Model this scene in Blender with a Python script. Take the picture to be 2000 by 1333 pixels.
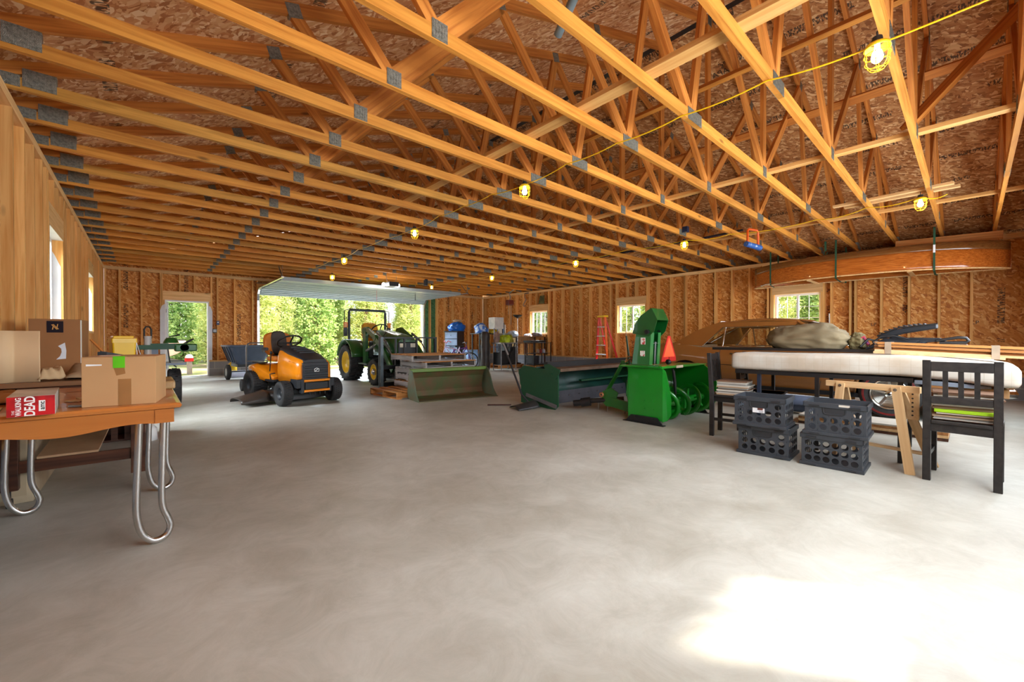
import bpy, math, random
from mathutils import Vector, Matrix
random.seed(7)
PI = math.pi
SC = bpy.context.scene
COL = SC.collection
for o_ in list(bpy.data.objects):
    bpy.data.objects.remove(o_)

# ---------------------------------------------------------------- camera
cam_data = bpy.data.cameras.new('camera')
cam = bpy.data.objects.new('camera', cam_data)
COL.objects.link(cam)
cam_data.sensor_fit = 'HORIZONTAL'
cam_data.sensor_width = 36.0
cam_data.lens = 803.58 / 2000 * 36.0
cam_data.clip_start = 0.03
cam_data.clip_end = 300
cam.location = (0, 0, 1.07)
cam.rotation_euler = (math.radians(90 - 0.4166), 0, -math.radians(41.8626))
SC.camera = cam

# ---------------------------------------------------------------- world, sun, exposure
SUN_DIR = Vector((-0.6, 0.8, -1.06)).normalized()    # the way the light travels
world = bpy.data.worlds.new('sky'); SC.world = world; world.use_nodes = True
wn = world.node_tree.nodes; wl = world.node_tree.links; wn.clear()
wo = wn.new('ShaderNodeOutputWorld'); wb = wn.new('ShaderNodeBackground'); ws = wn.new('ShaderNodeTexSky')
ws.sky_type = 'NISHITA'; ws.sun_disc = False; ws.sun_elevation = math.radians(47)
ws.sun_rotation = math.radians(143); ws.air_density = 1.0; ws.dust_density = 3.0; ws.ozone_density = 1.0
wmix = wn.new('ShaderNodeMixRGB'); wmix.inputs[0].default_value = 0.45
wmix.inputs[2].default_value = (7.5, 7.6, 7.6, 1)
wl.new(ws.outputs[0], wmix.inputs[1]); wl.new(wmix.outputs[0], wb.inputs[0])
wb.inputs[1].default_value = 0.55
wl.new(wb.outputs[0], wo.inputs[0])

def lamp(name, kind, loc, energy, color=(1, 1, 1), direction=None, **kw):
    d = bpy.data.lights.new(name, kind); d.energy = energy; d.color = color
    for k, v in kw.items(): setattr(d, k, v)
    o = bpy.data.objects.new(name, d); COL.objects.link(o); o.location = loc
    if direction is not None:
        o.rotation_euler = Vector(direction).to_track_quat('-Z', 'Y').to_euler()
    return o
lamp('sunlight', 'SUN', (3, -8, 12), 17.0, (1.0, 0.94, 0.84), SUN_DIR, angle=math.radians(3.0))
FILL_TINT = (0.80, 0.91, 1.0)
# area lamps added to fill the interior, standing in for entering daylight
lamp('fill_front', 'AREA', (4.8, -0.66, 1.70), 400, FILL_TINT, (0.0, 1, -0.18), shape='RECTANGLE', size=8.6, size_y=1.4)  # added fill panel inside the front wall, far wider than its window
lamp('fill_window', 'AREA', (2.79, -0.80, 1.68), 26, (0.95, 0.97, 1.0), (-0.25, 1, -0.9), shape='RECTANGLE', size=0.75, size_y=0.8)  # extra lamp in the window for a soft glow round the sun patch
for yy in (2.67, 6.97, 10.9):
    lamp('fill_side', 'AREA', (12.7, yy, 3.5), 1000 if yy < 3 else 1600, FILL_TINT, (-1, 0, -0.8), shape='RECTANGLE', size=1.6, size_y=1.8)  # added fill panels, unseen above the right windows outdoors
for yy in (6.88, 10.95):
    lamp('fill_left', 'AREA', (-2.3, yy, 3.2), 900, FILL_TINT, (1, 0, -0.8), shape='RECTANGLE', size=1.6, size_y=1.6)  # the same added fill outside the left windows
lamp('fill_door', 'AREA', (5.4, 16.3, 4.0), 2200, (0.72, 0.85, 1.0), (0, -1, -0.75), shape='RECTANGLE', size=5.5, size_y=2.4)  # unseen fill panel added outside, over the big doorway
SC.view_settings.view_transform = 'Standard'
SC.view_settings.look = 'None'
SC.view_settings.gamma = 1.0
SC.view_settings.use_curve_mapping = False
SC.view_settings.exposure = 0.12
SC.cycles.max_bounces = 8; SC.cycles.diffuse_bounces = 4; SC.cycles.glossy_bounces = 3; SC.cycles.transmission_bounces = 4; SC.cycles.transparent_max_bounces = 12; SC.cycles.sample_clamp_indirect = 6.0

# ---------------------------------------------------------------- materials
def _mat(name):
    m = bpy.data.materials.new(name); m.use_nodes = True
    nt = m.node_tree
    return m, nt, nt.nodes['Principled BSDF']
def lin(c):
    return tuple(((v / 255 + 0.055) / 1.055) ** 2.4 if v > 10 else v / 255 / 12.92 for v in c) + (1,)
def plain(name, rgb, rough=0.5, metal=0.0, var=0.12, scale=6.0, bump=0.0, coat=0.0, emit=0.0, trans=0.0, alpha=1.0, rgb2=None, thr=None):
    """smooth stuff with a little procedural unevenness; rgb2 = patches of another colour (dirt, wear)"""
    m, nt, b = _mat(name); N, L = nt.nodes, nt.links
    tc = N.new('ShaderNodeTexCoord'); nz = N.new('ShaderNodeTexNoise'); nz.inputs['Scale'].default_value = scale
    nz.inputs['Detail'].default_value = 5
    L.new(tc.outputs['Object'], nz.inputs['Vector'])
    rp = N.new('ShaderNodeValToRGB')
    c = lin(rgb)
    c2 = lin(rgb2) if rgb2 else tuple(max(0, v * (1 - 2.2 * var)) for v in c[:3]) + (1,)
    lo, hi = thr if thr else (0.3, 0.62)
    rp.color_ramp.elements[0].position = lo; rp.color_ramp.elements[0].color = c2
    rp.color_ramp.elements[1].position = hi; rp.color_ramp.elements[1].color = c
    L.new(nz.outputs['Fac'], rp.inputs[0]); L.new(rp.outputs[0], b.inputs['Base Color'])
    b.inputs['Roughness'].default_value = rough; b.inputs['Metallic'].default_value = metal
    b.inputs['Coat Weight'].default_value = coat
    b.inputs['Transmission Weight'].default_value = trans
    if emit:
        b.inputs['Emission Color'].default_value = c; b.inputs['Emission Strength'].default_value = emit
    if bump:
        bp = N.new('ShaderNodeBump'); bp.inputs['Strength'].default_value = bump; bp.inputs['Distance'].default_value = 0.01
        nb = N.new('ShaderNodeTexNoise'); nb.inputs['Scale'].default_value = scale * 5
        L.new(tc.outputs['Object'], nb.inputs['Vector']); L.new(nb.outputs['Fac'], bp.inputs['Height'])
        L.new(bp.outputs[0], b.inputs['Normal'])
    return m
def wood(name, light, dark, scale=1.0, rough=0.6, knots=True, coat=0.0, axis='X'):
    """sawn timber: grain runs along the object's own X, each board with its own offset"""
    m, nt, b = _mat(name); N, L = nt.nodes, nt.links
    tc = N.new('ShaderNodeTexCoord'); oi = N.new('ShaderNodeObjectInfo')
    mp = N.new('ShaderNodeMapping')
    s = {'X': (0.7, 14, 14), 'Y': (14, 0.7, 14), 'Z': (14, 14, 0.7)}[axis]
    mp.inputs['Scale'].default_value = tuple(v * scale for v in s)
    ad = N.new('ShaderNodeVectorMath'); ad.operation = 'ADD'
    ml = N.new('ShaderNodeMath'); ml.operation = 'MULTIPLY'; ml.inputs[1].default_value = 37.0
    L.new(oi.outputs['Random'], ml.inputs[0])
    L.new(tc.outputs['Object'], ad.inputs[0]); L.new(ml.outputs[0], ad.inputs[1])
    L.new(ad.outputs[0], mp.inputs['Vector'])
    nz = N.new('ShaderNodeTexNoise'); nz.inputs['Scale'].default_value = 2.2; nz.inputs['Detail'].default_value = 6
    nz.inputs['Distortion'].default_value = 0.6
    L.new(mp.outputs[0], nz.inputs['Vector'])
    rp = N.new('ShaderNodeValToRGB')
    rp.color_ramp.elements[0].position = 0.30; rp.color_ramp.elements[0].color = lin(dark)
    rp.color_ramp.elements[1].position = 0.62; rp.color_ramp.elements[1].color = lin(light)
    L.new(nz.outputs['Fac'], rp.inputs[0])
    # board to board variation
    hs = N.new('ShaderNodeHueSaturation')
    mr = N.new('ShaderNodeMapRange'); mr.inputs[3].default_value = 0.80; mr.inputs[4].default_value = 1.14
    L.new(oi.outputs['Random'], mr.inputs[0]); L.new(mr.outputs[0], hs.inputs['Value'])
    L.new(rp.outputs[0], hs.inputs['Color'])
    last = hs.outputs[0]
    if knots:
        vo = N.new('ShaderNodeTexVoronoi'); vo.inputs['Scale'].default_value = 1.0
        m2 = N.new('ShaderNodeMapping')
        k = {'X': (1.6, 5, 5), 'Y': (5, 1.6, 5), 'Z': (5, 5, 1.6)}[axis]
        m2.inputs['Scale'].default_value = k
        L.new(ad.outputs[0], m2.inputs['Vector']); L.new(m2.outputs[0], vo.inputs['Vector'])
        kr = N.new('ShaderNodeValToRGB')
        kr.color_ramp.elements[0].position = 0.04; kr.color_ramp.elements[0].color = (0.25, 0.25, 0.25, 1)
        kr.color_ramp.elements[1].position = 0.11; kr.color_ramp.elements[1].color = (1, 1, 1, 1)
        L.new(vo.outputs['Distance'], kr.inputs[0])
        mx = N.new('ShaderNodeMixRGB'); mx.blend_type = 'MULTIPLY'; mx.inputs[0].default_value = 0.8
        L.new(last, mx.inputs[1]); L.new(kr.outputs[0], mx.inputs[2]); last = mx.outputs[0]
    L.new(last, b.inputs['Base Color'])
    b.inputs['Roughness'].default_value = rough; b.inputs['Coat Weight'].default_value = coat
    b.inputs['Specular IOR Level'].default_value = 0.3
    return m
def osb(name, cols, flake, prints=None, tint=1.0, rough=0.65):
    """strand board: long pale and dark flakes lying every way; prints = (axis across, axis along, pitch, offset) of the ink rows"""
    m, nt, b = _mat(name); N, L = nt.nodes, nt.links
    tc = N.new('ShaderNodeTexCoord')
    shared = []
    def layer(sc, warp, seed, rot=0.0):
        nz = shared[0] if shared else N.new('ShaderNodeTexNoise'); nz.inputs['Scale'].default_value = 5.0; nz.inputs['Detail'].default_value = 1
        ofs = N.new('ShaderNodeVectorMath'); ofs.operation = 'ADD'; ofs.inputs[1].default_value = (seed, seed * 1.7, seed * 0.6)
        L.new(tc.outputs['Object'], ofs.inputs[0])
        if not shared: L.new(tc.outputs['Object'], nz.inputs['Vector']); shared.append(nz)
        sb = N.new('ShaderNodeVectorMath'); sb.operation = 'SUBTRACT'; sb.inputs[1].default_value = (0.5, 0.5, 0.5)
        L.new(nz.outputs['Color'], sb.inputs[0])
        sc_ = N.new('ShaderNodeVectorMath'); sc_.operation = 'SCALE'; sc_.inputs['Scale'].default_value = warp
        L.new(sb.outputs[0], sc_.inputs[0])
        a2 = N.new('ShaderNodeVectorMath'); a2.operation = 'ADD'
        L.new(ofs.outputs[0], a2.inputs[0]); L.new(sc_.outputs[0], a2.inputs[1])
        m0 = N.new('ShaderNodeMapping'); m0.inputs['Rotation'].default_value = tuple(rot if sc[i] == max(sc) or False else 0.0 for i in range(3))
        L.new(a2.outputs[0], m0.inputs['Vector'])
        mp = N.new('ShaderNodeMapping'); mp.inputs['Scale'].default_value = sc
        L.new(m0.outputs[0], mp.inputs['Vector'])
        vo = N.new('ShaderNodeTexVoronoi'); vo.inputs['Scale'].default_value = 1.0
        L.new(mp.outputs[0], vo.inputs['Vector'])
        sx = N.new('ShaderNodeSeparateColor'); L.new(vo.outputs['Color'], sx.inputs[0])
        return sx
    last_f = None
    for i, (fl_, rot) in enumerate(((flake[0], 0.0), (flake[1], 0.0), (flake[0], 0.8), (flake[1], -0.7))):
        A = layer(fl_, 0.10, 7.3 * i, rot)
        if last_f is None: last_f = A.outputs[0]; continue
        gt = N.new('ShaderNodeMath'); gt.operation = 'GREATER_THAN'; gt.inputs[1].default_value = 0.62
        L.new(A.outputs[1], gt.inputs[0])
        mx = N.new('ShaderNodeMix'); mx.data_type = 'FLOAT'
        L.new(gt.outputs[0], mx.inputs[0]); L.new(last_f, mx.inputs[2]); L.new(A.outputs[0], mx.inputs[3]); last_f = mx.outputs[0]
    rp = N.new('ShaderNodeValToRGB'); el = rp.color_ramp.elements
    el[0].position = 0.0; el[0].color = lin(cols[0]); el[1].position = 1.0; el[1].color = lin(cols[3])
    e = el.new(0.3); e.color = lin(cols[1]); e = el.new(0.72); e.color = lin(cols[2])
    L.new(mx.outputs[0], rp.inputs[0]); last = rp.outputs[0]
    if prints:
        ac, al, pitch, off = prints
        sp = N.new('ShaderNodeSeparateXYZ'); L.new(tc.outputs['Object'], sp.inputs[0])
        def mth(op, a, v=None, bb=None):
            q = N.new('ShaderNodeMath'); q.operation = op
            L.new(a, q.inputs[0])
            if v is not None: q.inputs[1].default_value = v
            if bb is not None: L.new(bb, q.inputs[1])
            return q.outputs[0]
        x = sp.outputs['XYZ'.index(ac)]; y = sp.outputs['XYZ'.index(al)]
        fx = mth('PINGPONG', mth('ADD', x, off), pitch / 2)
        row = mth('LESS_THAN', fx, 0.045)
        cm = N.new('ShaderNodeCombineXYZ'); L.new(mth('MULTIPLY', x, 18.0), cm.inputs[0]); L.new(mth('MULTIPLY', y, 55.0), cm.inputs[1])
        n2 = N.new('ShaderNodeTexNoise'); n2.inputs['Scale'].default_value = 1.0; n2.inputs['Detail'].default_value = 1
        L.new(cm.outputs[0], n2.inputs['Vector'])
        cm2 = N.new('ShaderNodeCombineXYZ'); L.new(mth('MULTIPLY', x, 0.8), cm2.inputs[0]); L.new(mth('MULTIPLY', y, 2.6), cm2.inputs[1])
        n3 = N.new('ShaderNodeTexNoise'); n3.inputs['Scale'].default_value = 1.0; n3.inputs['Detail'].default_value = 0
        L.new(cm2.outputs[0], n3.inputs['Vector'])
        ink = mth('MULTIPLY', mth('MULTIPLY', mth('GREATER_THAN', n2.outputs['Fac'], 0.5), None, mth('GREATER_THAN', n3.outputs['Fac'], 0.47)), None, row)
        m3 = N.new('ShaderNodeMixRGB'); m3.inputs[2].default_value = (0.03, 0.02, 0.015, 1)
        L.new(mth('MULTIPLY', ink, 0.85), m3.inputs[0]); L.new(last, m3.inputs[1]); last = m3.outputs[0]
    L.new(last, b.inputs['Base Color']); b.inputs['Roughness'].default_value = rough
    b.inputs['Specular IOR Level'].default_value = 0.35
    bp = N.new('ShaderNodeBump'); bp.inputs['Strength'].default_value = 0.35; bp.inputs['Distance'].default_value = 0.004
    L.new(mx.outputs[0], bp.inputs['Height']); L.new(bp.outputs[0], b.inputs['Normal'])
    return m

M = {}
M['stud'] = wood('sawn spruce', (236, 180, 108), (212, 146, 72))
M['chord'] = wood('truss pine', (222, 150, 62), (188, 114, 38))
M['chord2'] = wood('truss pine aged', (206, 146, 64), (158, 106, 38))
M['web'] = wood('truss web pine', (210, 134, 58), (170, 94, 34))
M['plate'] = wood('plate timber', (236, 192, 134), (212, 160, 98))
OC = [(172, 98, 38), (202, 128, 54), (220, 152, 76), (240, 190, 120)]
M['osb_x'] = osb('strand board side', OC, ((60, 30, 9), (60, 11, 34)), ('Y', 'Z', 1.22, 0.35))
M['osb_y'] = osb('strand board end', OC, ((30, 60, 9), (11, 60, 34)), ('X', 'Z', 1.22, 0.33))
M['osb_green'] = osb('strand board painted green', [(44, 84, 50), (60, 104, 62), (74, 116, 74), (92, 128, 84)], ((30, 60, 9), (11, 60, 34)))
M['osb_roof'] = osb('strand board roof', [(140, 88, 48), (178, 116, 64), (200, 144, 88), (236, 196, 142)], ((11, 36, 60), (34, 12, 60)), ('X', 'Y', 0.61, 0.2))
M['osb_roof_left_lit'] = osb('strand board roof bounce lit', [(166, 100, 54), (202, 136, 84), (222, 170, 118), (244, 212, 168)], ((11, 34, 60), (32, 12, 60)), ('X', 'Y', 1.22, 0.2))  # paler, pinker copy for the left slope: floor bounce put into the colour
M['galv'] = plain('galvanised connector', (150, 146, 132), 0.42, 0.75, var=0.22, scale=60, bump=0.6)
M['steel'] = plain('bright steel', (205, 203, 200), 0.25, 1.0, var=0.05)
M['steel_dull'] = plain('dull steel', (150, 148, 146), 0.45, 0.85, var=0.15)
M['black'] = plain('black paint', (26, 26, 28), 0.42, 0.0, var=0.2)
M['black_plastic'] = plain('black plastic', (34, 36, 40), 0.5, var=0.15)
M['charcoal'] = plain('charcoal crate plastic', (52, 56, 62), 0.45, var=0.08)
M['rubber'] = plain('tyre rubber', (50, 48, 47), 0.75, var=0.2, scale=12)
M['white'] = plain('white vinyl', (238, 238, 236), 0.4, var=0.03)
M['white_door'] = plain('white enamel steel', (158, 168, 170), 0.35, 0.1, var=0.05)
M['yellow'] = plain('safety yellow', (245, 196, 20), 0.4, var=0.05)
M['mower_orange'] = plain('mower orange enamel', (244, 142, 16), 0.28, var=0.05, coat=0.4)
M['seat_orange'] = plain('seat vinyl orange', (226, 128, 24), 0.5, var=0.08)
M['tractor_green'] = plain('tractor green enamel', (40, 98, 40), 0.3, var=0.1, coat=0.3)
M['green_bright'] = plain('snow blower green enamel', (16, 130, 28), 0.28, var=0.05, coat=0.4)
M['green_dark'] = plain('weathered dark green steel', (24, 74, 44), 0.45, var=0.2, rgb2=(58, 60, 44), thr=(0.2, 0.42), scale=3)
M['bucket_steel'] = plain('worn loader bucket green', (84, 92, 52), 0.5, 0.2, rgb2=(112, 84, 56), thr=(0.38, 0.6), scale=4)
M['bucket_lip'] = plain('fresh green bucket lip', (98, 126, 30), 0.4, var=0.1)
M['rim_yellow'] = plain('yellow wheel enamel', (236, 190, 30), 0.35, var=0.06)
M['card'] = plain('corrugated cardboard', (190, 146, 98), 0.8, var=0.06, scale=3, bump=0.05)
M['card_dark'] = plain('brown cardboard', (160, 108, 62), 0.8, var=0.06, scale=3)
M['red'] = plain('red enamel', (190, 24, 22), 0.4, var=0.08)
M['orange_glow'] = plain('orange reflector sheet', (250, 84, 30), 0.7, var=0.02)
M['block'] = None

# ---------------------------------------------------------------- mesh helpers
class MB:
    def __init__(s): s.v = []; s.f = []; s.sm = []
    def add(s, vs, fs, smooth=False):
        n = len(s.v); s.v += [tuple(v) for v in vs]; s.f += [tuple(i + n for i in f) for f in fs]; s.sm += [smooth] * len(fs); return s
    def box(s, x0, x1, y0, y1, z0, z1):
        vs = [(x, y, z) for x in (x0, x1) for y in (y0, y1) for z in (z0, z1)]
        return s.add(vs, [(0, 1, 3, 2), (4, 6, 7, 5), (0, 4, 5, 1), (2, 3, 7, 6), (0, 2, 6, 4), (1, 5, 7, 3)])
    def obox(s, c, size, mat3):
        h = [v / 2 for v in size]; c = Vector(c)
        vs = [c + mat3 @ Vector((x, y, z)) for x in (-h[0], h[0]) for y in (-h[1], h[1]) for z in (-h[2], h[2])]
        return s.add(vs, [(0, 1, 3, 2), (4, 6, 7, 5), (0, 4, 5, 1), (2, 3, 7, 6), (0, 2, 6, 4), (1, 5, 7, 3)])
    def bar(s, p0, p1, w, h, up=(0, 0, 1)):
        p0, p1 = Vector(p0), Vector(p1); d = (p1 - p0); L = d.length; d.normalize()
        u = Vector(up); sd = d.cross(u)
        if sd.length < 1e-4: sd = d.cross(Vector((1, 0, 0)))
        sd.normalize(); u = sd.cross(d)
        return s.obox((p0 + p1) / 2, (L, w, h), Matrix((d, sd, u)).transposed())
    def tube(s, pts, r, n=10, closed=False, caps=True):
        pts = [Vector(p) for p in pts]; k = len(pts); rs = r if isinstance(r, (list, tuple)) else [r] * k
        vs = []; prev = None
        for i, p in enumerate(pts):
            if closed: t = pts[(i + 1) % k] - pts[i - 1]
            else: t = pts[min(i + 1, k - 1)] - pts[max(i - 1, 0)]
            t.normalize()
            if prev is None:
                a = Vector((0, 0, 1)) if abs(t.z) < 0.9 else Vector((1, 0, 0)); prev = t.cross(a).normalized()
            prev = (prev - t * prev.dot(t)).normalized(); b = t.cross(prev)
            vs += [p + (prev * math.cos(2 * PI * j / n) + b * math.sin(2 * PI * j / n)) * rs[i] for j in range(n)]
        fs = []
        for i in range(k if closed else k - 1):
            a = i * n; b2 = ((i + 1) % k) * n
            fs += [(a + j, a + (j + 1) % n, b2 + (j + 1) % n, b2 + j) for j in range(n)]
        s.add(vs, fs, True)
        if caps and not closed:
            s.add(vs[:n], [tuple(range(n))[::-1]]); s.add(vs[-n:], [tuple(range(n))])
        return s
    def cyl(s, p0, p1, r0, r1=None, n=24, caps=True):
        r1 = r0 if r1 is None else r1
        return s.tube([p0, p1], [r0, r1], n, False, caps)
    def lathe(s, prof, c=(0, 0, 0), axis='Z', n=32, smooth=True, a0=0, a1=2 * PI):
        full = abs(a1 - a0 - 2 * PI) < 1e-6; m = n if full else n + 1; vs = []
        for j in range(m):
            a = a0 + (a1 - a0) * j / n; ca, sa = math.cos(a), math.sin(a)
            for r, z in prof:
                q = {'Z': (r * ca, r * sa, z), 'X': (z, r * ca, r * sa), 'Y': (r * ca, z, r * sa)}[axis]
                vs.append((q[0] + c[0], q[1] + c[1], q[2] + c[2]))
        k = len(prof); fs = []
        for j in range(n):
            a = j * k; b2 = ((j + 1) % m) * k
            fs += [(a + i, b2 + i, b2 + i + 1, a + i + 1) for i in range(k - 1)]
        return s.add(vs, fs, smooth)
    def prism(s, pts, vec):
        """flat polygon (3-D points) pushed along vec"""
        n = len(pts); a = [Vector(p) for p in pts]; b = [p + Vector(vec) for p in a]
        return s.add(a + b, [tuple(range(n))[::-1], tuple(range(n, 2 * n))] + [(i, (i + 1) % n, n + (i + 1) % n, n + i) for i in range(n)])
    def loft(s, secs, caps=True, smooth=True, closed=True):
        n = len(secs[0]); vs = [p for q in secs for p in q]; fs = []
        for i in range(len(secs) - 1):
            for j in range(n if closed else n - 1):
                fs.append((i * n + j, i * n + (j + 1) % n, (i + 1) * n + (j + 1) % n, (i + 1) * n + j))
        s.add(vs, fs, smooth)
        if caps: s.add(secs[0], [tuple(range(n))[::-1]]); s.add(secs[-1], [tuple(range(n))])
        return s
    def grid(s, fn, nu, nv, smooth=True):
        vs = [fn(i / nu, j / nv) for i in range(nu + 1) for j in range(nv + 1)]; m = nv + 1
        return s.add(vs, [(i * m + j, (i + 1) * m + j, (i + 1) * m + j + 1, i * m + j + 1) for i in range(nu) for j in range(nv)], smooth)
    def mesh(s, name):
        me = bpy.data.meshes.new(name); me.from_pydata([tuple(v) for v in s.v], [], s.f)
        me.polygons.foreach_set('use_smooth', s.sm); me.update(); return me
def new(name, mesh, mat=None, parent=None):
    o = bpy.data.objects.new(name, mesh); COL.objects.link(o)
    if mat is not None:
        mt = M[mat] if isinstance(mat, str) else mat
        if mesh is not None and not mesh.materials: mesh.materials.append(mt)
    if parent is not None: o.parent = parent
    return o
def part(name, mb, mat, parent=None, bevel=0, solid=0, sub=0, label=None):
    o = new(name, mb.mesh(name), mat, parent)
    if solid:
        q = o.modifiers.new('solid', 'SOLIDIFY'); q.thickness = solid; q.offset = 0
    if bevel:
        q = o.modifiers.new('bevel', 'BEVEL'); q.width = bevel; q.segments = 2; q.limit_method = 'ANGLE'; q.angle_limit = 0.7
    if sub:
        q = o.modifiers.new('sub', 'SUBSURF'); q.levels = sub; q.render_levels = sub
    if label: o['label'] = label
    return o
def tag(o, label, cat, group=None):
    o['label'] = label; o['category'] = cat
    if group: o['group'] = group
    return o
def thing(name, label, cat, loc=(0, 0, 0), rotz=0, group=None):
    o = bpy.data.objects.new(name, None); COL.objects.link(o); o.location = loc; o.rotation_euler = (0, 0, rotz)
    o.empty_display_size = 0.1
    return tag(o, label, cat, group)
def struct(o):
    o['kind'] = 'structure'; return o
def dup(root, loc=None, rotz=None, label=None, group=None):
    r = root.copy(); COL.objects.link(r)
    if loc is not None: r.location = loc
    if rotz is not None: r.rotation_euler = (0, 0, rotz)
    if label: r['label'] = label
    if group: r['group'] = group
    for ch in list(root.children):
        c = ch.copy(); COL.objects.link(c); c.parent = r
        for g in list(ch.children):
            d = g.copy(); COL.objects.link(d); d.parent = c
    return r
_boards = {}
def board(name, p0, p1, w, h, mat, parent=None, up=(0, 0, 1), bevel=0):
    """a length of timber: own object, long side along its own X"""
    p0, p1 = Vector(p0), Vector(p1); d = p1 - p0; L = d.length; d.normalize()
    u = Vector(up); sd = u.cross(d)
    if sd.length < 1e-4: sd = Vector((1, 0, 0)).cross(d)
    sd.normalize(); u = d.cross(sd)
    key = (round(L, 3), w, h, mat)
    if key not in _boards:
        b = MB(); b.box(-L / 2, L / 2, -w / 2, w / 2, -h / 2, h / 2); me = b.mesh(name); me.materials.append(M[mat]); _boards[key] = me
    o = bpy.data.objects.new(name, _boards[key]); COL.objects.link(o)
    R = Matrix((d, sd, u)).transposed().to_4x4(); R.translation = (p0 + p1) / 2
    o.matrix_basis = R
    if parent is not None: o.parent = parent
    return o
def text(name, s, size, loc, xdir, updir, mat, parent=None, depth=0.0008, align='CENTER', sx=1.0, bold=0.0):
    cu = bpy.data.curves.new(name, 'FONT'); cu.body = s; cu.size = size; cu.align_x = align; cu.align_y = 'CENTER'; cu.extrude = depth; cu.offset = size * bold
    t = bpy.data.objects.new(name, cu); COL.objects.link(t)
    me = bpy.data.meshes.new_from_object(t); bpy.data.objects.remove(t)
    me.materials.clear(); me.materials.append(M[mat] if isinstance(mat, str) else mat)
    o = bpy.data.objects.new(name, me); COL.objects.link(o)
    x = Vector(xdir).normalized(); u = Vector(updir).normalized(); n = x.cross(u)
    R = Matrix((x * sx, u, n)).transposed().to_4x4(); R.translation = Vector(loc); o.matrix_basis = R
    if parent is not None: o.parent = parent
    return o
# ================================================================= THE SHELL
XL, XR, YF, YB, H = -0.72, 11.12, -0.72, 14.33, 2.87
SD = 0.14                                   # stud depth
RX, RZ0, SL = 5.2, 2.96, 1.0 / 3            # ridge line, height of the rafters' underside over the wall, slope
# ---- concrete floor
m, nt, b = _mat('troweled concrete'); N, L = nt.nodes, nt.links
tc = N.new('ShaderNodeTexCoord')
n1 = N.new('ShaderNodeTexNoise'); n1.inputs['Scale'].default_value = 0.7; n1.inputs['Detail'].default_value = 8; n1.inputs['Roughness'].default_value = 0.6
n2 = N.new('ShaderNodeTexNoise'); n2.inputs['Scale'].default_value = 3.5; n2.inputs['Detail'].default_value = 10; n2.inputs['Roughness'].default_value = 0.75; n2.inputs['Distortion'].default_value = 0.8
n3 = N.new('ShaderNodeTexNoise'); n3.inputs['Scale'].default_value = 60; n3.inputs['Detail'].default_value = 4
for q in (n1, n2, n3): L.new(tc.outputs['Object'], q.inputs['Vector'])
r1 = N.new('ShaderNodeValToRGB'); r1.color_ramp.elements[0].position = 0.36; r1.color_ramp.elements[0].color = lin((168, 163, 150))
r1.color_ramp.elements[1].position = 0.66; r1.color_ramp.elements[1].color = lin((198, 196, 186)); L.new(n1.outputs['Fac'], r1.inputs[0])
r2 = N.new('ShaderNodeValToRGB'); r2.color_ramp.elements[0].position = 0.34; r2.color_ramp.elements[0].color = (0.76, 0.735, 0.70, 1)
r2.color_ramp.elements[1].position = 0.62; r2.color_ramp.elements[1].color = (1, 1, 1, 1); L.new(n2.outputs['Fac'], r2.inputs[0])
mx = N.new('ShaderNodeMixRGB'); mx.blend_type = 'MULTIPLY'; mx.inputs[0].default_value = 0.9
L.new(r1.outputs[0], mx.inputs[1]); L.new(r2.outputs[0], mx.inputs[2])
# small dark specks
vo = N.new('ShaderNodeTexVoronoi'); vo.inputs['Scale'].default_value = 2.2; L.new(tc.outputs['Object'], vo.inputs['Vector'])
lt = N.new('ShaderNodeMath'); lt.operation = 'LESS_THAN'; lt.inputs[1].default_value = 0.014; L.new(vo.outputs['Distance'], lt.inputs[0])
mk = N.new('ShaderNodeMixRGB'); mk.inputs[2].default_value = (0.12, 0.09, 0.07, 1); L.new(lt.outputs[0], mk.inputs[0]); L.new(mx.outputs[0], mk.inputs[1])
L.new(mk.outputs[0], b.inputs['Base Color'])
rr = N.new('ShaderNodeMapRange'); rr.inputs[3].default_value = 0.38; rr.inputs[4].default_value = 0.62; L.new(n2.outputs['Fac'], rr.inputs[0]); L.new(rr.outputs[0], b.inputs['Roughness'])
bp = N.new('ShaderNodeBump'); bp.inputs['Strength'].default_value = 0.12; bp.inputs['Distance'].default_value = 0.004
L.new(n2.outputs['Fac'], bp.inputs['Height']); L.new(bp.outputs[0], b.inputs['Normal'])
M['concrete'] = m
g = MB(); g.box(XL - 0.2, XR + 0.2, YF - 0.2, YB + 0.2, -0.15, 0)
struct(part('floor', g, 'concrete'))
# ---- concrete block
m, nt, b = _mat('concrete block'); N, L = nt.nodes, nt.links
tc = N.new('ShaderNodeTexCoord'); sp = N.new('ShaderNodeSeparateXYZ'); L.new(tc.outputs['Object'], sp.inputs[0])
ad = N.new('ShaderNodeMath'); ad.operation = 'ADD'; L.new(sp.outputs[0], ad.inputs[0]); L.new(sp.outputs[1], ad.inputs[1])
cb = N.new('ShaderNodeCombineXYZ'); L.new(ad.outputs[0], cb.inputs[0]); L.new(sp.outputs[2], cb.inputs[1])
br = N.new('ShaderNodeTexBrick'); br.inputs['Scale'].default_value = 1.0; br.inputs['Brick Width'].default_value = 0.406; br.inputs['Row Height'].default_value = 0.203
br.inputs['Mortar Size'].default_value = 0.006; br.inputs['Color1'].default_value = lin((150, 150, 154)); br.inputs['Color2'].default_value = lin((136, 136, 140)); br.inputs['Mortar'].default_value = lin((188, 184, 178))
L.new(cb.outputs[0], br.inputs['Vector']); L.new(br.outputs['Color'], b.inputs['Base Color']); b.inputs['Roughness'].default_value = 0.9
M['block'] = m

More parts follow.
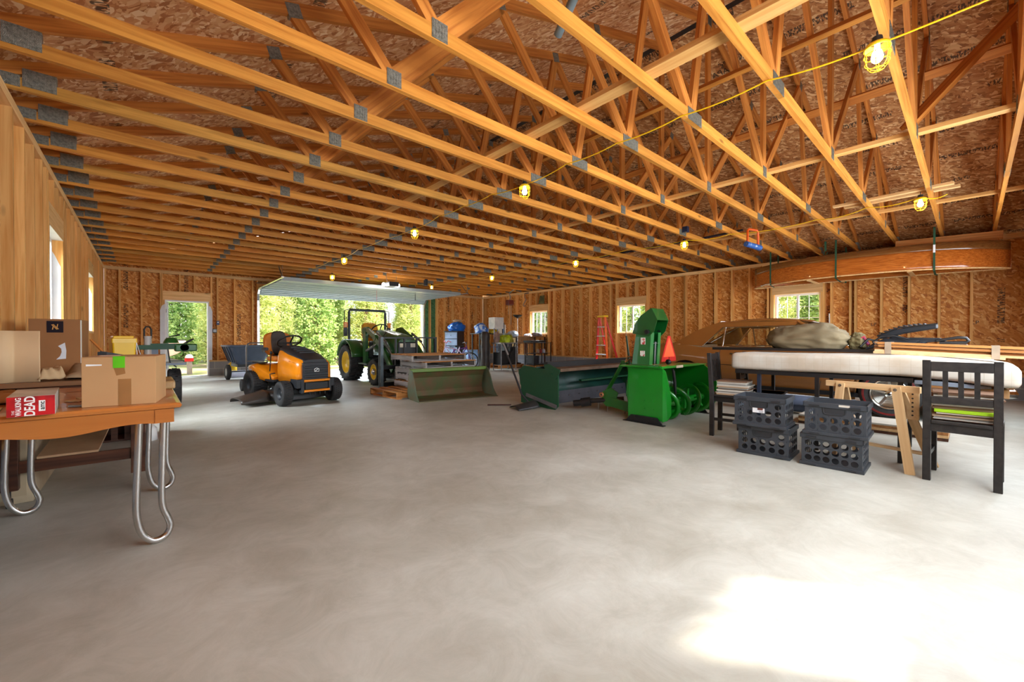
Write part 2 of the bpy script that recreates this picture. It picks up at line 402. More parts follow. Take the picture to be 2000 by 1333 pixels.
def wall(name, plane, s, a0, a1, holes, studs, osbmat, inner, outer, gaps=(), zt=H):
    """framed wall. plane 'X': wall stands on X=inner and runs along Y. holes = (a, b, z0, z1, header)"""
    def P(a, d, z):           # a = along, d = depth from the inner face outwards
        return (inner + s * d, a, z) if plane == 'X' else (a, inner + s * d, z)
    def bx(mb, a, b, d0, d1, z0, z1):
        p, q = P(a, d0, z0), P(b, d1, z1)
        mb.box(min(p[0], q[0]), max(p[0], q[0]), min(p[1], q[1]), max(p[1], q[1]), z0, z1)
    g = MB()                  # sheathing, cut round the openings
    cuts = sorted(holes); a = a0
    for h in cuts:
        if h[0] > a: bx(g, a, h[0], SD, SD + 0.012, 0.4, zt)
        bx(g, h[0], h[1], SD, SD + 0.012, h[3], zt)
        if h[2] > 0.41: bx(g, h[0], h[1], SD, SD + 0.012, 0.4, h[2])
        a = h[1]
    if a < a1: bx(g, a, a1, SD, SD + 0.012, 0.4, zt)
    W = struct(part(name, g, osbmat))
    g = MB(); a = a0          # two courses of block, not across door openings
    for h in [c for c in cuts if c[2] < 0.3]:
        bx(g, a, h[0], 0.0, SD + 0.06, 0, 0.4); a = h[1]
    bx(g, a, a1, 0.0, SD + 0.06, 0, 0.4)
    part('block_course', g, 'block', W)
    segs = []; a = a0
    for h in [c for c in cuts if c[2] < 0.3]:
        segs.append((a, h[0])); a = h[1]
    segs.append((a, a1))
    for u, v in segs:
        if v - u > 0.05: board('sill_plate', P(u, SD / 2, 0.419), P(v, SD / 2, 0.419), SD, 0.038, 'plate', W)
    for zz in (zt - 0.019, zt - 0.057):
        board('top_plate', P(a0, SD / 2, zz), P(a1, SD / 2, zz), SD, 0.038, 'plate', W)
    zb, zu = 0.438, zt - 0.076
    def stud(a, z0, z1):
        board('stud', P(a, SD / 2, z0), P(a, SD / 2, z1), 0.038, SD, 'stud', W, up=(s, 0, 0) if plane == 'X' else (0, s, 0))
    for a in studs:
        if any(h[0] - 0.03 < a < h[1] + 0.03 for h in holes): continue
        stud(a, zb, zu)
    for h in holes:
        hd = h[4]
        for q in (h[0] - 0.019, h[1] + 0.019): stud(q, zb, h[3] + 0.0)
        for q in (h[0] - 0.058, h[1] + 0.058): stud(q, zb, zu)
        board('header', P(h[0] - 0.038, SD / 2 - 0.001, h[3] + hd / 2), P(h[1] + 0.038, SD / 2 - 0.001, h[3] + hd / 2), SD, hd, 'plate', W)
        k = int((h[1] - h[0]) / 0.406)
        for i in range(1, k + 1):
            q = h[0] + i * (h[1] - h[0]) / (k + 1)
            if zu - h[3] - hd > 0.08: stud(q, h[3] + hd, zu)
            if h[2] > 0.5: stud(q, zb, h[2] - 0.038)
        if h[2] > 0.5:
            board('rough_sill', P(h[0], SD / 2, h[2] - 0.019), P(h[1], SD / 2, h[2] - 0.019), SD, 0.038, 'plate', W)
    return W, P
def window(n, plane, s, inner, a0, a1, z0, z1):
    """white vinyl slider with a meeting stile and a grille of muntins between the panes"""
    def P(a, d, z): return (inner + s * d, a, z) if plane == 'X' else (a, inner + s * d, z)
    def bx(mb, a, b, d0, d1, u, v):
        p, q = P(a, d0, u), P(b, d1, v)
        mb.box(min(p[0], q[0]), max(p[0], q[0]), min(p[1], q[1]), max(p[1], q[1]), u, v)
    g = MB(); t = 0.045
    bx(g, a0, a1, 0.09, 0.165, z0, z0 + t); bx(g, a0, a1, 0.09, 0.165, z1 - t, z1)
    bx(g, a0, a0 + t, 0.09, 0.165, z0 + t, z1 - t); bx(g, a1 - t, a1, 0.09, 0.165, z0 + t, z1 - t)
    W = struct(part('window_%d' % n, g, 'white'))
    mid = (a0 + a1) / 2
    g = MB(); bx(g, mid - 0.02, mid + 0.02, 0.10, 0.15, z0 + t, z1 - t); part('meeting_stile', g, 'white', W)
    for (u, v) in ((a0 + t, mid - 0.02), (mid + 0.02, a1 - t)):
        g = MB(); bx(g, u, v, 0.125, 0.129, z0 + t, z1 - t); part('pane', g, 'glass', W)
        g = MB(); c = (u + v) / 2; bx(g, c - 0.006, c + 0.006, 0.121, 0.133, z0 + t, z1 - t)
        for k in (1, 2):
            zz = z0 + t + (z1 - z0 - 2 * t) * k / 3; bx(g, u, v, 0.121, 0.133, zz - 0.006, zz + 0.006)
        part('muntin', g, 'white', W)
    return W
m, nt, b = _mat('window glass'); b.inputs['Base Color'].default_value = (1, 1, 1, 1); b.inputs['Roughness'].default_value = 0
gn = nt.nodes; tr = gn.new('ShaderNodeBsdfTransparent'); gl = gn.new('ShaderNodeBsdfGlossy'); gl.inputs['Roughness'].default_value = 0.02
ms = gn.new('ShaderNodeMixShader'); ms.inputs[0].default_value = 0.05
nt.links.new(tr.outputs[0], ms.inputs[1]); nt.links.new(gl.outputs[0], ms.inputs[2])
nt.links.new(ms.outputs[0], gn['Material Output'].inputs[0]); M['glass'] = m

S16 = 0.4064
RW = [(2.22, 3.12, 1.23, 2.09, 0.24), (6.48, 7.44, 1.23, 2.09, 0.24), (10.46, 11.36, 1.23, 2.09, 0.24)]
wall('wall_right', 'X', 1, YF, YB, RW, [0.0 + k * S16 for k in range(0, 36)] + [YF + 0.02, YB - 0.02, 1.71, 5.28], 'osb_x', XR, None)
for i, h in enumerate(RW): window(i + 1, 'X', 1, XR, h[0], h[1], h[2], h[3])
LW = [(6.40, 7.36, 1.20, 2.25, 0.24), (10.5, 11.4, 1.20, 2.25, 0.24)]
wall('wall_left', 'X', -1, YF, YB, LW, [k * S16 + 0.33 for k in range(-1, 35)] + [YF + 0.02, YB - 0.02, 6.26], 'osb_x', XL, None)
for i, h in enumerate(LW): window(i + 4, 'X', -1, XL, h[0], h[1], h[2], h[3])
BW = [(0.43, 1.38, 0.0, 2.09, 0.24), (2.62, 8.13, 0.0, 2.45, 0.29)]
wall('wall_back', 'Y', 1, XL, XR, BW, [XL + 0.02, -0.44, -0.03, 0.35, 1.58, 1.99, 2.44, 8.50, 8.83, 9.19, 9.58, 9.99, 10.4, 10.78, XR - 0.02], 'osb_y', YB, None)
FW = [(2.40, 3.18, 1.17, 2.06, 0.24)]
wall('wall_front', 'Y', -1, XL, XR, FW, [XL + 0.02] + [XL + k * S16 for k in range(1, 29)] + [XR - 0.02], 'osb_y', YF, None)
window(6, 'Y', -1, YF, 2.40, 3.18, 1.17, 2.06)
# green painted sheathing strip right of the big door
g = MB(); g.box(8.27, 8.80, YB + SD - 0.004, YB + SD - 0.001, 0.44, 2.79); struct(part('trim_1', g, 'osb_green'))
# gable triangles
for nm, y in (('wall_gable_back', YB + SD), ('wall_gable_front', YF - SD - 0.012)):
    g = MB(); g.prism([(XL - 0.1, y, H - 0.01), (XR + 0.1, y, H - 0.01), (XR + 0.1, y, H + 0.12), (RX, y, RZ0 + 0.1 + SL * (RX - XL)), (XL - 0.1, y, H + 0.12)], (0, 0.012, 0))
    struct(part(nm, g, 'osb_y'))
# ---- roof deck (two slopes) with the open ridge slot, eave boards
EO = 0.55
def deckz(x): return RZ0 + 0.094 + SL * (RX - abs(x - RX) - XL)
for nm, s_, mt in (('ceiling_left', -1, 'osb_roof_left_lit'), ('ceiling_right', 1, 'osb_roof')):
    xa = RX + s_ * 0.03; xe = (XL - EO) if s_ < 0 else (XR + EO)
    g = MB(); y0, y1 = YF - 0.45, YB + 0.45
    g.add([(xa, y0, deckz(xa)), (xa, y1, deckz(xa)), (xe, y1, deckz(xe)), (xe, y0, deckz(xe)),
           (xa, y0, deckz(xa) + 0.014), (xa, y1, deckz(xa) + 0.014), (xe, y1, deckz(xe) + 0.014), (xe, y0, deckz(xe) + 0.014)],
          [(0, 1, 2, 3), (7, 6, 5, 4), (0, 4, 5, 1), (1, 5, 6, 2), (2, 6, 7, 3), (3, 7, 4, 0)])
    struct(part(nm, g, mt))
g = MB(); g.prism([(RX - 0.18, YF - 0.45, deckz(RX) - 0.045 + 0.03), (RX, YF - 0.45, deckz(RX) + 0.05), (RX + 0.18, YF - 0.45, deckz(RX) - 0.015)], (0, YB - YF + 0.9, 0))
struct(part('trim_2', g, 'black'))
for i, x in enumerate((XL - EO, XR + EO)):
    s_ = 1 if x < 0 else -1
    g = MB(); g.box(min(x, x + 0.03 * s_), max(x, x + 0.03 * s_), YF - 0.45, YB + 0.45, deckz(x) - 0.15, deckz(x)); struct(part('trim_%d' % (3 + i), g, 'white'))
    e = XL - SD if x < 0 else XR + SD
    g = MB(); g.box(min(x, e), max(x, e), YF - 0.45, YB + 0.45, 2.80, 2.812); struct(part('trim_%d' % (5 + i), g, 'white'))

# ---- trusses
Y0 = 4.0123; SP = 0.6096
BJ = [1.35, 3.40, RX, 7.00, 9.05]
TJ = [0.85, 2.35, 3.75, RX, 6.65, 8.05, 9.55]
def tz(x): return RZ0 + SL * (RX - abs(x - RX) - XL)     # rafter underside
WEBS = [(0.85, 1.35, 0.089), (2.35, 1.35, 0.14), (2.35, 3.40, 0.089), (3.75, 3.40, 0.089), (3.75, RX, 0.089), (RX, RX, 0.089),
        (6.65, RX, 0.089), (6.65, 7.00, 0.089), (8.05, 7.00, 0.089), (8.05, 9.05, 0.14), (9.55, 9.05, 0.089)]
_pl = {}
def gusset(w, h, parent, x, y, z, rot=0.0):
    key = (w, h)
    if key not in _pl:
        b = MB(); b.box(-w / 2, w / 2, -0.0225, 0.0225, -h / 2, h / 2)
        for i in range(int(w / 0.02)):
            for s in (-1, 1):
                xx = -w / 2 + 0.01 + i * 0.02; b.box(xx - 0.003, xx + 0.003, s * 0.0225 - 0.0015, s * 0.0225 + 0.0015, -h / 2 + 0.006, h / 2 - 0.006)
        me = b.mesh('connector_plate'); me.materials.append(M['galv']); _pl[key] = me
    o = bpy.data.objects.new('connector_plate', _pl[key]); COL.objects.link(o); o.location = (x, y, z); o.rotation_euler = (0, -rot, 0); o.parent = parent
def truss(y, k):
    t = thing('roof_truss', '', 'truss', (0, y, 0))
    rz = RZ0 - H
    joint = 3.40 if k % 2 == 0 else 3.40
    cm = 'chord2' if k in (1, 4, 9, 13) else 'chord'
    board('bottom_chord', (XL - SD, 0, H + 0.0445), (3.40, 0, H + 0.0445), 0.038, 0.089, cm, t)
    board('bottom_chord', (3.40, 0, H + 0.0445), (7.00, 0, H + 0.0445), 0.038, 0.089, 'chord', t)
    board('bottom_chord', (7.00, 0, H + 0.0445), (XR + SD, 0, H + 0.0445), 0.038, 0.089, 'chord', t)
    th = math.atan(SL); oz = 0.0445 / math.cos(th)
    for s in (-1, 1):
        xe = XL - 0.5 if s < 0 else XR + 0.5
        board('top_chord', (xe, 0, tz(xe) + oz), (RX, 0, tz(RX) + oz), 0.038, 0.089, 'web', t)
    for xt, xb, hh in WEBS:
        zt_ = tz(xt) + 0.015; zb_ = H + 0.075
        sgn = 0 if xt == xb else (1 if xt > xb else -1)
        board('web', (xb + 0.02 * sgn, 0, zb_), (xt, 0, zt_), 0.036, hh, 'web', t)
    for x in BJ:
        big = x in (3.40, 7.00)
        gusset(0.25 if big else 0.11, 0.10 if big else 0.115, t, x + (0.05 if big else 0), 0, H + (0.05 if big else 0.065))
    for x in TJ:
        gusset(0.10, 0.10, t, x, 0, tz(x) + 0.03, math.atan(SL) * (1 if x < RX else -1) if x != RX else 0)
    for s in (-1, 1):
        xe = XL if s < 0 else XR
        gusset(0.17, 0.13, t, xe - s * 0.16, 0, H + 0.095)
        gusset(0.13, 0.085, t, xe - s * 0.0 + 0.0, 0, H + 0.06)
    t['k'] = k
    return t
first = truss(Y0 - 7 * SP, -7)
truss_list = [(-7, first)]
for k in range(-6, 17):
    r = dup(first, (0, Y0 + k * SP, 0)); truss_list.append((k, r))
    if k in (1, 4, 9, 13):
        for c in r.children:
            if c.name.startswith('bottom_chord') and c.location.x < 3:
                c.data = c.data.copy(); c.data.materials.clear(); c.data.materials.append(M['chord2'])
words = ['nearest', 'second', 'third', 'fourth', 'fifth', 'sixth', 'seventh', 'eighth', 'ninth', 'tenth', 'eleventh', 'twelfth']
def ordinal(i): return words[i]
for k, r in truss_list:
    if 'k' in r: del r['k']
    f = k + 7; b_ = 16 - k
    if f < 12:
        r['label'] = 'bare timber roof truss, %s one counted from the camera end' % (words[f] if f else 'very first')
    else:
        r['label'] = 'bare timber roof truss, %s one counted from the garage door wall' % (words[b_] if b_ else 'closest')
    r['group'] = 'roof trusses'
# long braces lying along the building
def brace(p0, p1, w, h, mat, label, up=(0, 0, 1)):
    tag(board('lateral_brace', p0, p1, w, h, mat, up=up), label, 'brace', 'lateral braces through the trusses')
brace((2.72, YF, H + 0.108), (2.72, 7.6, H + 0.108), 0.12, 0.038, 'stud', 'long pale 2x4 lying across the truss bottom chords left of the near yellow lamps')
brace((5.36, YF, H + 0.108), (5.36, YB, H + 0.108), 0.089, 0.038, 'stud', 'long pale 2x4 lying on the bottom chords along the middle of the roof')
brace((8.3, YF, H + 0.108), (8.3, YB, H + 0.108), 0.089, 0.038, 'stud', 'long pale 2x4 lying on the bottom chords above the canoe side')
brace((4.36, YF, 3.68), (4.36, YB, 3.68), 0.038, 0.12, 'chord', 'orange board nailed along the sloping webs left of the ridge', up=(0.7, 0, 0.7))
brace((6.08, YF, 3.80), (6.08, YB, 3.80), 0.038, 0.089, 'web', 'brown board nailed along the sloping webs right of the ridge', up=(0.7, 0, -0.7))
brace((5.26, 0.40, 3.02), (6.0, -0.42, 4.25), 0.038, 0.14, 'web', 'wide diagonal board rising from the centre joint at the upper right', up=(0.5, 0.8, 0))
brace((7.42, 0.15, 2.979), (7.50, 1.35, 2.979), 0.07, 0.03, 'plate', 'short loose board, left of two beside the near right yellow lamp')
brace((7.62, 0.10, 2.979), (7.66, 1.25, 2.979), 0.07, 0.03, 'plate', 'short loose board, right of two beside the near right yellow lamp')
# ================================================================= LAMPS AND CORDS
m, nt, b = _mat('lit bulb'); b.inputs['Base Color'].default_value = (1, 0.9, 0.6, 1)
b.inputs['Emission Color'].default_value = (1.0, 0.80, 0.42, 1); b.inputs['Emission Strength'].default_value = 30; M['bulb'] = m
m, nt, b = _mat('lit led'); b.inputs['Emission Color'].default_value = (1.0, 0.97, 0.9, 1); b.inputs['Emission Strength'].default_value = 40; M['led'] = m
M['cage'] = plain('yellow cage plastic', (250, 205, 30), 0.45, var=0.03)
def cage_lamp(loc, label, power):
    t = thing('cage_lamp', label, 'lamp', loc, 0, 'yellow caged work lamps')
    g = MB(); g.cyl((0, 0, 0.075), (0, 0, 0.115), 0.03, 0.024, 16); g.tube([(-0.006, 0, 0.11), (-0.02, 0, 0.135), (0, 0, 0.15), (0.018, 0, 0.135)], 0.003, 6)
    part('socket', g, 'black_plastic', t)
    g = MB(); g.lathe([(0.028, 0.085), (0.055, 0.07), (0.064, 0.045), (0.060, 0.045), (0.05, 0.066), (0.025, 0.08)], n=24)
    part('lamp_shade', g, 'cage', t)
    g = MB()
    for k in range(6):
        a = PI * k / 3; c, s = math.cos(a), math.sin(a)
        g.tube([(0.061 * c, 0.061 * s, 0.046), (0.062 * c, 0.062 * s, 0.0), (0.055 * c, 0.055 * s, -0.045), (0.032 * c, 0.032 * s, -0.075), (0.0, 0.0, -0.083)], 0.0022, 6)
    for r, z in ((0.0625, 0.01), (0.058, -0.035), (0.034, -0.073)):
        g.tube([(r * math.cos(2 * PI * j / 20), r * math.sin(2 * PI * j / 20), z) for j in range(20)], 0.0022, 6, closed=True)
    part('cage', g, 'cage', t)
    g = MB(); g.lathe([(0.0, -0.035), (0.016, -0.032), (0.026, -0.02), (0.029, -0.004), (0.024, 0.02), (0.014, 0.045), (0.012, 0.075)], n=20)
    part('bulb', g, 'bulb', t)
    l = lamp('bulb_light', 'POINT', (0, 0, -0.005), power, (1.0, 0.74, 0.38), shadow_soft_size=0.028); l.parent = t
    return t
S1 = [(3.24, 0.38), (3.24, 3.40), (3.24, 5.95), (3.24, 9.05)]
S2 = [(7.2, 0.43), (7.25, 3.45), (7.22, 5.92), (7.25, 8.93), (7.1, 11.9)]
PW = 75
for (x, y), w in zip(S1, ('largest, nearest the camera', 'second along the left cord', 'third along the left cord', 'fourth along the left cord')):
    cage_lamp((x, y, 2.735), 'yellow caged bulb lamp on the left cord, ' + w, PW)
cage_lamp((3.80, 11.5, 2.70), 'small far yellow caged bulb lamp left of the garage door opener', PW)
for (x, y), w in zip(S2, ('nearest, above the canoe end', 'second, left of the orange clamp', 'third from camera', 'fourth from camera', 'last, by the garage door')):
    cage_lamp((x, y, 2.735), 'yellow caged bulb lamp on the right cord, ' + w, PW)
def cord(name, pts, r, mat, label, sag=0.02):
    P = []
    for a, b2 in zip(pts[:-1], pts[1:]):
        a, b2 = Vector(a), Vector(b2)
        for i in range(8):
            t = i / 8; p = a.lerp(b2, t); p.z -= sag * 4 * t * (1 - t); P.append(p)
    P.append(Vector(pts[-1]))
    g = MB(); g.tube(P, r, 8); return tag(part(name, g, mat), label, 'cord')
zc = H - 0.008
cord('light_cord', [(3.24, YF + 0.05, zc), (3.285, 0.38, 2.83), (3.24, 0.96, zc), (3.24, 1.57, zc), (3.25, 2.18, zc), (3.25, 2.79, zc), (3.285, 3.40, 2.84), (3.24, 4.0, zc), (3.25, 4.62, zc), (3.24, 5.23, zc), (3.285, 5.95, 2.84), (3.25, 7.06, zc), (3.24, 8.28, zc), (3.285, 9.05, 2.84), (3.25, 10.1, zc), (3.25, 11.3, zc)], 0.0055, 'yellow', 'yellow extension cord strung under the trusses left of the ridge')
cord('light_cord', [(7.2, 0.2, 2.80), (7.245, 0.43, 2.84), (7.4, 0.96, zc), (7.6, 1.57, zc), (7.55, 2.79, zc), (7.295, 3.45, 2.84), (7.3, 4.62, zc), (7.265, 5.92, 2.84), (7.3, 7.66, zc), (7.295, 8.93, 2.84), (7.3, 10.1, zc), (7.145, 11.90, 2.84), (5.5, 12.0, 2.80), (3.8, 11.5, 2.82)], 0.0055, 'yellow', 'yellow extension cord strung under the trusses on the canoe side', 0.04)
# ---- garage door opener, hangers, tracks, the rolled-up door
t = thing('garage_door_opener', 'grey garage door opener with two lit bulbs hanging before the big door', 'opener', (5.35, 11.2, 0))
g = MB(); g.box(-0.15, 0.15, -0.2, 0.2, 2.55, 2.68); part('motor_housing', g, 'black_plastic', t, bevel=0.02)
g = MB(); g.box(-0.02, 0.02, 0.2, 3.0, 2.66, 2.70); part('rail', g, 'steel_dull', t)
g = MB()
for x in (-0.12, 0.12): g.bar((x, 0, 2.68), (x * 1.4, 0, 2.87), 0.02, 0.004)
part('hanger_strap', g, 'steel_dull', t)
for x in (-0.22, 0.22):
    g = MB(); g.lathe([(0, 0.055), (0.035, 0.05), (0.055, 0.0), (0.03, -0.04), (0, -0.045)], (x, 0.02, 2.60), n=16); part('bulb', g, 'led', t)
    l = lamp('opener_light', 'POINT', (x, 0.02, 2.48), 14, (1, 0.97, 0.92), shadow_soft_size=0.05); l.parent = t
DX0, DX1 = 2.62, 8.13
t = thing('overhead_door', 'white sectional garage door rolled up under the trusses', 'garage door', (0, 0, 0))
path = []      # (y, z) of the door line, bottom edge first
path = [(YB - 0.06, 2.42), (YB - 0.06, 2.47), (YB, 3)]
def door_section(i, y0, z0, y1, z1):
    d = Vector((0, y1 - y0, z1 - z0)); L = d.length; d.normalize(); n = Vector((0, d.z, -d.y))
    c = Vector(((DX0 + DX1) / 2, (y0 + y1) / 2, (z0 + z1) / 2))
    g = MB(); R = Matrix((Vector((1, 0, 0)), d, n)).transposed()
    g.obox(c, (DX1 - DX0 + 0.05, L - 0.012, 0.035), R)
    for k in (-0.44, -0.15, 0.15, 0.44): g.obox(c + d * (k * L), (DX1 - DX0, 0.045, 0.095), R)
    for q in range(7): g.obox(c + Vector((-2.72 + q * 0.907, 0, 0)), (0.05, L - 0.03, 0.062), R)
    part('door_panel', g, 'white_door', t)
ys = [YB - 0.22, YB - 0.75, YB - 1.28, YB - 1.81, YB - 2.34, YB - 2.6]
door_section(0, YB - 0.05, 2.40, YB - 0.22, 2.56)
zz = 2.57
for i in range(5): door_section(i + 1, ys[i] , zz + i * 0.004, ys[i + 1], zz + (i + 1) * 0.004)
g = MB(); g.box(DX0, DX1, YB - 0.07, YB - 0.03, 2.365, 2.40); part('bottom_seal', g, 'steel_dull', t)
for s, x in ((-1, DX0 - 0.05), (1, DX1 + 0.05)):
    g = MB()
    pts = [(x, YB - 0.06, 0.02), (x, YB - 0.06, 2.2), (x, YB - 0.10, 2.40), (x, YB - 0.22, 2.52), (x, YB - 0.42, 2.56), (x, 11.35, 2.58)]
    for a, b2 in zip(pts[:-1], pts[1:]): g.bar(a, b2, 0.055, 0.03, (0, 1, 0.3) if a[2] < 2.3 else (0, 0, 1))
    part('track', g, 'steel', t)
    g = MB(); g.bar((x, 11.4, 2.58), (x, 11.4, 2.90), 0.03, 0.004); g.bar((x, 11.4, 2.58), (x - s * 0.0, 11.75, 2.90), 0.03, 0.004)
    part('track_hanger', g, 'galv', t)
g = MB(); g.cyl((DX0 - 0.1, YB - 0.09, 2.72), (DX1 + 0.1, YB - 0.09, 2.72), 0.012); g.cyl((4.4, YB - 0.09, 2.72), (6.2, YB - 0.09, 2.72), 0.03); part('torsion_spring', g, 'steel_dull', t)
g = MB(); g.box(DX0 - 0.028, DX0 - 0.002, YB - 0.02, YB + 0.14, 0, 2.45); g.box(DX1 + 0.002, DX1 + 0.028, YB - 0.02, YB + 0.14, 0, 2.45); g.box(DX0, DX1, YB + 0.06, YB + 0.14, 2.43, 2.449)
struct(part('door_1', g, 'white'))
for (x, y, z0, z1, nm) in ((6.5, 11.9, 2.28, 2.84, 'dangling black pull handle on a thin cord under the raised door'),):
    g = MB(); g.cyl((x, y, z0 + 0.2), (x, y, z1), 0.004, n=6); g.cyl((x, y, z0), (x, y, z0 + 0.2), 0.013, 0.009, 10); tag(part('pull_cord', g, 'black'), nm, 'cord')
g = MB(); g.cyl((5.35, 12.2, 1.75), (5.35, 12.2, 2.535), 0.004, n=6); g.cyl((5.35, 12.2, 1.72), (5.35, 12.2, 1.78), 0.015, n=8)
tag(part('release_cord', g, 'red'), 'thin red release cord hanging down from the garage door opener rail', 'cord')
g = MB(); g.box(-0.05, 0.05, -0.05, 0.05, -0.1, 0.1); s_ = part('speaker', g, 'black_plastic', None, bevel=0.01); s_.location = (6.55, 11.33, 2.80)
tag(s_, 'small black box fixed under a chord right of the door opener', 'sensor')
# ---- man door: frame and open slab
g = MB(); g.box(0.43, 0.465, YB - 0.01, YB + 0.16, 0, 2.09); g.box(1.345, 1.38, YB - 0.01, YB + 0.16, 0, 2.09); g.box(0.465, 1.345, YB - 0.01, YB + 0.16, 2.055, 2.09); g.box(0.465, 1.345, YB + 0.03, YB + 0.16, 0, 0.02)
D = struct(part('door_2', g, 'white'))
g = MB(); g.box(0.0, 0.045, 0.0, 0.88, 0.02, 2.05); sl = part('door_slab', g, plain('grey brown door steel', (150, 142, 132), 0.45, var=0.05), D, bevel=0.003)
sl.location = (0.465, YB + 0.14, 0)
g = MB()
for z in (0.3, 1.05, 1.8): g.cyl((0.46, YB - 0.015, z - 0.05), (0.46, YB - 0.015, z + 0.05), 0.009, n=8)
part('hinge', g, 'steel_dull', D)
g = MB(); g.lathe([(0.0, 0.06), (0.028, 0.055), (0.03, 0.035), (0.012, 0.02), (0.012, 0)], (0, 0, 0), 'X', 16); k = part('door_knob', g, 'steel', D); k.location = (0.51, YB + 0.14 + 0.80, 1.0)
# white house wrap folded round the rough openings
M['wrap'] = plain('white house wrap', (222, 224, 228), 0.6, var=0.04)
g = MB()
g.prism([(0.33, YB - 0.004, 0.45), (0.43, YB - 0.004, 0.45), (0.43, YB - 0.004, 1.98), (0.37, YB - 0.004, 1.93), (0.33, YB - 0.004, 1.80)], (0, 0.003, 0))
struct(part('trim_9', g, 'wrap'))
g = MB(); g.prism([(1.38, YB - 0.004, 0.45), (1.45, YB - 0.004, 0.45), (1.46, YB - 0.004, 1.82), (1.42, YB - 0.004, 1.95), (1.38, YB - 0.004, 1.97)], (0, 0.003, 0))
struct(part('trim_10', g, 'wrap'))
for i, h in enumerate(LW):      # torn wrap turned in at the left windows
    g = MB(); y = h[1] - 0.003
    g.prism([(XL - 0.02, y, h[2]), (XL - 0.13, y, h[2]), (XL - 0.13, y, h[3] - 0.05), (XL - 0.07, y, h[3] - 0.18), (XL - 0.02, y, h[3] - 0.32)], (0, 0.002, 0))
    g.box(XL - 0.14, XL + 0.002, h[0], h[1], h[3] - 0.004, h[3] - 0.001)
    struct(part('trim_%d' % (11 + i), g, 'wrap'))
# switches by the door
g = MB(); g.box(1.55, 1.62, YB - 0.02, YB - 0.001, 1.44, 1.56); o = part('wall_control', g, plain('navy plastic', (28, 40, 84), 0.4), None, bevel=0.004); tag(o, 'small navy door opener button with white label on the stud', 'switch')
g = MB(); g.box(1.57, 1.60, YB - 0.023, YB - 0.02, 1.50, 1.53); part('button', g, 'white', o)
g = MB(); g.box(1.46, 1.56, YB - 0.03, YB + 0.03, 1.22, 1.33); o = part('switch_box', g, plain('grey electrical box', (70, 76, 72), 0.5), None, bevel=0.004); tag(o, 'grey electrical switch box below the navy button', 'switch')
g = MB(); g.box(1.475, 1.545, YB - 0.034, YB - 0.03, 1.24, 1.31); part('cover_plate', g, 'steel_dull', o)
# ================================================================= OUTSIDE
m, nt, b = _mat('sunny grass and gravel'); N, L = nt.nodes, nt.links
tc = N.new('ShaderNodeTexCoord'); n1 = N.new('ShaderNodeTexNoise'); n1.inputs['Scale'].default_value = 0.5; n1.inputs['Detail'].default_value = 9
L.new(tc.outputs['Object'], n1.inputs['Vector']); rp = N.new('ShaderNodeValToRGB')
rp.color_ramp.elements[0].position = 0.42; rp.color_ramp.elements[0].color = lin((96, 110, 52)); rp.color_ramp.elements[1].position = 0.56; rp.color_ramp.elements[1].color = lin((168, 150, 118))
L.new(n1.outputs['Fac'], rp.inputs[0]); L.new(rp.outputs[0], b.inputs['Base Color']); b.inputs['Roughness'].default_value = 0.95; M['ground'] = m
g = MB(); g.box(-60, 70, -40, 90, -0.40, -0.16)
struct(part('ground', g, 'ground'))
def leafmat(name, a, c):
    m, nt, b = _mat(name); N, L = nt.nodes, nt.links
    oi = N.new('ShaderNodeTexCoord'); nz = N.new('ShaderNodeTexNoise'); nz.inputs['Scale'].default_value = 3.0; nz.inputs['Detail'].default_value = 3; L.new(oi.outputs['Object'], nz.inputs['Vector'])
    rp = N.new('ShaderNodeValToRGB'); rp.color_ramp.elements[0].position = 0.35; rp.color_ramp.elements[0].color = lin(a); rp.color_ramp.elements[1].position = 0.65; rp.color_ramp.elements[1].color = lin(c)
    L.new(nz.outputs['Fac'], rp.inputs[0])
    df = N.new('ShaderNodeBsdfDiffuse'); tl = N.new('ShaderNodeBsdfTranslucent'); mx = N.new('ShaderNodeMixShader'); mx.inputs[0].default_value = 0.4
    L.new(rp.outputs[0], df.inputs[0]); L.new(rp.outputs[0], tl.inputs[0]); L.new(df.outputs[0], mx.inputs[1]); L.new(tl.outputs[0], mx.inputs[2])
    L.new(mx.outputs[0], N['Material Output'].inputs[0]); return m
M['leaf_a'] = leafmat('pine needles light', (138, 160, 84), (214, 222, 150))
M['leaf_b'] = leafmat('broadleaf green', (112, 150, 84), (188, 212, 138))
M['leaf_c'] = leafmat('deep leaf green', (104, 136, 78), (172, 198, 120))  # deeper green for the foliage of the tall trees
M['bark'] = plain('pine bark', (120, 98, 84), 0.9, var=0.2, scale=9)
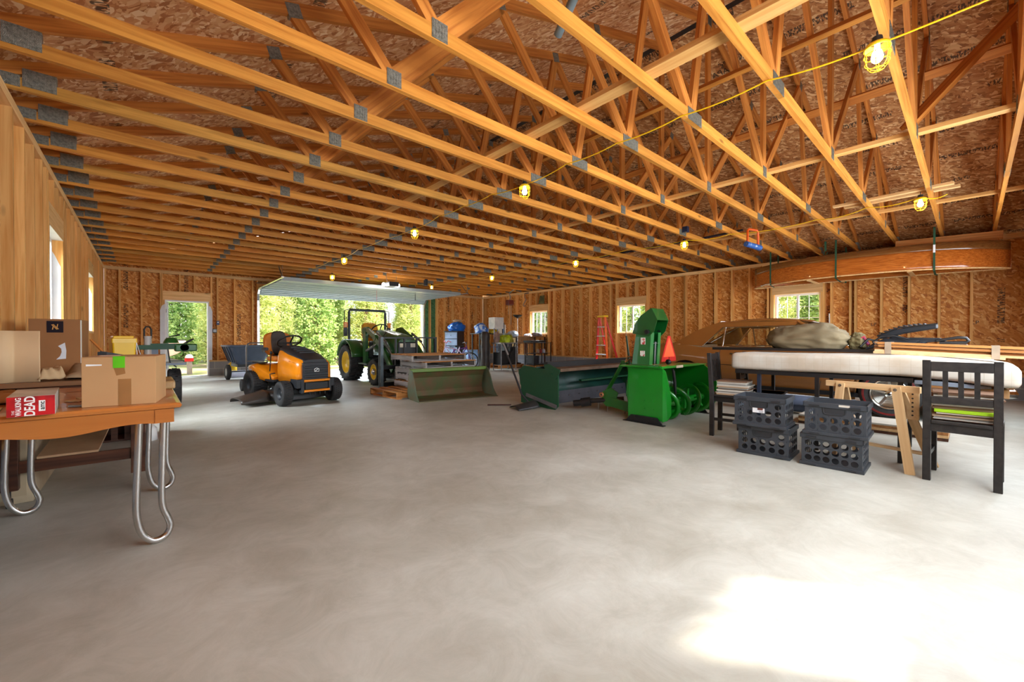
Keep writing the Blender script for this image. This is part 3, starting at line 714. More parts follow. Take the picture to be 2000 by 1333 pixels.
def tree_proto(seed, h, r, mat, z0, n, leaf, shape):
    rnd = random.Random(seed); t = thing('tree', 'x', 'tree')
    g = MB(); bend = rnd.uniform(-0.1, 0.1)
    g.tube([(0, 0, -0.2), (bend * 0.3, 0, h * 0.35), (bend, bend, h * 0.7), (bend, bend * 1.3, h * 0.97)], [0.15, 0.12, 0.08, 0.02], 8)
    for i in range(22):
        a = rnd.uniform(0, 2 * PI); zz = rnd.uniform(z0, h * 0.9); q = r * shape((zz - z0) / (h - z0)) * 0.85
        g.tube([(bend * zz / h, 0, zz), (q * 0.5 * math.cos(a), q * 0.5 * math.sin(a), zz + 0.1), (q * math.cos(a), q * math.sin(a), zz + 0.35)], [0.03, 0.02, 0.006], 5)
    part('trunk', g, 'bark', t)
    g = MB(); vs = []; fs = []
    for c in range(n):
        a = rnd.uniform(0, 2 * PI); u = rnd.random(); zz = z0 + u * (h - z0)
        q = r * shape(u) * math.sqrt(rnd.uniform(0.15, 1.0)); cx, cy = q * math.cos(a), q * math.sin(a)
        for k in range(26):
            p = Vector((cx + max(-.26, min(.26, rnd.gauss(0, 0.13))), cy + max(-.26, min(.26, rnd.gauss(0, 0.13))), zz + rnd.gauss(0, 0.14)))
            d = Vector((rnd.gauss(0, 1), rnd.gauss(0, 1), rnd.gauss(0.3, 0.7))).normalized(); e = d.cross(Vector((rnd.gauss(0, 1), rnd.gauss(0, 1), rnd.gauss(0, 1)))).normalized()
            l, w = leaf[0] * rnd.uniform(0.7, 1.3), leaf[1]
            i0 = len(vs); vs += [p - e * w, p + e * w, p + d * l + e * w * 0.4, p + d * l - e * w * 0.4]; fs.append((i0, i0 + 1, i0 + 2, i0 + 3))
    g.add(vs, fs); part('foliage', g, mat, t)
    return t
pr = [tree_proto(1, 5.6, 0.86, 'leaf_a', 0.25, 300, (0.19, 0.020), lambda u: 1.0 - 0.62 * u * u),
      tree_proto(2, 3.4, 0.88, 'leaf_b', 0.0, 240, (0.11, 0.045), lambda u: math.sqrt(max(0.05, 1 - (1.7 * u - 0.75) ** 2 / 1.1))),
      tree_proto(3, 7.5, 0.86, 'leaf_c', 1.7, 200, (0.16, 0.032), lambda u: 0.4 + 0.62 * math.sin(PI * min(1, u + 0.08)))]
LB = ['light green pine,', 'dense leafy green bush,', 'tall thin green tree,']
spots = []
rt = random.Random(21)
def row(n, x0, dx, y0, dy, kinds, w):
    for i in range(n): spots.append((x0 + i * dx + rt.uniform(-.04, .04), y0 + i * dy + rt.uniform(-.1, .1), kinds[i % len(kinds)], w))
row(5, 3.6, 2.3, 19.8, 0, (0, 1, 0, 0, 1), 'left in the first row beyond the garage doorway')
row(6, 2.5, 2.3, 22.2, 0, (0, 0, 2), 'left in the second row beyond the garage doorway')
row(7, 1.3, 2.3, 24.6, 0, (1, 0, 2, 0), 'left in the third row beyond the doorways')
row(8, 0.2, 2.3, 27.0, 0, (0, 0, 2), 'left in the fourth row beyond the doorways')
row(8, 17.2, 0, 2.6, 2.3, (1, 0, 0), 'the near end beyond the right wall windows')
row(9, 19.6, 0, 1.5, 2.3, (0, 1, 2), 'the near end, second row right of the building')
row(10, 22.0, 0, 0.4, 2.3, (2, 0), 'the near end, third row right of the building')
used = set(); cnt = {}
ORDN = ['first', 'second', 'third', 'fourth', 'fifth', 'sixth', 'seventh', 'eighth', 'ninth', 'tenth', 'eleventh', 'twelfth', 'thirteenth', 'fourteenth']
for x, y, k, w in spots:
    o = pr[k] if k not in used else dup(pr[k]); used.add(k)
    s = rt.uniform(0.92, 1.03); o.location = (x, y, -0.16); o.rotation_euler = (0, 0, rt.uniform(0, 6.28)); o.scale = (s, s, s)
    cnt[w] = cnt.get(w, 0) + 1; o['label'] = '%s %s from %s' % (LB[k], ORDN[cnt[w] - 1], w); o['group'] = 'trees ' + w + (' %s' % ('pine', 'bush', 'tall')[k]); o['category'] = 'tree'
# ---- boat on its trailer outside the small door
t = thing('boat_trailer', 'black boat trailer with red and white lamp and post outside the small door', 'trailer', (0, 0, 0))
g = MB(); g.bar((0.3, 20.0, 0.42), (1.15, 17.6, 0.22), 0.07, 0.07); g.bar((-0.3, 17.9, 0.30), (1.2, 17.5, 0.30), 0.06, 0.06); part('frame', g, 'black', t)
g = MB(); g.box(1.02, 1.26, 17.46, 17.56, 0.28, 0.40); part('tail_lamp', g, 'red', t, bevel=0.01)
g = MB(); g.lathe([(0, 0.13), (0.07, 0.11), (0.11, 0.05), (0.115, 0)], (1.14, 17.52, 0.40), n=16); part('guide_roller', g, 'white', t)
g = MB(); g.box(1.08, 1.22, 17.45, 17.59, -0.16, 0.28); part('jack_post', g, 'steel_dull', t)
M['boat'] = plain('faded pinkish boat hull', (206, 180, 160), 0.5, var=0.08)
g = MB()
def hull(u, v):
    y = 17.3 + u * 3.2; w = 0.62 * (1 - 0.0 * u); a = PI * v
    return (0.42 + w * math.cos(a) * (1 - 0.05 * u) + 0.0, y + 0.35 * abs(math.cos(a)) * 0, 0.98 - 0.52 * math.sin(a) ** 0.8)
g.grid(hull, 6, 14); g.add([hull(0, j / 14) for j in range(15)], [tuple(range(15))])
b_ = part('hull', g, 'boat', None, solid=0.02); b_.name = 'boat'; tag(b_, 'pale pinkish boat hull resting on the trailer outside the small door', 'boat')
g = MB(); g.tube([(-0.2, 17.35, 0.99), (1.04, 17.35, 0.99)], 0.02, 8); g.tube([(0.5, 17.35, 0.99), (0.55, 17.5, 1.09), (0.8, 17.5, 1.07)], 0.012, 6); part('rail', g, 'black', b_)
# ================================================================= LEFT: TABLES AND WHAT LIES ON THEM
M['table_wood'] = wood('varnished honey table wood', (190, 118, 56), (156, 86, 36), 0.5, 0.28, False, 0.3)
M['dark_wood'] = wood('dark stained wood', (88, 52, 34), (54, 30, 20), 0.6, 0.45, False)
def frustum(g, c, sx, sy, z0, z1, k=1.0):
    x, y = c; a = [(x - sx / 2, y - sy / 2, z0), (x + sx / 2, y - sy / 2, z0), (x + sx / 2, y + sy / 2, z0), (x - sx / 2, y + sy / 2, z0)]
    b2 = [(x - sx / 2 * k, y - sy / 2 * k, z1), (x + sx / 2 * k, y - sy / 2 * k, z1), (x + sx / 2 * k, y + sy / 2 * k, z1), (x - sx / 2 * k, y + sy / 2 * k, z1)]
    return g.loft([a, b2], True, False)
t = thing('dining_table', 'honey coloured wooden table with scalloped apron on looped steel tube legs', 'table', (-0.29, 3.24, 0))
TX0, TX1, TY0, TY1 = -0.40, 0.43, -0.62, 0.64
g = MB(); prof = [(0.0, 0.722), (0.02, 0.726), (0.026, 0.738), (0.018, 0.748), (0.004, 0.750)]
secs = []
for o_, z in prof:
    e = o_ - 0.024
    secs.append([(TX0 - e, TY0 - e, z), (TX1 + e, TY0 - e, z), (TX1 + e, TY1 + e, z), (TX0 - e, TY1 + e, z)])
g.loft(secs, True, False); part('tabletop', g, 'table_wood', t)
g = MB(); pts = []
n = 40
for i in range(n + 1):
    u = i / n; x = TX0 + 0.03 + u * (TX1 - TX0 - 0.06)
    z = 0.655 - 0.015 * (0.5 - 0.5 * math.cos(2 * PI * min(1, abs(u - 0.5) * 2) * 1.0)) if 0.1 < u < 0.9 else 0.655
    if abs(u - 0.5) < 0.4: z = 0.648 - 0.013 * math.cos((u - 0.5) * 2 * PI * 1.6)
    pts.append((x, TY0 + 0.02, z))
g.prism([(TX1 - 0.03, TY0 + 0.02, 0.722), (TX0 + 0.03, TY0 + 0.02, 0.722)] + pts, (0, 0.02, 0))
g.box(TX1 - 0.05, TX1 - 0.03, TY0 + 0.04, TY1 - 0.04, 0.655, 0.722); g.box(TX0 + 0.03, TX0 + 0.05, TY0 + 0.04, TY1 - 0.04, 0.655, 0.722)
g.box(TX0 + 0.03, TX1 - 0.03, TY1 - 0.04, TY1 - 0.02, 0.655, 0.722)
g.box(TX1 - 0.10, TX1 - 0.028, TY0 + 0.016, TY0 + 0.09, 0.655, 0.722)
part('apron', g, 'table_wood', t)
def loop_leg(x, y, s):
    P = [(-0.048, 0.66), (-0.054, 0.45), (-0.060, 0.26), (-0.058, 0.16), (-0.040, 0.075), (-0.006, 0.027), (0.028, 0.018), (0.058, 0.034), (0.072, 0.072), (0.064, 0.115), (0.044, 0.175), (0.038, 0.25), (0.042, 0.45), (0.048, 0.66)]
    # smooth the outline
    Q = []
    for i in range(len(P) - 1):
        p0, p1, p2, p3 = P[max(0, i - 1)], P[i], P[i + 1], P[min(len(P) - 1, i + 2)]
        for k in range(4):
            u = k / 4; Q.append(tuple(0.5 * ((2 * p1[d]) + (-p0[d] + p2[d]) * u + (2 * p0[d] - 5 * p1[d] + 4 * p2[d] - p3[d]) * u * u + (-p0[d] + 3 * p1[d] - 3 * p2[d] + p3[d]) * u ** 3) for d in (0, 1)))
    Q.append(P[-1])
    g = MB(); g.tube([(x + s * a, y + 0.25 * s * a, z) for a, z in Q], 0.0155, 12)
    part('leg', g, 'steel', t)
loop_leg(0.32, -0.42, 1); loop_leg(0.37, 0.53, 1); loop_leg(-0.26, 0.55, 1); loop_leg(-0.30, -0.42, -1)
# ---- second, dark legged table behind
t = thing('work_table', 'dark wooden table on casters behind the honey table, piled with boxes', 'table', (-0.36, 4.80, 0))
g = MB(); g.box(-0.34, 0.36, -0.83, 0.85, 0.755, 0.785); part('tabletop', g, wood('grey brown worn top', (150, 108, 74), (112, 78, 52), 0.5, 0.4, False), t, bevel=0.003)
for x, y in ((0.33, -0.80), (-0.27, -0.78), (0.33, 0.80), (-0.27, 0.80)):
    g = MB(); g.box(x - 0.04, x + 0.04, y - 0.03, y + 0.03, 0.11, 0.755); lg = part('leg', g, 'dark_wood', t, bevel=0.003)
    g = MB(); g.cyl((x, y, 0.05), (x, y, 0.11), 0.007, n=8); g.cyl((x - 0.012, y, 0.03), (x + 0.012, y, 0.03), 0.03, n=18); part('caster', g, 'black_plastic', lg)
for a, b2, z in (((0.29, -0.80), (-0.23, -0.78), 0.25), ((0.29, 0.80), (-0.23, 0.80), 0.42), ((0.33, -0.77), (0.33, 0.77), 0.50)):
    g = MB(); g.bar((a[0], a[1], z), (b2[0], b2[1], z), 0.03, 0.075); part('stretcher', g, 'dark_wood', t)
g = MB(); g.box(-0.30, 0.33, -0.81, -0.79, 0.69, 0.755); g.box(0.32, 0.34, -0.8, 0.8, 0.69, 0.755); part('apron', g, 'dark_wood', t)
# things under the tables
g = MB(); g.obox((0, 0, 0), (0.28, 1.66, 0.015), Matrix.Identity(3)); o = part('shelf_board', g, plain('pale melamine board', (188, 150, 112), 0.5, var=0.08)); o.location = (-0.33, 4.80, 0.388); o.rotation_euler = (0.104, 0.0, -0.05)
tag(o, 'pale loose board lying on the stretchers under the dark table', 'board')
t = thing('wooden_crate', 'dark slatted wooden crate on the floor under the far tables', 'crate', (-0.22, 6.05, 0))
g = MB(); g.box(-0.25, 0.25, -0.2, -0.17, 0.3, 0.62); g.box(-0.25, 0.25, 0.17, 0.2, 0.0, 0.62); g.box(-0.25, -0.22, -0.17, 0.17, 0.0, 0.62); g.box(0.22, 0.25, -0.17, 0.17, 0.0, 0.62); g.box(-0.22, 0.22, -0.17, 0.17, 0, 0.02); part('panel', g, 'dark_wood', t)
g = MB()
for k in range(5): g.box(-0.23 + k * 0.1, -0.18 + k * 0.1, -0.2, -0.185, 0.02, 0.3)
part('slat', g, 'dark_wood', t)
t = thing('cream_cabinet', 'cream panelled cabinet standing under the honey table by the left wall', 'cabinet', (-0.63, 4.6, 0))
g = MB(); g.box(-0.08, 0.09, -0.5, 0.5, 0.0, 0.62); part('body', g, plain('cream laminate', (186, 166, 136), 0.5), t, bevel=0.004)
g = MB(); g.box(-0.06, 0.06, -0.512, -0.5, 0.05, 0.57); part('door', g, plain('cream door', (176, 156, 126), 0.5), t)
g = MB(); g.lathe([(0, 0.16), (0.06, 0.155), (0.085, 0.12), (0.09, 0.0), (0, 0)], (0.02, 5.75, 0), n=24); tag(part('white_bucket', g, 'white'), 'white round tub on the floor under the far end of the dark table', 'tub')
# ---- cardboard box with green tape
t = thing('cardboard_box', 'big brown cardboard box with a piece of green tape on the honey table', 'box', (-0.06, 2.84, 0.7505), math.radians(-9))
g = MB(); g.box(-0.13, 0.13, -0.15, 0.15, 0, 0.228); g.box(-0.13, 0.13, -0.15, -0.002, 0.228, 0.231); g.box(-0.13, 0.13, 0.002, 0.15, 0.228, 0.231)
part('carton', g, 'card', t, bevel=0.0015)
g = MB(); g.box(-0.024, 0.018, -0.1512, -0.1502, 0.178, 0.233); g.box(-0.024, 0.018, -0.152, -0.11, 0.2312, 0.2322); part('green_tape', g, plain('green tape', (98, 200, 24), 0.4, var=0.1), t)
g = MB(); g.prism([(-0.022, -0.1506, 0.178), (0.016, -0.1506, 0.178), (0.020, -0.1506, 0.150), (-0.012, -0.1506, 0.142)], (0, 0.0003, 0)); g.box(-0.006, 0.040, -0.1508, -0.1502, 0.0, 0.125); part('brown_tape', g, plain('brown tape', (158, 112, 66), 0.3), t)
g = MB(); g.prism([(-0.115, -0.1506, 0.198), (-0.062, -0.1506, 0.196), (-0.062, -0.1506, 0.191), (-0.115, -0.1506, 0.189)], (0, 0.0003, 0)); g.box(-0.10, -0.03, -0.02, 0.03, 0.2312, 0.2318); part('white_tape', g, 'white', t)
# ---- board game / toy box with red end
t = thing('red_package', 'long box with red end printed THE WALKING DEAD hanging over the table edge', 'box', (-0.345, 2.60, 0.7505), math.radians(4))
bx0, bx1, bh = -0.066, 0.066, 0.082
g = MB(); g.box(bx0, bx1, -0.035, 0.32, 0, bh); part('carton', g, plain('grey white printed card', (204, 200, 190), 0.35, var=0.25, scale=9), t, bevel=0.002)
M['game_red'] = plain('printed red', (190, 12, 18), 0.35, rgb2=(120, 8, 14), thr=(0.3, 0.55), scale=16)
g = MB(); g.box(bx0 + 0.001, bx1 - 0.001, -0.0362, -0.0351, 0.001, bh - 0.001); e = part('end_label', g, 'game_red', t)
M['ink_white'] = plain('white ink', (236, 232, 226), 0.5, var=0.02); M['ink_black'] = plain('black ink', (16, 16, 16), 0.5, var=0.02)
yy = -0.0364
text('lettering', 'THE', 0.010, (bx0 + 0.018, yy, bh * 0.22), (0, 0, 1), (-1, 0, 0), 'ink_white', t)
text('lettering', 'WALKING', 0.0215, (bx0 + 0.032, yy, bh * 0.50), (0, 0, 1), (-1, 0, 0), 'ink_white', t, sx=0.74, bold=0.022)
text('lettering', 'DEAD', 0.040, (bx0 + 0.063, yy, bh * 0.50), (0, 0, 1), (-1, 0, 0), 'ink_white', t, sx=0.76, bold=0.022)
g = MB(); g.box(bx0 + 0.086, bx0 + 0.104, -0.0370, -0.0362, bh * 0.22, bh * 0.76); part('logo_patch', g, 'ink_white', t)
text('lettering', 'amc', 0.021, (bx0 + 0.0955, -0.0372, bh * 0.495), (0, 0, 1), (-1, 0, 0), 'ink_black', t, bold=0.02)
# papers, paint chip, brown paper bag on the table
def crumple(name, w, d, h, seed, mat, loc, rot, label, cat, nu=22, nv=22, edge=0.0):
    r = random.Random(seed); ph = [(r.uniform(2, 9), r.uniform(2, 9), r.uniform(0, 6)) for _ in range(7)]
    def f(u, v):
        e = min(1, 6 * min(u, 1 - u)) * min(1, 6 * min(v, 1 - v))
        q = sum(abs(math.sin(a * u + b3 * v + c)) for a, b3, c in ph) / 7
        return (w * (u - 0.5), d * (v - 0.5), (edge + h * q) * (0.15 + 0.85 * e))
    g = MB(); g.grid(f, nu, nv, True); o = part(name, g, mat, None, solid=0.002); o.location = loc; o.rotation_euler = (0, 0, rot); return tag(o, label, cat)
M['paper'] = plain('white paper', (228, 228, 230), 0.6, var=0.06)
g = MB(); g.lathe([(0, 0), (0.05, 0), (0.052, 0.004), (0.03, 0.006), (0, 0.005)], n=28); o = part('paper_plate', g, 'paper'); o.location = (-0.245, 3.02, 0.7505); tag(o, 'white paper disc lying on the honey table left of the big carton', 'paper')
g = MB(); g.box(-0.05, 0.05, -0.03, 0.03, 0, 0.003); o = part('envelope', g, 'paper'); o.location = (-0.21, 3.14, 0.7505); o.rotation_euler = (0, 0, 0.3); tag(o, 'folded white sheet behind the paper disc on the honey table', 'paper')
g = MB(); g.cyl((-0.025, 0, 0.006), (0.025, 0.01, 0.006), 0.006, n=10); o = part('pen_cap', g, 'steel_dull'); o.location = (-0.235, 2.74, 0.7505); o.rotation_euler = (0, 0, -0.6); tag(o, 'small metal tube on the table between red package and carton', 'tool')
crumple('paper_bag', 0.24, 0.30, 0.05, 5, plain('brown kraft paper', (172, 116, 64), 0.7, var=0.15), (-0.56, 3.22, 0.752), 0.2, 'crumpled brown paper bag at the left edge of the honey table', 'bag', edge=0.01)
g = MB(); g.box(-0.10, 0.10, -0.06, 0.06, 0, 0.004); o = part('notepad', g, 'paper'); o.location = (-0.57, 2.86, 0.7505); o.rotation_euler = (0, 0, 0.1); tag(o, 'flat white sheet beside the red package at the table left edge', 'paper')
g = MB(); g.box(-0.13, 0.13, -0.20, 0.2, 0, 0.05); o = part('brown_case', g, plain('tan leather case', (150, 112, 70), 0.35, rgb2=(196, 170, 116)), None, bevel=0.01); o.location = (0.02, 3.55, 0.7505); tag(o, 'shiny tan flat case behind the big carton at the table end', 'case')
# ---- on the dark table: foam roll, brown box with black label, cloths, clamp, bucket
def roll(u, v):
    a = 2.2 * PI * u; r = 0.055 + 0.016 * u
    if u < 0.62: return (-0.02 + r * math.cos(a + 1.5), r * 1.3 * math.sin(a + 1.5), 0.33 * v)
    k = (u - 0.62) / 0.38; a = 2.2 * PI * 0.62; r = 0.055 + 0.016 * 0.62
    return (-0.02 + r * math.cos(a + 1.5) + 0.115 * k, r * 1.3 * math.sin(a + 1.5) - 0.02 * k, 0.33 * v)
g = MB(); g.grid(roll, 60, 2); o = part('foam_sheet', g, plain('cream packing foam', (222, 190, 146), 0.7, var=0.03), None, solid=0.004); o.location = (-0.655, 4.12, 0.786); tag(o, 'cream foam sheet standing curled on the dark table', 'packing foam')
t = thing('shipping_box', 'brown cardboard box with a navy N label standing on the dark table', 'box', (-0.47, 4.68, 0.7855), math.radians(-4))
g = MB(); g.box(-0.135, 0.125, -0.16, 0.16, 0, 0.425); part('carton', g, 'card_dark', t, bevel=0.002)
g = MB(); g.box(-0.046, 0.038, -0.1622, -0.1602, 0.325, 0.410); part('navy_label', g, plain('navy black label', (18, 20, 34), 0.3, var=0.02), t)
g = MB()
c = (-0.004, 0.367)
for q in (0, 1):
    s = 1 if q == 0 else -1
    g.prism([(c[0] + s * -0.020, -0.1626, c[1] + s * 0.016), (c[0] + s * -0.006, -0.1626, c[1] + s * 0.020), (c[0] + s * 0.010, -0.1626, c[1] - s * 0.014), (c[0] + s * 0.004, -0.1626, c[1] - s * 0.016)], (0, 0.0004, 0))
g.prism([(c[0] - 0.016, -0.1626, c[1] - 0.02), (c[0] - 0.010, -0.1626, c[1] - 0.02), (c[0] - 0.006, -0.1626, c[1] + 0.014), (c[0] - 0.010, -0.1626, c[1] + 0.012)], (0, 0.0004, 0))
g.prism([(c[0] + 0.016, -0.1626, c[1] + 0.022), (c[0] + 0.011, -0.1626, c[1] + 0.02), (c[0] + 0.006, -0.1626, c[1] - 0.012), (c[0] + 0.011, -0.1626, c[1] - 0.014)], (0, 0.0004, 0))
part('emblem', g, plain('gold print', (214, 160, 90), 0.4), t)
g = MB(); g.prism([(0.010, -0.1606, 0.225), (0.045, -0.1606, 0.250), (0.052, -0.1606, 0.19), (0.050, -0.1606, 0.13), (0.0, -0.1606, 0.125), (0.020, -0.1606, 0.15), (0.028, -0.1606, 0.18), (0.026, -0.1606, 0.205)], (0, 0.0004, 0)); part('torn_label', g, 'paper', t)
g = MB(); g.box(0.1255, 0.1275, -0.155, -0.120, 0.05, 0.42); part('tape_edge', g, 'white', t)
crumple('work_glove', 0.13, 0.12, 0.09, 9, plain('cream cotton', (206, 176, 132), 0.85, var=0.1), (-0.46, 4.12, 0.786), 0.2, 'rolled cream cotton cloth on the dark table beside the foam sheet', 'cloth', edge=0.02)
o = crumple('canvas_bag', 0.30, 0.26, 0.11, 12, plain('grey tan canvas', (176, 146, 110), 0.85, var=0.2), (-0.26, 4.20, 0.786), 0.1, 'crumpled tan canvas bag marked 5 on the dark table', 'bag', edge=0.015)
text('lettering', '5', 0.05, (-0.05, -0.132, 0.045), (1, 0, 0), (0, -0.3, 1), 'ink_black', o)
t = thing('bar_clamp', 'black clamp with orange wooden handle lying on the canvas bag', 'tool', (-0.16, 4.62, 0.86))
g = MB(); g.bar((-0.10, 0, 0.09), (0.18, 0.02, 0.02), 0.03, 0.035); g.box(-0.11, -0.06, -0.02, 0.02, 0.0, 0.10); g.box(0.10, 0.19, -0.03, 0.03, -0.04, 0.03); part('jaw', g, 'black', t)
g = MB(); g.cyl((-0.15, 0.02, 0.20), (-0.08, 0, 0.10), 0.009, n=10); part('handle', g, plain('orange wood', (196, 116, 40), 0.5), t)
t = thing('yellow_bucket', 'square yellow pail with hinged lid behind the big carton', 'bucket', (-0.15, 5.45, 0.79), 0.2)
g = MB(); frustum(g, (0, 0), 0.15, 0.15, 0, 0.24, 1.14); part('pail', g, 'yellow', t, bevel=0.012)
g = MB(); frustum(g, (0, 0), 0.184, 0.184, 0.235, 0.275, 0.97); g.box(-0.075, 0.075, -0.05, 0.07, 0.275, 0.30); part('lid', g, 'yellow', t, bevel=0.008)
g = MB(); g.tube([(0.095, -0.03, 0.24), (0.12, -0.05, 0.12), (0.10, -0.06, 0.03), (0.09, -0.04, 0.24)], 0.003, 6); part('handle', g, 'white', t)
text('lettering', 'cat', 0.035, (0.0, -0.083, 0.10), (1, 0, 0), (0, 0, 1), 'ink_black', t)
# ---- green log splitter (beam, wheel, engine) by the left wall
t = thing('log_splitter', 'green wheeled log splitter with black engine by the small door', 'machine', (0.18, 8.3, 0))
g = MB(); g.bar((-0.45, 0, 0.93), (0.34, 0, 0.93), 0.14, 0.07); g.box(-0.1, 0.32, -0.08, 0.08, 0.965, 0.985); part('beam', g, 'green_dark', t)
g = MB(); g.box(0.18, 0.46, -0.10, 0.12, 0.86, 0.98); g.lathe([(0, 0.09), (0.06, 0.085), (0.09, 0.03), (0.10, 0.0)], (0.14, 0, 0.99), n=20); part('engine_housing', g, 'tractor_green', t, bevel=0.02)
g = MB(); g.lathe([(0, 0.05), (0.05, 0.04), (0.055, 0.0), (0, 0)], (0.30, -0.10, 0.92), 'Y', 18); g.tube([(0.2, 0, 1.02), (0.12, 0, 1.09), (0.25, 0, 1.12)], 0.012, 8); g.tube([(0.3, 0, 0.98), (0.42, 0, 1.06)], 0.014, 8); g.tube([(0.1, -0.1, 0.9), (0.12, -0.12, 0.7), (0.2, -0.12, 0.62)], 0.01, 6); part('starter_cover', g, 'black', t)
g = MB(); g.cyl((-0.13, -0.02, 0.55), (-0.13, -0.02, 1.10), 0.045, n=20); part('cylinder', g, plain('pale grey tube', (196, 190, 184), 0.4), t)
g = MB(); g.tube([(-0.17, -0.02, 1.06), (-0.17, -0.02, 1.20), (-0.15, -0.02, 1.24), (-0.11, -0.02, 1.24), (-0.09, -0.02, 1.20), (-0.09, -0.02, 1.06)], 0.011, 8); part('handle', g, 'black', t)
def tyre(R, w, r, axis_x, lugs=0, name='tire', parent=None, c=(0, 0, 0), rimmat='rim_yellow', lugh=0.02, ag=False, rimdeep=0.03):
    """wheel on an X axle: rounded carcass, tread blocks, dished rim as a sub-part"""
    h = w / 2; prof = [(r, -h * 0.72), (r + (R - r) * 0.35, -h * 0.98), (r + (R - r) * 0.75, -h), (R * 0.985 - lugh * 0.5, -h * 0.8), (R - lugh, -h * 0.4), (R - lugh, h * 0.4), (R * 0.985 - lugh * 0.5, h * 0.8), (r + (R - r) * 0.75, h), (r + (R - r) * 0.35, h * 0.98), (r, h * 0.72)]
    g = MB(); g.lathe(prof, c, 'X', 40)
    for i in range(lugs):
        a = 2 * PI * i / lugs
        for s in (-1, 1):
            aa = a + (PI / lugs if s > 0 else 0)
            if ag:
                p0 = Vector((s * h * 0.02, math.cos(aa) * (R - lugh / 2), math.sin(aa) * (R - lugh / 2))); a2 = aa + 1.4 / lugs * 2.0
                p1 = Vector((s * h * 0.98, math.cos(a2) * (R - lugh * 0.9), math.sin(a2) * (R - lugh * 0.9)))
                rad = Vector((0, math.cos((aa + a2) / 2), math.sin((aa + a2) / 2))); g.bar(p0 + Vector(c), p1 + Vector(c), R * 0.085, lugh * 1.5, rad)
            else:
                for q in (0.22, 0.66):
                    a3 = aa + (0.5 * PI / lugs if q > 0.5 else 0); rad = Vector((0, math.cos(a3), math.sin(a3))); tg = Vector((0, -math.sin(a3), math.cos(a3)))
                    g.obox(Vector(c) + rad * (R - lugh * 0.6 - (0.006 if q > 0.5 else 0)) + Vector((s * h * q, 0, 0)), (h * 0.38, 2 * PI * R / lugs * 0.34, lugh), Matrix((Vector((1, 0, 0)), tg, rad)).transposed())
    o = part(name, g, 'rubber', parent)
    g = MB(); e = rimdeep
    for s in (-1, 1):
        g.lathe([(r + 0.012, s * h * 0.74), (r, s * h * 0.80), (r - 0.012, s * h * 0.70), (r * 0.8, s * (h * 0.7 - e)), (r * 0.42, s * (h * 0.7 - e)), (r * 0.36, s * (h * 0.7 - e * 0.4)), (0.0, s * (h * 0.7 - e * 0.4))], c, 'X', 32)
    part('rim', g, rimmat, o)
    return o
o = tyre(0.30, 0.16, 0.15, True, 22, 'tire', t, (0.18, 0.05, 0.30), 'white', 0.015)
g = MB(); g.bar((-0.3, 0.05, 0.3), (0.1, 0.05, 0.3), 0.05, 0.05); g.box(0.05, 0.30, -0.28, 0.36, 0.66, 0.69); g.bar((-0.05, 0.05, 0.3), (-0.05, 0.0, 0.95), 0.08, 0.08); part('fender', g, plain('grey blue steel', (120, 130, 146), 0.4), t)
# ================================================================= RIDING MOWER
def arc(c, r, a0, a1, n, plane='YZ', x=0.0):
    out = []
    for i in range(n + 1):
        a = a0 + (a1 - a0) * i / n; p = (c[0] + r * math.cos(a), c[1] + r * math.sin(a)); out.append((x, p[0], p[1]) if plane == 'YZ' else p)
    return out
t = thing('riding_mower', 'orange and black riding lawn mower in front of the garage doorway', 'lawn mower', (1.93, 7.86, 0), math.radians(9))
BK = 'black_plastic'
for s, x in ((-1, -0.40), (1, 0.40)):
    o = tyre(0.20, 0.16, 0.095, True, 34, 'tire', t, (x, -0.62, 0.20), BK, 0.012)
    o = tyre(0.255, 0.24, 0.13, True, 34, 'tire', t, (x * 0.95, 0.60, 0.255), BK, 0.014)
def ring(y, w, z0, z1, n=18, sq=0.55, cx=0):
    """hood section: flat bottom, round shouldered top"""
    out = [(cx - w / 2, y, z0)]
    for i in range(n + 1):
        a = PI - PI * i / n; ca, sa = math.cos(a), math.sin(a)
        out.append((cx + w / 2 * math.copysign(abs(ca) ** sq, ca), y, z0 + (z1 - z0) * (0.35 + 0.65 * abs(sa) ** sq)))
    out.append((cx + w / 2, y, z0)); return out
g = MB(); g.loft([ring(-0.82, 0.46, 0.44, 0.70), ring(-0.79, 0.54, 0.40, 0.735), ring(-0.62, 0.57, 0.38, 0.79), ring(-0.35, 0.58, 0.36, 0.85), ring(-0.12, 0.56, 0.36, 0.90), ring(0.02, 0.48, 0.38, 0.92)], True, True)
part('hood', g, 'mower_orange', t)
g = MB(); g.loft([ring(-0.84, 0.36, 0.66, 0.725), ring(-0.62, 0.44, 0.66, 0.81), ring(-0.35, 0.46, 0.7, 0.875), ring(-0.10, 0.44, 0.7, 0.925), ring(0.05, 0.40, 0.7, 0.94)], True, True)
for k in range(4): g.box(-0.12, 0.12, -0.55 + k * 0.11, -0.52 + k * 0.11, 0.815 + 0.025 * k, 0.842 + 0.025 * k)
part('hood_top', g, BK, t)
g = MB(); g.box(-0.205, 0.205, -0.85, -0.78, 0.40, 0.68)
for k in range(3): g.box(-0.19, 0.19, -0.87, -0.84, 0.44 + k * 0.075, 0.475 + k * 0.075)
gr = part('grille', g, BK, t, bevel=0.008)
g = MB(); g.tube([(-0.035, -0.878, 0.535), (-0.035, -0.878, 0.575), (0.0, -0.878, 0.59), (0.035, -0.878, 0.575), (0.035, -0.878, 0.535)], 0.006, 6, closed=True); g.bar((-0.03, -0.878, 0.54), (0.02, -0.878, 0.575), 0.008, 0.008); part('emblem', g, 'white', gr)
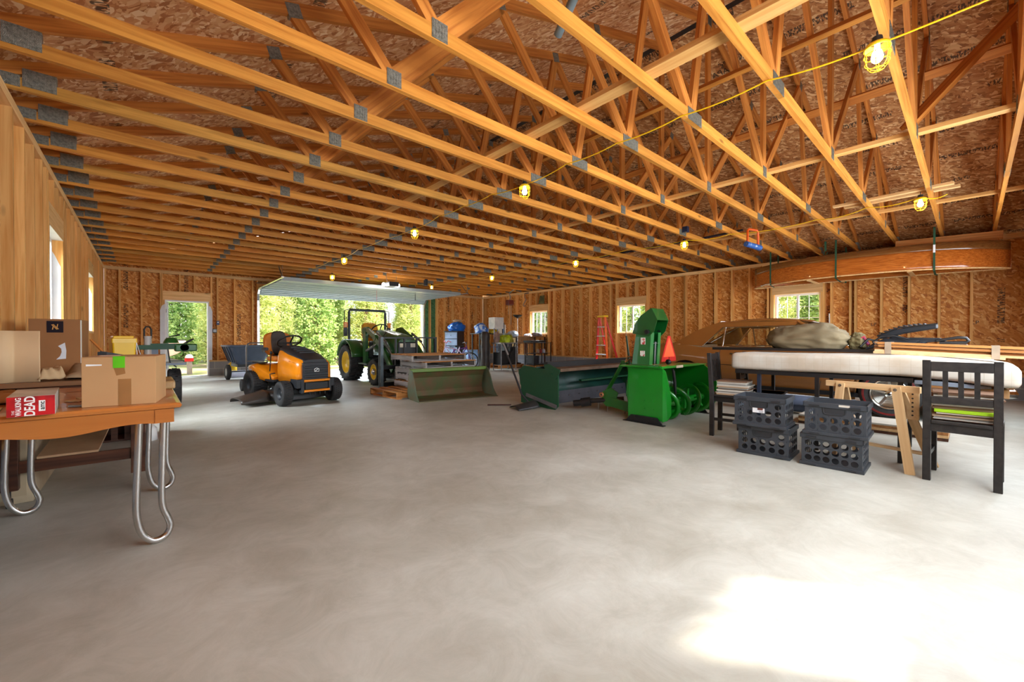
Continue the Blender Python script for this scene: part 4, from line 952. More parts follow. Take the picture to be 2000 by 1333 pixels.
for s in (-1, 1):
    g = MB(); g.prism([(s * 0.19, -0.81, 0.665), (s * 0.262, -0.70, 0.675), (s * 0.272, -0.50, 0.70), (s * 0.272, -0.50, 0.675), (s * 0.262, -0.70, 0.635), (s * 0.20, -0.81, 0.625)], (s * 0.004, -0.004, 0)); part('headlight', g, 'black', t)
    g = MB(); g.box(min(s * 0.19, s * 0.30), max(s * 0.19, s * 0.30), -0.86, -0.62, 0.28, 0.42); g.box(min(s * 0.19, s * 0.24), max(s * 0.19, s * 0.24), -0.885, -0.80, 0.20, 0.42); part('bumper_bracket', g, BK, t, bevel=0.01)
for z in (0.395, 0.235):
    g = MB(); g.tube([(-0.20, -0.89, z), (0.20, -0.89, z)], 0.019, 10); part('bumper_bar', g, 'mower_orange', t)
g = MB(); g.box(-0.18, 0.18, -0.88, -0.86, 0.26, 0.36); g.box(-0.42, 0.42, -0.66, -0.58, 0.19, 0.25); g.box(-0.2, 0.2, -0.75, 0.7, 0.22, 0.40)
for k in range(4): g.cyl((-0.12 + k * 0.08, -0.90, 0.17), (-0.12 + k * 0.08, -0.90, 0.22), 0.008, n=8)
part('chassis', g, 'black', t)
g = MB(); g.box(-0.34, 0.34, -0.05, 0.42, 0.33, 0.37); part('running_board', g, BK, t, bevel=0.01)
g = MB(); g.loft([ring(0.0, 0.62, 0.36, 0.42), ring(0.24, 0.62, 0.32, 0.50), ring(0.36, 0.78, 0.36, 0.59), ring(0.58, 0.86, 0.48, 0.635), ring(0.80, 0.84, 0.50, 0.62), ring(0.92, 0.74, 0.50, 0.58)], True, True); part('fender', g, 'mower_orange', t)
for s in (-1, 1): g = MB(); g.box(min(s * 0.24, s * 0.36), max(s * 0.24, s * 0.36), 0.42, 0.80, 0.625, 0.65); part('fender_pad', g, BK, t, bevel=0.01)
# seat
g = MB()
def pad(c, w, d, h, k=10):
    return [[(c[0] + x * w / 2 * q, c[1] + y * d / 2 * q, c[2] + z) for x, y in [(math.copysign(abs(math.cos(a)) ** 0.6, math.cos(a)), math.copysign(abs(math.sin(a)) ** 0.6, math.sin(a))) for a in [2 * PI * i / 24 for i in range(24)]]] for q, z in ((0.9, 0), (1, h * 0.3), (1, h * 0.7), (0.9, h))]
g.loft(pad((0, 0.40, 0.66), 0.46, 0.40, 0.09), True, True)
st = part('seat', g, 'seat_orange', t)
g = MB(); bl = pad((0, 0, 0), 0.48, 0.44, 0.10); R = Matrix.Rotation(math.radians(78), 3, 'X')
g.loft([[tuple(R @ Vector(p) + Vector((0, 0.66, 0.95))) for p in q] for q in bl], True, True); part('backrest', g, 'seat_orange', st)
g = MB(); bl = pad((0, 0, 0.02), 0.27, 0.45, 0.10); g.loft([[tuple(R @ Vector(p) + Vector((0, 0.655, 0.96))) for p in q] for q in bl], True, True); g.loft(pad((0, 0.40, 0.675), 0.30, 0.41, 0.085), True, True); part('centre_panel', g, plain('charcoal vinyl', (66, 58, 52), 0.6), st)
for s in (-1, 1): g = MB(); g.tube([(s * 0.24, 0.62, 0.84), (s * 0.30, 0.45, 0.88), (s * 0.30, 0.30, 0.88)], 0.028, 10); part('armrest', g, BK, st)
# steering
g = MB(); g.cyl((0, 0.0, 0.86), (0, 0.10, 0.99), 0.022, n=12); part('steering_column', g, BK, t)
c = Vector((0, 0.12, 1.01)); R2 = Matrix.Rotation(math.radians(-32), 3, 'X')
g = MB(); g.tube([tuple(c + R2 @ Vector((0.19 * math.cos(a), 0.19 * math.sin(a), 0))) for a in [2 * PI * i / 32 for i in range(32)]], 0.015, 10, closed=True)
for a in (0.3, 2.84, 4.71): g.tube([tuple(c + R2 @ Vector((0, 0, -0.03))), tuple(c + R2 @ Vector((0.18 * math.cos(a), 0.18 * math.sin(a), 0)))], 0.014, 8)
part('steering_wheel', g, 'black', t)
g = MB(); g.cyl((-0.30, 0.18, 0.5), (-0.30, 0.12, 0.80), 0.008, n=8); g.lathe([(0, 0.03), (0.02, 0.02), (0.02, -0.02), (0, -0.03)], (-0.30, 0.12, 0.82), n=12); g.tube([(-0.36, -0.02, 0.38), (-0.38, -0.04, 0.47), (-0.30, -0.04, 0.48)], 0.010, 8); part('lever', g, 'black', t)
# deck and chute
g = MB(); g.loft([[(x * q, y * q - 0.05, z) for x, y in [(0.58 * math.copysign(abs(math.cos(a)) ** 0.7, math.cos(a)), 0.36 * math.copysign(abs(math.sin(a)) ** 0.8, math.sin(a))) for a in [2 * PI * i / 36 for i in range(36)]]] for q, z in ((1, 0.05), (1, 0.15), (0.93, 0.185), (0.6, 0.20))], True, True)
g.cyl((-0.3, -0.05, 0.2), (-0.3, -0.05, 0.27), 0.06); g.cyl((0.3, -0.05, 0.2), (0.3, -0.05, 0.27), 0.06)
part('mower_deck', g, plain('dusty black steel', (44, 40, 36), 0.45, var=0.3), t)
g = MB()
def chute(u, v):
    x = -0.50 - 0.40 * u; w = 0.22 + 0.03 * u; a = PI * v
    return (x, -0.12 - w * math.cos(a) - 0.0, 0.055 + (0.17 - 0.10 * u) * math.sin(a) ** 0.6)
g.grid(chute, 10, 16); part('discharge_chute', g, plain('brown black rubber', (58, 50, 44), 0.35), t, solid=0.012)
# ================================================================= HAND TRUCK AND DUMP CART
t = thing('hand_truck', 'grey tubular hand truck standing behind the orange mower', 'hand truck', (1.73, 9.75, 0), 0.1)
g = MB(); g.tube([(-0.19, 0, 0.05), (-0.19, 0, 0.88), (-0.16, 0, 0.95), (-0.12, 0, 0.97), (0.12, 0, 0.97), (0.16, 0, 0.95), (0.19, 0, 0.88), (0.19, 0, 0.05)], 0.014, 8)
for z in (0.3, 0.6): g.tube([(-0.19, 0, z), (0.19, 0, z)], 0.010, 6)
g.box(-0.2, 0.2, -0.16, 0.0, 0.0, 0.008); part('frame', g, 'steel_dull', t)
for x in (-0.24, 0.24):
    g = MB(); g.lathe([(0.05, -0.02), (0.09, -0.028), (0.12, -0.02), (0.12, 0.02), (0.09, 0.028), (0.05, 0.02)], (x, 0.08, 0.12), 'X', 24); g.lathe([(0, -0.012), (0.05, -0.02), (0.05, 0.02), (0, 0.012)], (x, 0.08, 0.12), 'X', 16); part('tire', g, 'rubber', t)
M['cart_tub'] = plain('slate poly tub', (72, 84, 104), 0.5, var=0.08)
t = thing('dump_cart', 'dark blue grey poly dump cart standing left of the garage doorway', 'cart', (2.05, 12.75, 0), math.radians(4))
g = MB()
def rc(w, d, z, y0=0): return [(x * w / 2, y0 + y * d / 2, z) for x, y in [(math.copysign(abs(math.cos(a)) ** 0.35, math.cos(a)), math.copysign(abs(math.sin(a)) ** 0.35, math.sin(a))) for a in [2 * PI * i / 32 + 0.1 for i in range(32)]]]
g.loft([rc(0.62, 0.7, 0.40), rc(0.98, 1.10, 0.84), rc(1.06, 1.20, 0.85), rc(1.06, 1.20, 0.88), rc(0.98, 1.10, 0.88), rc(0.92, 1.04, 0.84), rc(0.58, 0.66, 0.43)], True, False)
for k in range(4): g.bar((-0.36 - 0.0, -0.3 + k * 0.2, 0.45), (-0.49, -0.36 + k * 0.24, 0.84), 0.03, 0.03)
part('tub', g, 'cart_tub', t)
g = MB(); g.box(-0.3, 0.3, -0.35, 0.35, 0.33, 0.40); g.cyl((-0.42, 0, 0.2), (0.42, 0, 0.2), 0.014); g.bar((0, -0.3, 0.35), (0, -0.9, 0.25), 0.05, 0.05); part('frame', g, 'black', t)
for s in (-1, 1):
    g = MB(); g.lathe([(0.10, -0.04), (0.16, -0.05), (0.195, -0.03), (0.195, 0.03), (0.16, 0.05), (0.10, 0.04)], (s * 0.44, 0, 0.195), 'X', 28)
    o = part('tire', g, 'rubber', t); g = MB(); g.lathe([(0, -0.03), (0.05, -0.03), (0.10, -0.04), (0.10, 0.04), (0.05, 0.03), (0, 0.03)], (s * 0.44, 0, 0.195), 'X', 20); part('rim', g, 'steel_dull', o)
g = MB(); g.lathe([(0, 0.30), (0.03, 0.30), (0.035, 0.26), (0.09, 0.22), (0.11, 0.18), (0.115, 0.0), (0, 0)], n=24); o = part('fuel_can', g, 'yellow'); o.location = (1.85, 13.90, 0.0)
o.scale = (1.15, 1.15, 1.45); g = MB(); g.tube([(-0.04, 0, 0.30), (-0.03, 0, 0.36), (0.05, 0, 0.36), (0.08, 0, 0.24)], 0.012, 8); part('handle', g, 'yellow', o); tag(o, 'yellow fuel can on the floor behind the dump cart wheel', 'fuel can')
t = thing('storage_tote', 'clear shallow plastic tote with red contents under the dump cart', 'tote', (2.12, 13.42, 0))
m, nt, b = _mat('clear plastic'); b.inputs['Base Color'].default_value = (0.75, 0.8, 0.88, 1); b.inputs['Roughness'].default_value = 0.25; b.inputs['Alpha'].default_value = 0.55; M['clear'] = m
g = MB(); g.loft([rc(0.80, 0.34, 0.0), rc(0.86, 0.40, 0.15), rc(0.89, 0.43, 0.15), rc(0.89, 0.43, 0.165), rc(0.8, 0.36, 0.165), rc(0.78, 0.32, 0.01)], True, False); part('tub', g, 'clear', t)
g = MB(); g.box(-0.33, -0.05, -0.12, 0.12, 0.012, 0.09); g.box(0.02, 0.34, -0.1, 0.13, 0.012, 0.07); part('contents', g, plain('red and grey parts', (170, 70, 62), 0.5, rgb2=(120, 130, 150), scale=20), t)
# ================================================================= TRACTOR
TG = 'tractor_green'
t = thing('tractor', 'green compact tractor with front loader and roll bar before the garage doorway', 'tractor', (4.44, 9.75, 0))
for s in (-1, 1):
    tyre(0.46, 0.34, 0.27, True, 20, 'tire', t, (s * 0.50, 0.80, 0.46), 'rim_yellow', 0.030, ag=True, rimdeep=0.09)
    tyre(0.305, 0.22, 0.17, True, 18, 'tire', t, (s * 0.50, -0.77, 0.305), 'rim_yellow', 0.022, ag=True, rimdeep=0.05)
    g = MB(); g.lathe([(0, 0.0), (0.075, 0.0), (0.08, 0.03), (0.03, 0.07), (0, 0.07)], (s * 0.52 if s > 0 else -0.52, -0.77, 0.305), 'X', 16) if s > 0 else g.lathe([(0, 0.0), (0.075, 0.0), (0.08, -0.03), (0.03, -0.07), (0, -0.07)], (-0.55, -0.77, 0.305), 'X', 16)
    part('hub', g, 'steel', t)
    # rear fender: curved sheet over the tyre plus inner side wall
    g = MB(); A = [math.radians(a) for a in range(20, 176, 12)]
    def fen(u, v): a = math.radians(15 + 150 * u); r = 0.54 + 0.02 * math.sin(PI * u); return (s * (0.30 + 0.38 * v), 0.78 - r * math.cos(a) * -1 * -1, 0.47 + r * math.sin(a))
    g.grid(fen, 16, 3); part('fender', g, TG, t, solid=0.02)
    g = MB(); g.prism([(s * 0.30, 0.78 - 0.54 * math.cos(a), 0.47 + 0.54 * math.sin(a)) for a in A] + [(s * 0.30, 0.78 + 0.3, 0.40), (s * 0.30, 0.10, 0.42)], (s * 0.02, 0, 0)); part('fender_wall', g, TG, t)
    g = MB(); g.box(min(s * 0.22, s * 0.54), max(s * 0.22, s * 0.54), -0.28, 0.22, 0.44, 0.47); part('step', g, plain('grey green step plate', (110, 130, 124), 0.5), t, bevel=0.006)
g = MB(); g.box(-0.20, 0.20, -0.95, 0.95, 0.34, 0.60); g.box(-0.24, 0.24, 0.55, 1.0, 0.40, 0.80); g.box(-0.45, 0.45, -0.82, -0.72, 0.27, 0.35); part('chassis', g, 'black', t)
g = MB(); g.loft([ring(-1.26, 0.44, 0.80, 1.06, sq=0.6), ring(-1.20, 0.52, 0.66, 1.10, sq=0.6), ring(-0.9, 0.56, 0.66, 1.17, sq=0.6), ring(-0.4, 0.56, 0.66, 1.24, sq=0.6), ring(-0.05, 0.54, 0.66, 1.28, sq=0.6), ring(0.05, 0.48, 0.66, 1.26, sq=0.6)], True, True); part('hood', g, TG, t)
g = MB(); g.box(-0.23, 0.23, -1.285, -1.20, 0.56, 0.98); gr = part('grille', g, 'black', t, bevel=0.02)
for s in (-1, 1):
    g = MB(); g.box(min(s * 0.06, s * 0.20), max(s * 0.06, s * 0.20), -1.295, -1.28, 0.86, 0.95); part('headlight', g, plain('headlight lens', (236, 226, 196), 0.2), gr)
g = MB(); g.box(-0.25, 0.25, 0.02, 0.30, 0.60, 1.0); part('dash', g, BK, t, bevel=0.03)
g = MB(); g.box(-0.32, 0.32, -0.10, 0.95, 0.44, 0.50); part('platform', g, TG, t)
g = MB(); g.cyl((0, 0.10, 1.0), (0, 0.20, 1.24), 0.022, n=10); part('steering_column', g, BK, t)
c = Vector((0, 0.22, 1.28)); R2 = Matrix.Rotation(math.radians(-40), 3, 'X')
g = MB(); g.tube([tuple(c + R2 @ Vector((0.20 * math.cos(a), 0.20 * math.sin(a), 0))) for a in [2 * PI * i / 32 for i in range(32)]], 0.015, 10, closed=True)
for a in (0.3, 2.84, 4.71): g.tube([tuple(c + R2 @ Vector((0, 0, -0.03))), tuple(c + R2 @ Vector((0.19 * math.cos(a), 0.19 * math.sin(a), 0)))], 0.014, 8)
part('steering_wheel', g, 'black', t)
g = MB(); g.loft(pad((0, 0.62, 0.86), 0.48, 0.42, 0.10), True, True); st = part('seat', g, plain('yellow vinyl seat', (232, 172, 30), 0.45), t)
g = MB(); bl = pad((0, 0, 0), 0.44, 0.50, 0.10); R = Matrix.Rotation(math.radians(80), 3, 'X'); g.loft([[tuple(R @ Vector(p) + Vector((0, 0.86, 1.22))) for p in q] for q in bl], True, True); part('backrest', g, plain('yellow vinyl', (236, 168, 26), 0.45), st)
g = MB()
for x, y, z in ((-0.28, 0.45, 0.98), (-0.26, 0.55, 1.02), (0.30, 0.4, 0.98), (-0.34, 0.3, 0.96)): g.cyl((x, y, 0.75), (x, y, z), 0.008, n=6); g.lathe([(0, 0.03), (0.02, 0.01), (0.018, -0.02), (0, -0.03)], (x, y, z + 0.02), n=10)
part('lever', g, 'black', t)
# roll bar
g = MB(); g.tube([(-0.49, 0.95, 0.55), (-0.49, 0.95, 1.74), (-0.47, 0.95, 1.80), (0.47, 0.95, 1.80), (0.49, 0.95, 1.74), (0.49, 0.95, 0.55)], 0.033, 8); rb = part('roll_bar', g, plain('dark slate paint', (58, 72, 78), 0.4), t)
for s in (-1, 1):
    g = MB(); g.box(s * 0.585 - 0.05, s * 0.585 + 0.05, 0.90, 0.96, 1.34, 1.48); part('flasher', g, plain('amber lens', (252, 150, 20), 0.3, var=0.03), rb, bevel=0.012)
    g = MB(); g.box(s * 0.585 - 0.045, s * 0.585 + 0.045, 0.91, 0.97, 1.12, 1.34); g.tube([(s * 0.50, 0.94, 1.80), (s * 0.60, 0.96, 1.78), (s * 0.60, 0.975, 1.50), (s * 0.60, 0.965, 1.30)], 0.012, 6); part('lamp_bracket', g, 'black', rb)
# loader
for s in (-1, 1):
    x = s * 0.44
    g = MB()
    P = [(x, 0.12, 1.26), (x, -0.10, 1.28), (x, -0.55, 1.08), (x, -1.00, 0.78), (x, -1.45, 0.36)]
    for a, b2 in zip(P[:-1], P[1:]): g.bar(a, b2, 0.055, 0.12)
    g.cyl((x - 0.04, -0.55, 1.08), (x + 0.04, -0.55, 1.08), 0.075); g.cyl((x - 0.04, 0.08, 1.24), (x + 0.04, 0.08, 1.24), 0.07)
    part('loader_arm', g, TG, t)
    g = MB(); g.box(x - 0.035, x + 0.035, -0.06, 0.10, 0.45, 1.30); g.bar((x, -0.02, 0.55), (x * 0.4, -0.02, 0.45), 0.10, 0.08); part('loader_mast', g, TG, t)
    g = MB(); g.cyl((x, 0.0, 0.75), (x, -0.45, 0.88), 0.032, n=14); g.cyl((x, -0.40, 0.87), (x, -0.72, 0.96), 0.016, n=12); g.cyl((x, -0.65, 1.18), (x, -1.1, 0.98), 0.028, n=14); g.cyl((x, -1.05, 1.0), (x, -1.45, 0.66), 0.014, n=10); part('hydraulic_cylinder', g, 'steel_dull', t)
g = MB(); g.tube([(-0.2, -0.6, 1.2), (-0.42, -0.75, 1.0), (-0.42, -1.3, 0.72)], 0.012, 6); g.tube([(-0.36, 0.0, 1.25), (-0.5, -0.3, 1.1), (-0.4, -0.8, 0.98)], 0.010, 6); part('hose', g, 'black', t)
g = MB()
for x, w in ((-0.80, 0.055), (-0.47, 0.03), (-0.27, 0.03), (0.02, 0.03), (0.29, 0.03), (0.49, 0.055)): g.box(x - w / 2, x + w / 2, -1.66, -1.61, 0.06, 1.08)
g.box(-0.83, 0.52, -1.665, -1.615, 1.06, 1.09); g.box(-0.83, 0.52, -1.68, -1.60, 0.42, 0.50); g.box(-0.83, 0.52, -1.68, -1.60, 0.06, 0.15)
part('fork_carriage', g, 'black', t)
g = MB(); g.box(-0.825, -0.77, -1.70, -1.58, 0.02, 1.09); part('side_rail', g, plain('slate steel', (100, 116, 122), 0.4), t)
# ================================================================= LOADER BUCKET
t = thing('loader_bucket', 'worn green loader bucket lying on the floor before the pallets', 'bucket', (4.12, 5.98, 0), math.radians(-9))
W2 = 0.74
prof = [(-0.02, 0.0), (0.42, 0.0), (0.50, 0.03), (0.54, 0.12), (0.50, 0.36), (0.42, 0.50)]
g = MB(); g.loft([[(-W2, y, z) for y, z in prof], [(W2, y, z) for y, z in prof]], False, False, False); part('shell', g, 'bucket_steel', t, solid=0.012)
g = MB(); g.box(-W2 - 0.01, W2 + 0.01, 0.36, 0.43, 0.47, 0.53); part('top_lip', g, 'bucket_lip', t, bevel=0.006)
g = MB(); g.box(-W2 - 0.01, W2 + 0.01, -0.06, 0.06, -0.0, 0.014); part('cutting_edge', g, plain('scraped steel edge', (120, 112, 84), 0.35, 0.5), t)
for s in (-1, 1):
    g = MB(); g.prism([(s * W2, y, z) for y, z in [(-0.04, 0.0), (0.42, 0.0), (0.50, 0.03), (0.54, 0.12), (0.50, 0.36), (0.42, 0.52), (0.30, 0.50), (0.20, 0.36), (0.10, 0.14)]], (s * 0.012, 0, 0)); part('side_plate', g, plain('grey green side plate', (100, 118, 96), 0.4, 0.2, rgb2=(120, 100, 70), scale=5), t)
# ================================================================= PALLETS
M['pallet'] = wood('new pallet wood', (206, 142, 78), (168, 104, 48), 0.7)
M['pallet_grey'] = wood('weathered pallet wood', (176, 170, 164), (122, 116, 112), 0.7)
M['pallet_brown'] = wood('old pallet wood', (172, 116, 66), (122, 78, 42), 0.7)
def pallet(loc, w, d, rot, mat, label, tilt=0.0, endmat=None):
    t = thing('wooden_pallet', label, 'pallet', loc, rot, 'wooden pallets'); t.rotation_euler = (0, tilt, rot)
    for i in range(3):
        y = -d / 2 + 0.019 + i * (d - 0.038) / 2
        board('stringer', (-w / 2, y, 0.062), (w / 2, y, 0.062), 0.038, 0.088, endmat or mat, t)
    for i in range(7):
        x = -w / 2 + 0.045 + i * (w - 0.09) / 6; board('deck_board', (x, -d / 2, 0.115), (x, d / 2, 0.115), 0.09, 0.016, mat, t)
    for i in range(3):
        x = -w / 2 + 0.045 + i * (w - 0.09) / 2; board('bottom_board', (x, -d / 2, 0.009), (x, d / 2, 0.009), 0.09, 0.016, endmat or mat, t)
    return t
pallet((3.84, 7.16, 0.0), 1.20, 1.0, 0.06, 'pallet', 'pale new pallet on the floor poking out left under the stack')
zz = 0.125
for i, (dx, dy, r, mt, em, w, lab) in enumerate(((0.22, 0.25, 1.60, 'pallet_brown', 'pallet_grey', 1.0, 'old brown pallet, second from the floor in the stack'),
    (0.25, 0.27, 1.55, 'pallet_grey', 'pallet_grey', 1.0, 'grey weathered pallet in the middle of the stack'),
    (0.27, 0.30, 1.58, 'pallet_grey', 'pallet_grey', 1.02, 'grey weathered pallet, third from the top of the stack'),
    (0.36, 0.28, 1.57, 'pallet', 'pallet_grey', 1.0, 'orange brown pallet, second from the top with open ends'),
    (0.18, 0.36, 1.50, 'pallet', 'pallet_grey', 1.0, 'orange brown pallet on top of the stack, slightly tilted'))):
    pallet((4.10 + dx, 6.95 + dy, zz + i * 0.1265), w, 1.16, r, mt, lab, 0.0, em)
# ================================================================= BOX BLADE
t = thing('box_blade', 'weathered dark green box blade standing on the floor left of the snow blower', 'blade', (0, 0, 0))
g = MB(); P = [(4.86, 0.03), (4.86, 0.30), (4.88, 0.33), (4.90, 0.46), (4.92, 0.50), (4.92, 0.56), (4.88, 0.57), (4.80, 0.63), (4.42, 0.60), (4.10, 0.59), (4.06, 0.56), (4.06, 0.06), (4.12, 0.0), (4.20, 0.0)]
for x in (4.55, 7.0):
    g = MB(); g.prism([(x, y, z) for y, z in P], (0.02, 0, 0)); part('end_plate', g, 'green_dark', t, bevel=0.002)
    g = MB(); g.prism([(x - 0.014, y, z) for y, z in [(4.33, 0.66), (4.24, 0.68), (4.02, 0.60), (4.02, 0.56), (4.10, 0.45), (4.16, 0.45), (4.30, 0.52)]], (0.014, 0, 0)); g.cyl((x - 0.03, 4.18, 0.53), (x, 4.18, 0.53), 0.015, n=10); part('gusset', g, 'green_dark', t)
g = MB(); prof = [(4.52, 0.17), (4.60, 0.28), (4.64, 0.40), (4.60, 0.54), (4.52, 0.62)]
g.loft([[(4.57, y, z) for y, z in prof], [(7.0, y, z) for y, z in prof]], False, True, False); part('moldboard', g, plain('dark teal green steel', (22, 66, 56), 0.45, var=0.25, scale=4), t, solid=0.012)  # curved inner plate in a dark teal green
g = MB(); g.bar((4.57, 4.50, 0.10), (7.0, 4.50, 0.10), 0.02, 0.20, (0, 0.15, 1))
eg = part('cutting_edge', g, plain('dark grey steel edge', (84, 84, 92), 0.45, 0.4), t)
g = MB()
for k in range(9): g.cyl((4.78 + k * 0.26, 4.49, 0.12), (4.78 + k * 0.26, 4.472, 0.12), 0.011, n=10)
part('bolt', g, 'steel', eg)
g = MB(); g.box(4.57, 7.0, 4.05, 4.33, 0.60, 0.615); g.box(4.57, 7.0, 4.03, 4.05, 0.57, 0.615); part('top_shelf', g, plain('rusty brown plate', (118, 92, 72), 0.5, 0.2, rgb2=(86, 66, 50)), t)
g = MB(); g.box(4.62, 7.0, 4.34, 4.42, 0.615, 0.70); part('top_tube', g, 'black', t)
g = MB(); g.box(5.5, 7.0, 4.38, 4.44, 0.34, 0.37); part('brace', g, 'green_dark', t)
g = MB(); g.bar((4.535, 4.72, 0.17), (4.535, 4.08, 0.05), 0.025, 0.055); part('skid_bar', g, plain('grey scuffed bar', (108, 104, 104), 0.45, 0.3), t, bevel=0.004)
# ---- scoop shovel leaning in front
t = thing('scoop_shovel', 'black plastic scoop shovel standing with its handle up beside the box blade', 'shovel', (4.30, 4.50, 0), math.radians(-14))
def scoop(u, v): return (-0.20 + 0.36 * u, -0.16 + 0.30 * v - 0.0, 0.012 + 0.085 * math.sin(PI * v) ** 0.7 * (0.5 + 0.5 * u) + 0.02 * u)
g = MB(); g.grid(scoop, 10, 12); part('blade', g, plain('black grey plastic', (52, 50, 50), 0.4, var=0.2), t, solid=0.006)
g = MB(); g.tube([(0.08, 0.0, 0.07), (0.0, 0.10, 0.20), (-0.14, 0.46, 0.98)], 0.015, 10); part('handle', g, 'black', t)
g = MB(); g.tube([(-0.10, 0.37, 0.80), (-0.14, 0.46, 0.985)], 0.017, 10); part('grip', g, 'steel_dull', t)
g = MB(); g.cyl((4.05, 5.1, 0.012), (4.33, 4.85, 0.012), 0.011, n=8); tag(part('rod', g, plain('dark red brown rod', (70, 34, 24), 0.5)), 'thin dark red rod lying on the floor left of the shovel', 'rod')
# ================================================================= SNOW BLOWER
GB = 'green_bright'
t = thing('snow_blower', 'bright green tractor snow blower with tall chute and exposed auger', 'snow blower', (0, 0, 0))
xl, xr, yf, yb = 4.70, 5.98, 2.50, 2.98
g = MB(); g.prism([(xl, y, z) for y, z in [(yb, 0.05), (yb, 0.70), (yf, 0.70), (yf, 0.05)]], (0.015, 0, 0)); g.prism([(xl, yf, 0.70), (xl + 0.06, yf - 0.01, 0.66), (xl + 0.10, yf - 0.03, 0.50), (xl + 0.12, yf - 0.05, 0.32), (xl + 0.12, yf - 0.05, 0.12), (xl + 0.08, yf - 0.02, 0.05), (xl, yf, 0.04)], (0.01, 0.012, 0))
for y in (2.63, 2.75):
    for z in (0.18, 0.28): g.cyl((xl - 0.008, y, z), (xl, y, z), 0.014, n=12)
part('side_plate', g, GB, t, bevel=0.002)
g = MB(); g.prism([(xr, y, z) for y, z in [(yb, 0.05), (yb, 0.70), (yf + 0.06, 0.69), (yf - 0.06, 0.60), (yf - 0.12, 0.46), (yf - 0.12, 0.20), (yf - 0.04, 0.05)]], (0.02, 0, 0)); part('side_plate', g, GB, t, bevel=0.003)
for x in (xl, xr):
    g = MB(); g.prism([(x - 0.03, y, z) for y, z in [(yf - 0.02, 0.0), (yb + 0.02, 0.0), (yb - 0.06, 0.09), (yf + 0.06, 0.09)]], (0.014, 0, 0)); g.box(x - 0.06, x, yf - 0.04, yb + 0.04, 0, 0.01)
    for y in (yf + 0.12, yb - 0.12): g.cyl((x - 0.04, y, 0.065), (x - 0.028, y, 0.065), 0.016, n=12)
    part('skid_shoe', g, 'black', t)
g = MB(); prof = [(yf + 0.02, 0.70), (yb - 0.06, 0.70), (yb, 0.62), (yb + 0.03, 0.35), (yb - 0.02, 0.15), (yb - 0.14, 0.05), (yf + 0.16, 0.045)]
g.loft([[(xl + 0.01, y, z) for y, z in prof], [(xr, y, z) for y, z in prof]], False, True, False); part('housing', g, GB, t, solid=0.012)
g = MB(); g.box(xl - 0.04, xr - 0.28, yf - 0.01, yf + 0.04, 0.695, 0.725); g.box(xl - 0.05, xl + 0.3, yf, yb + 0.1, 0.70, 0.715); part('top_rail', g, GB, t, bevel=0.003)
# auger: two opposite-handed ribbons on a shaft
g = MB(); ax_y, ax_z, R_ = yf + 0.09, 0.235, 0.205
def ribbon(x0, x1, turns, hand, ph):
    def f(u, v):
        a = hand * 2 * PI * turns * u + ph; r = R_ * (0.72 + 0.28 * v); return (x0 + (x1 - x0) * u, ax_y + r * math.cos(a), ax_z + r * math.sin(a))
    g.grid(f, 60, 1)
ribbon(xl + 0.08, 5.26, 1.6, 1, 0.4); ribbon(5.94, 5.42, 1.6, 1, 1.1)
ag = part('auger', g, GB, t, solid=0.012)
g = MB(); g.cyl((xl + 0.015, ax_y, ax_z), (xr, ax_y, ax_z), 0.045, n=20)
for k in range(10):
    x = xl + 0.10 + k * 0.125
    if 5.28 < x < 5.40: continue
    a = 1.3 * k; g.bar((x, ax_y, ax_z), (x + 0.02, ax_y + 0.15 * math.cos(a), ax_z + 0.15 * math.sin(a)), 0.02, 0.05, (1, 0, 0))
g.box(5.28, 5.40, ax_y - 0.09, ax_y + 0.10, ax_z - 0.09, ax_z + 0.09); part('auger_shaft', g, GB, ag)
g = MB(); g.prism([(5.02 + dx, yf + 0.03, z) for dx, z in [(0.0, 0.68), (0.05, 0.64), (0.09, 0.50), (0.10, 0.36), (0.08, 0.30), (0.06, 0.40), (0.03, 0.56)]], (0.0, 0.02, 0)); part('drift_blade', g, 'black', t)
# chute
cx0, cx1, cy0, cy1 = 4.90, 5.16, 2.80, 3.02
def chx(z): return 0.05 * (z - 0.72)
g = MB()
def quad(a, b2, thick):
    g.prism(a + b2, thick)
g.prism([(cx0, cy0, 0.72), (cx0, cy1 + 0.02, 0.72), (cx0 + 0.04, cy1 - 0.02, 1.15), (cx0 + 0.04, cy0, 1.15)], (0.008, 0, 0))
g.prism([(cx1, cy0, 0.72), (cx1, cy1 + 0.02, 0.72), (cx1 + 0.04, cy1 - 0.02, 1.15), (cx1 + 0.04, cy0, 1.15)], (0.008, 0, 0))
g.prism([(cx0, cy1 + 0.02, 0.72), (cx1, cy1 + 0.02, 0.72), (cx1 + 0.04, cy1 - 0.02, 1.15), (cx0 + 0.04, cy1 - 0.02, 1.15)], (0, 0.008, 0))
for (a, b2) in ((cx0, cx0 + 0.08), (cx1 - 0.07, cx1)): g.prism([(a, cy0 - 0.008, 0.72), (b2, cy0 - 0.008, 0.72), (b2 + 0.04, cy0 - 0.008, 1.14), (a + 0.04, cy0 - 0.008, 1.14)], (0, 0.008, 0))
ch = part('chute', g, plain('chute green', (18, 106, 42), 0.3, var=0.06, coat=0.4), t)
g = MB()
side = [(cy1 + 0.03, 1.13), (cy1 + 0.0, 1.24), (cy1 - 0.09, 1.36), (cy1 - 0.24, 1.455), (cy0 - 0.10, 1.30), (cy0 - 0.06, 1.16), (cy0 + 0.01, 1.09)]
for x in (cx0 + 0.025, cx1 + 0.055): g.prism([(x, y, z) for y, z in side], (0.008, 0, 0))
back = side[:4]
for p, q in zip(back[:-1], back[1:]): g.prism([(cx0 + 0.025, p[0], p[1]), (cx1 + 0.063, p[0], p[1]), (cx1 + 0.063, q[0], q[1]), (cx0 + 0.025, q[0], q[1])], (0, 0.006, 0.006))
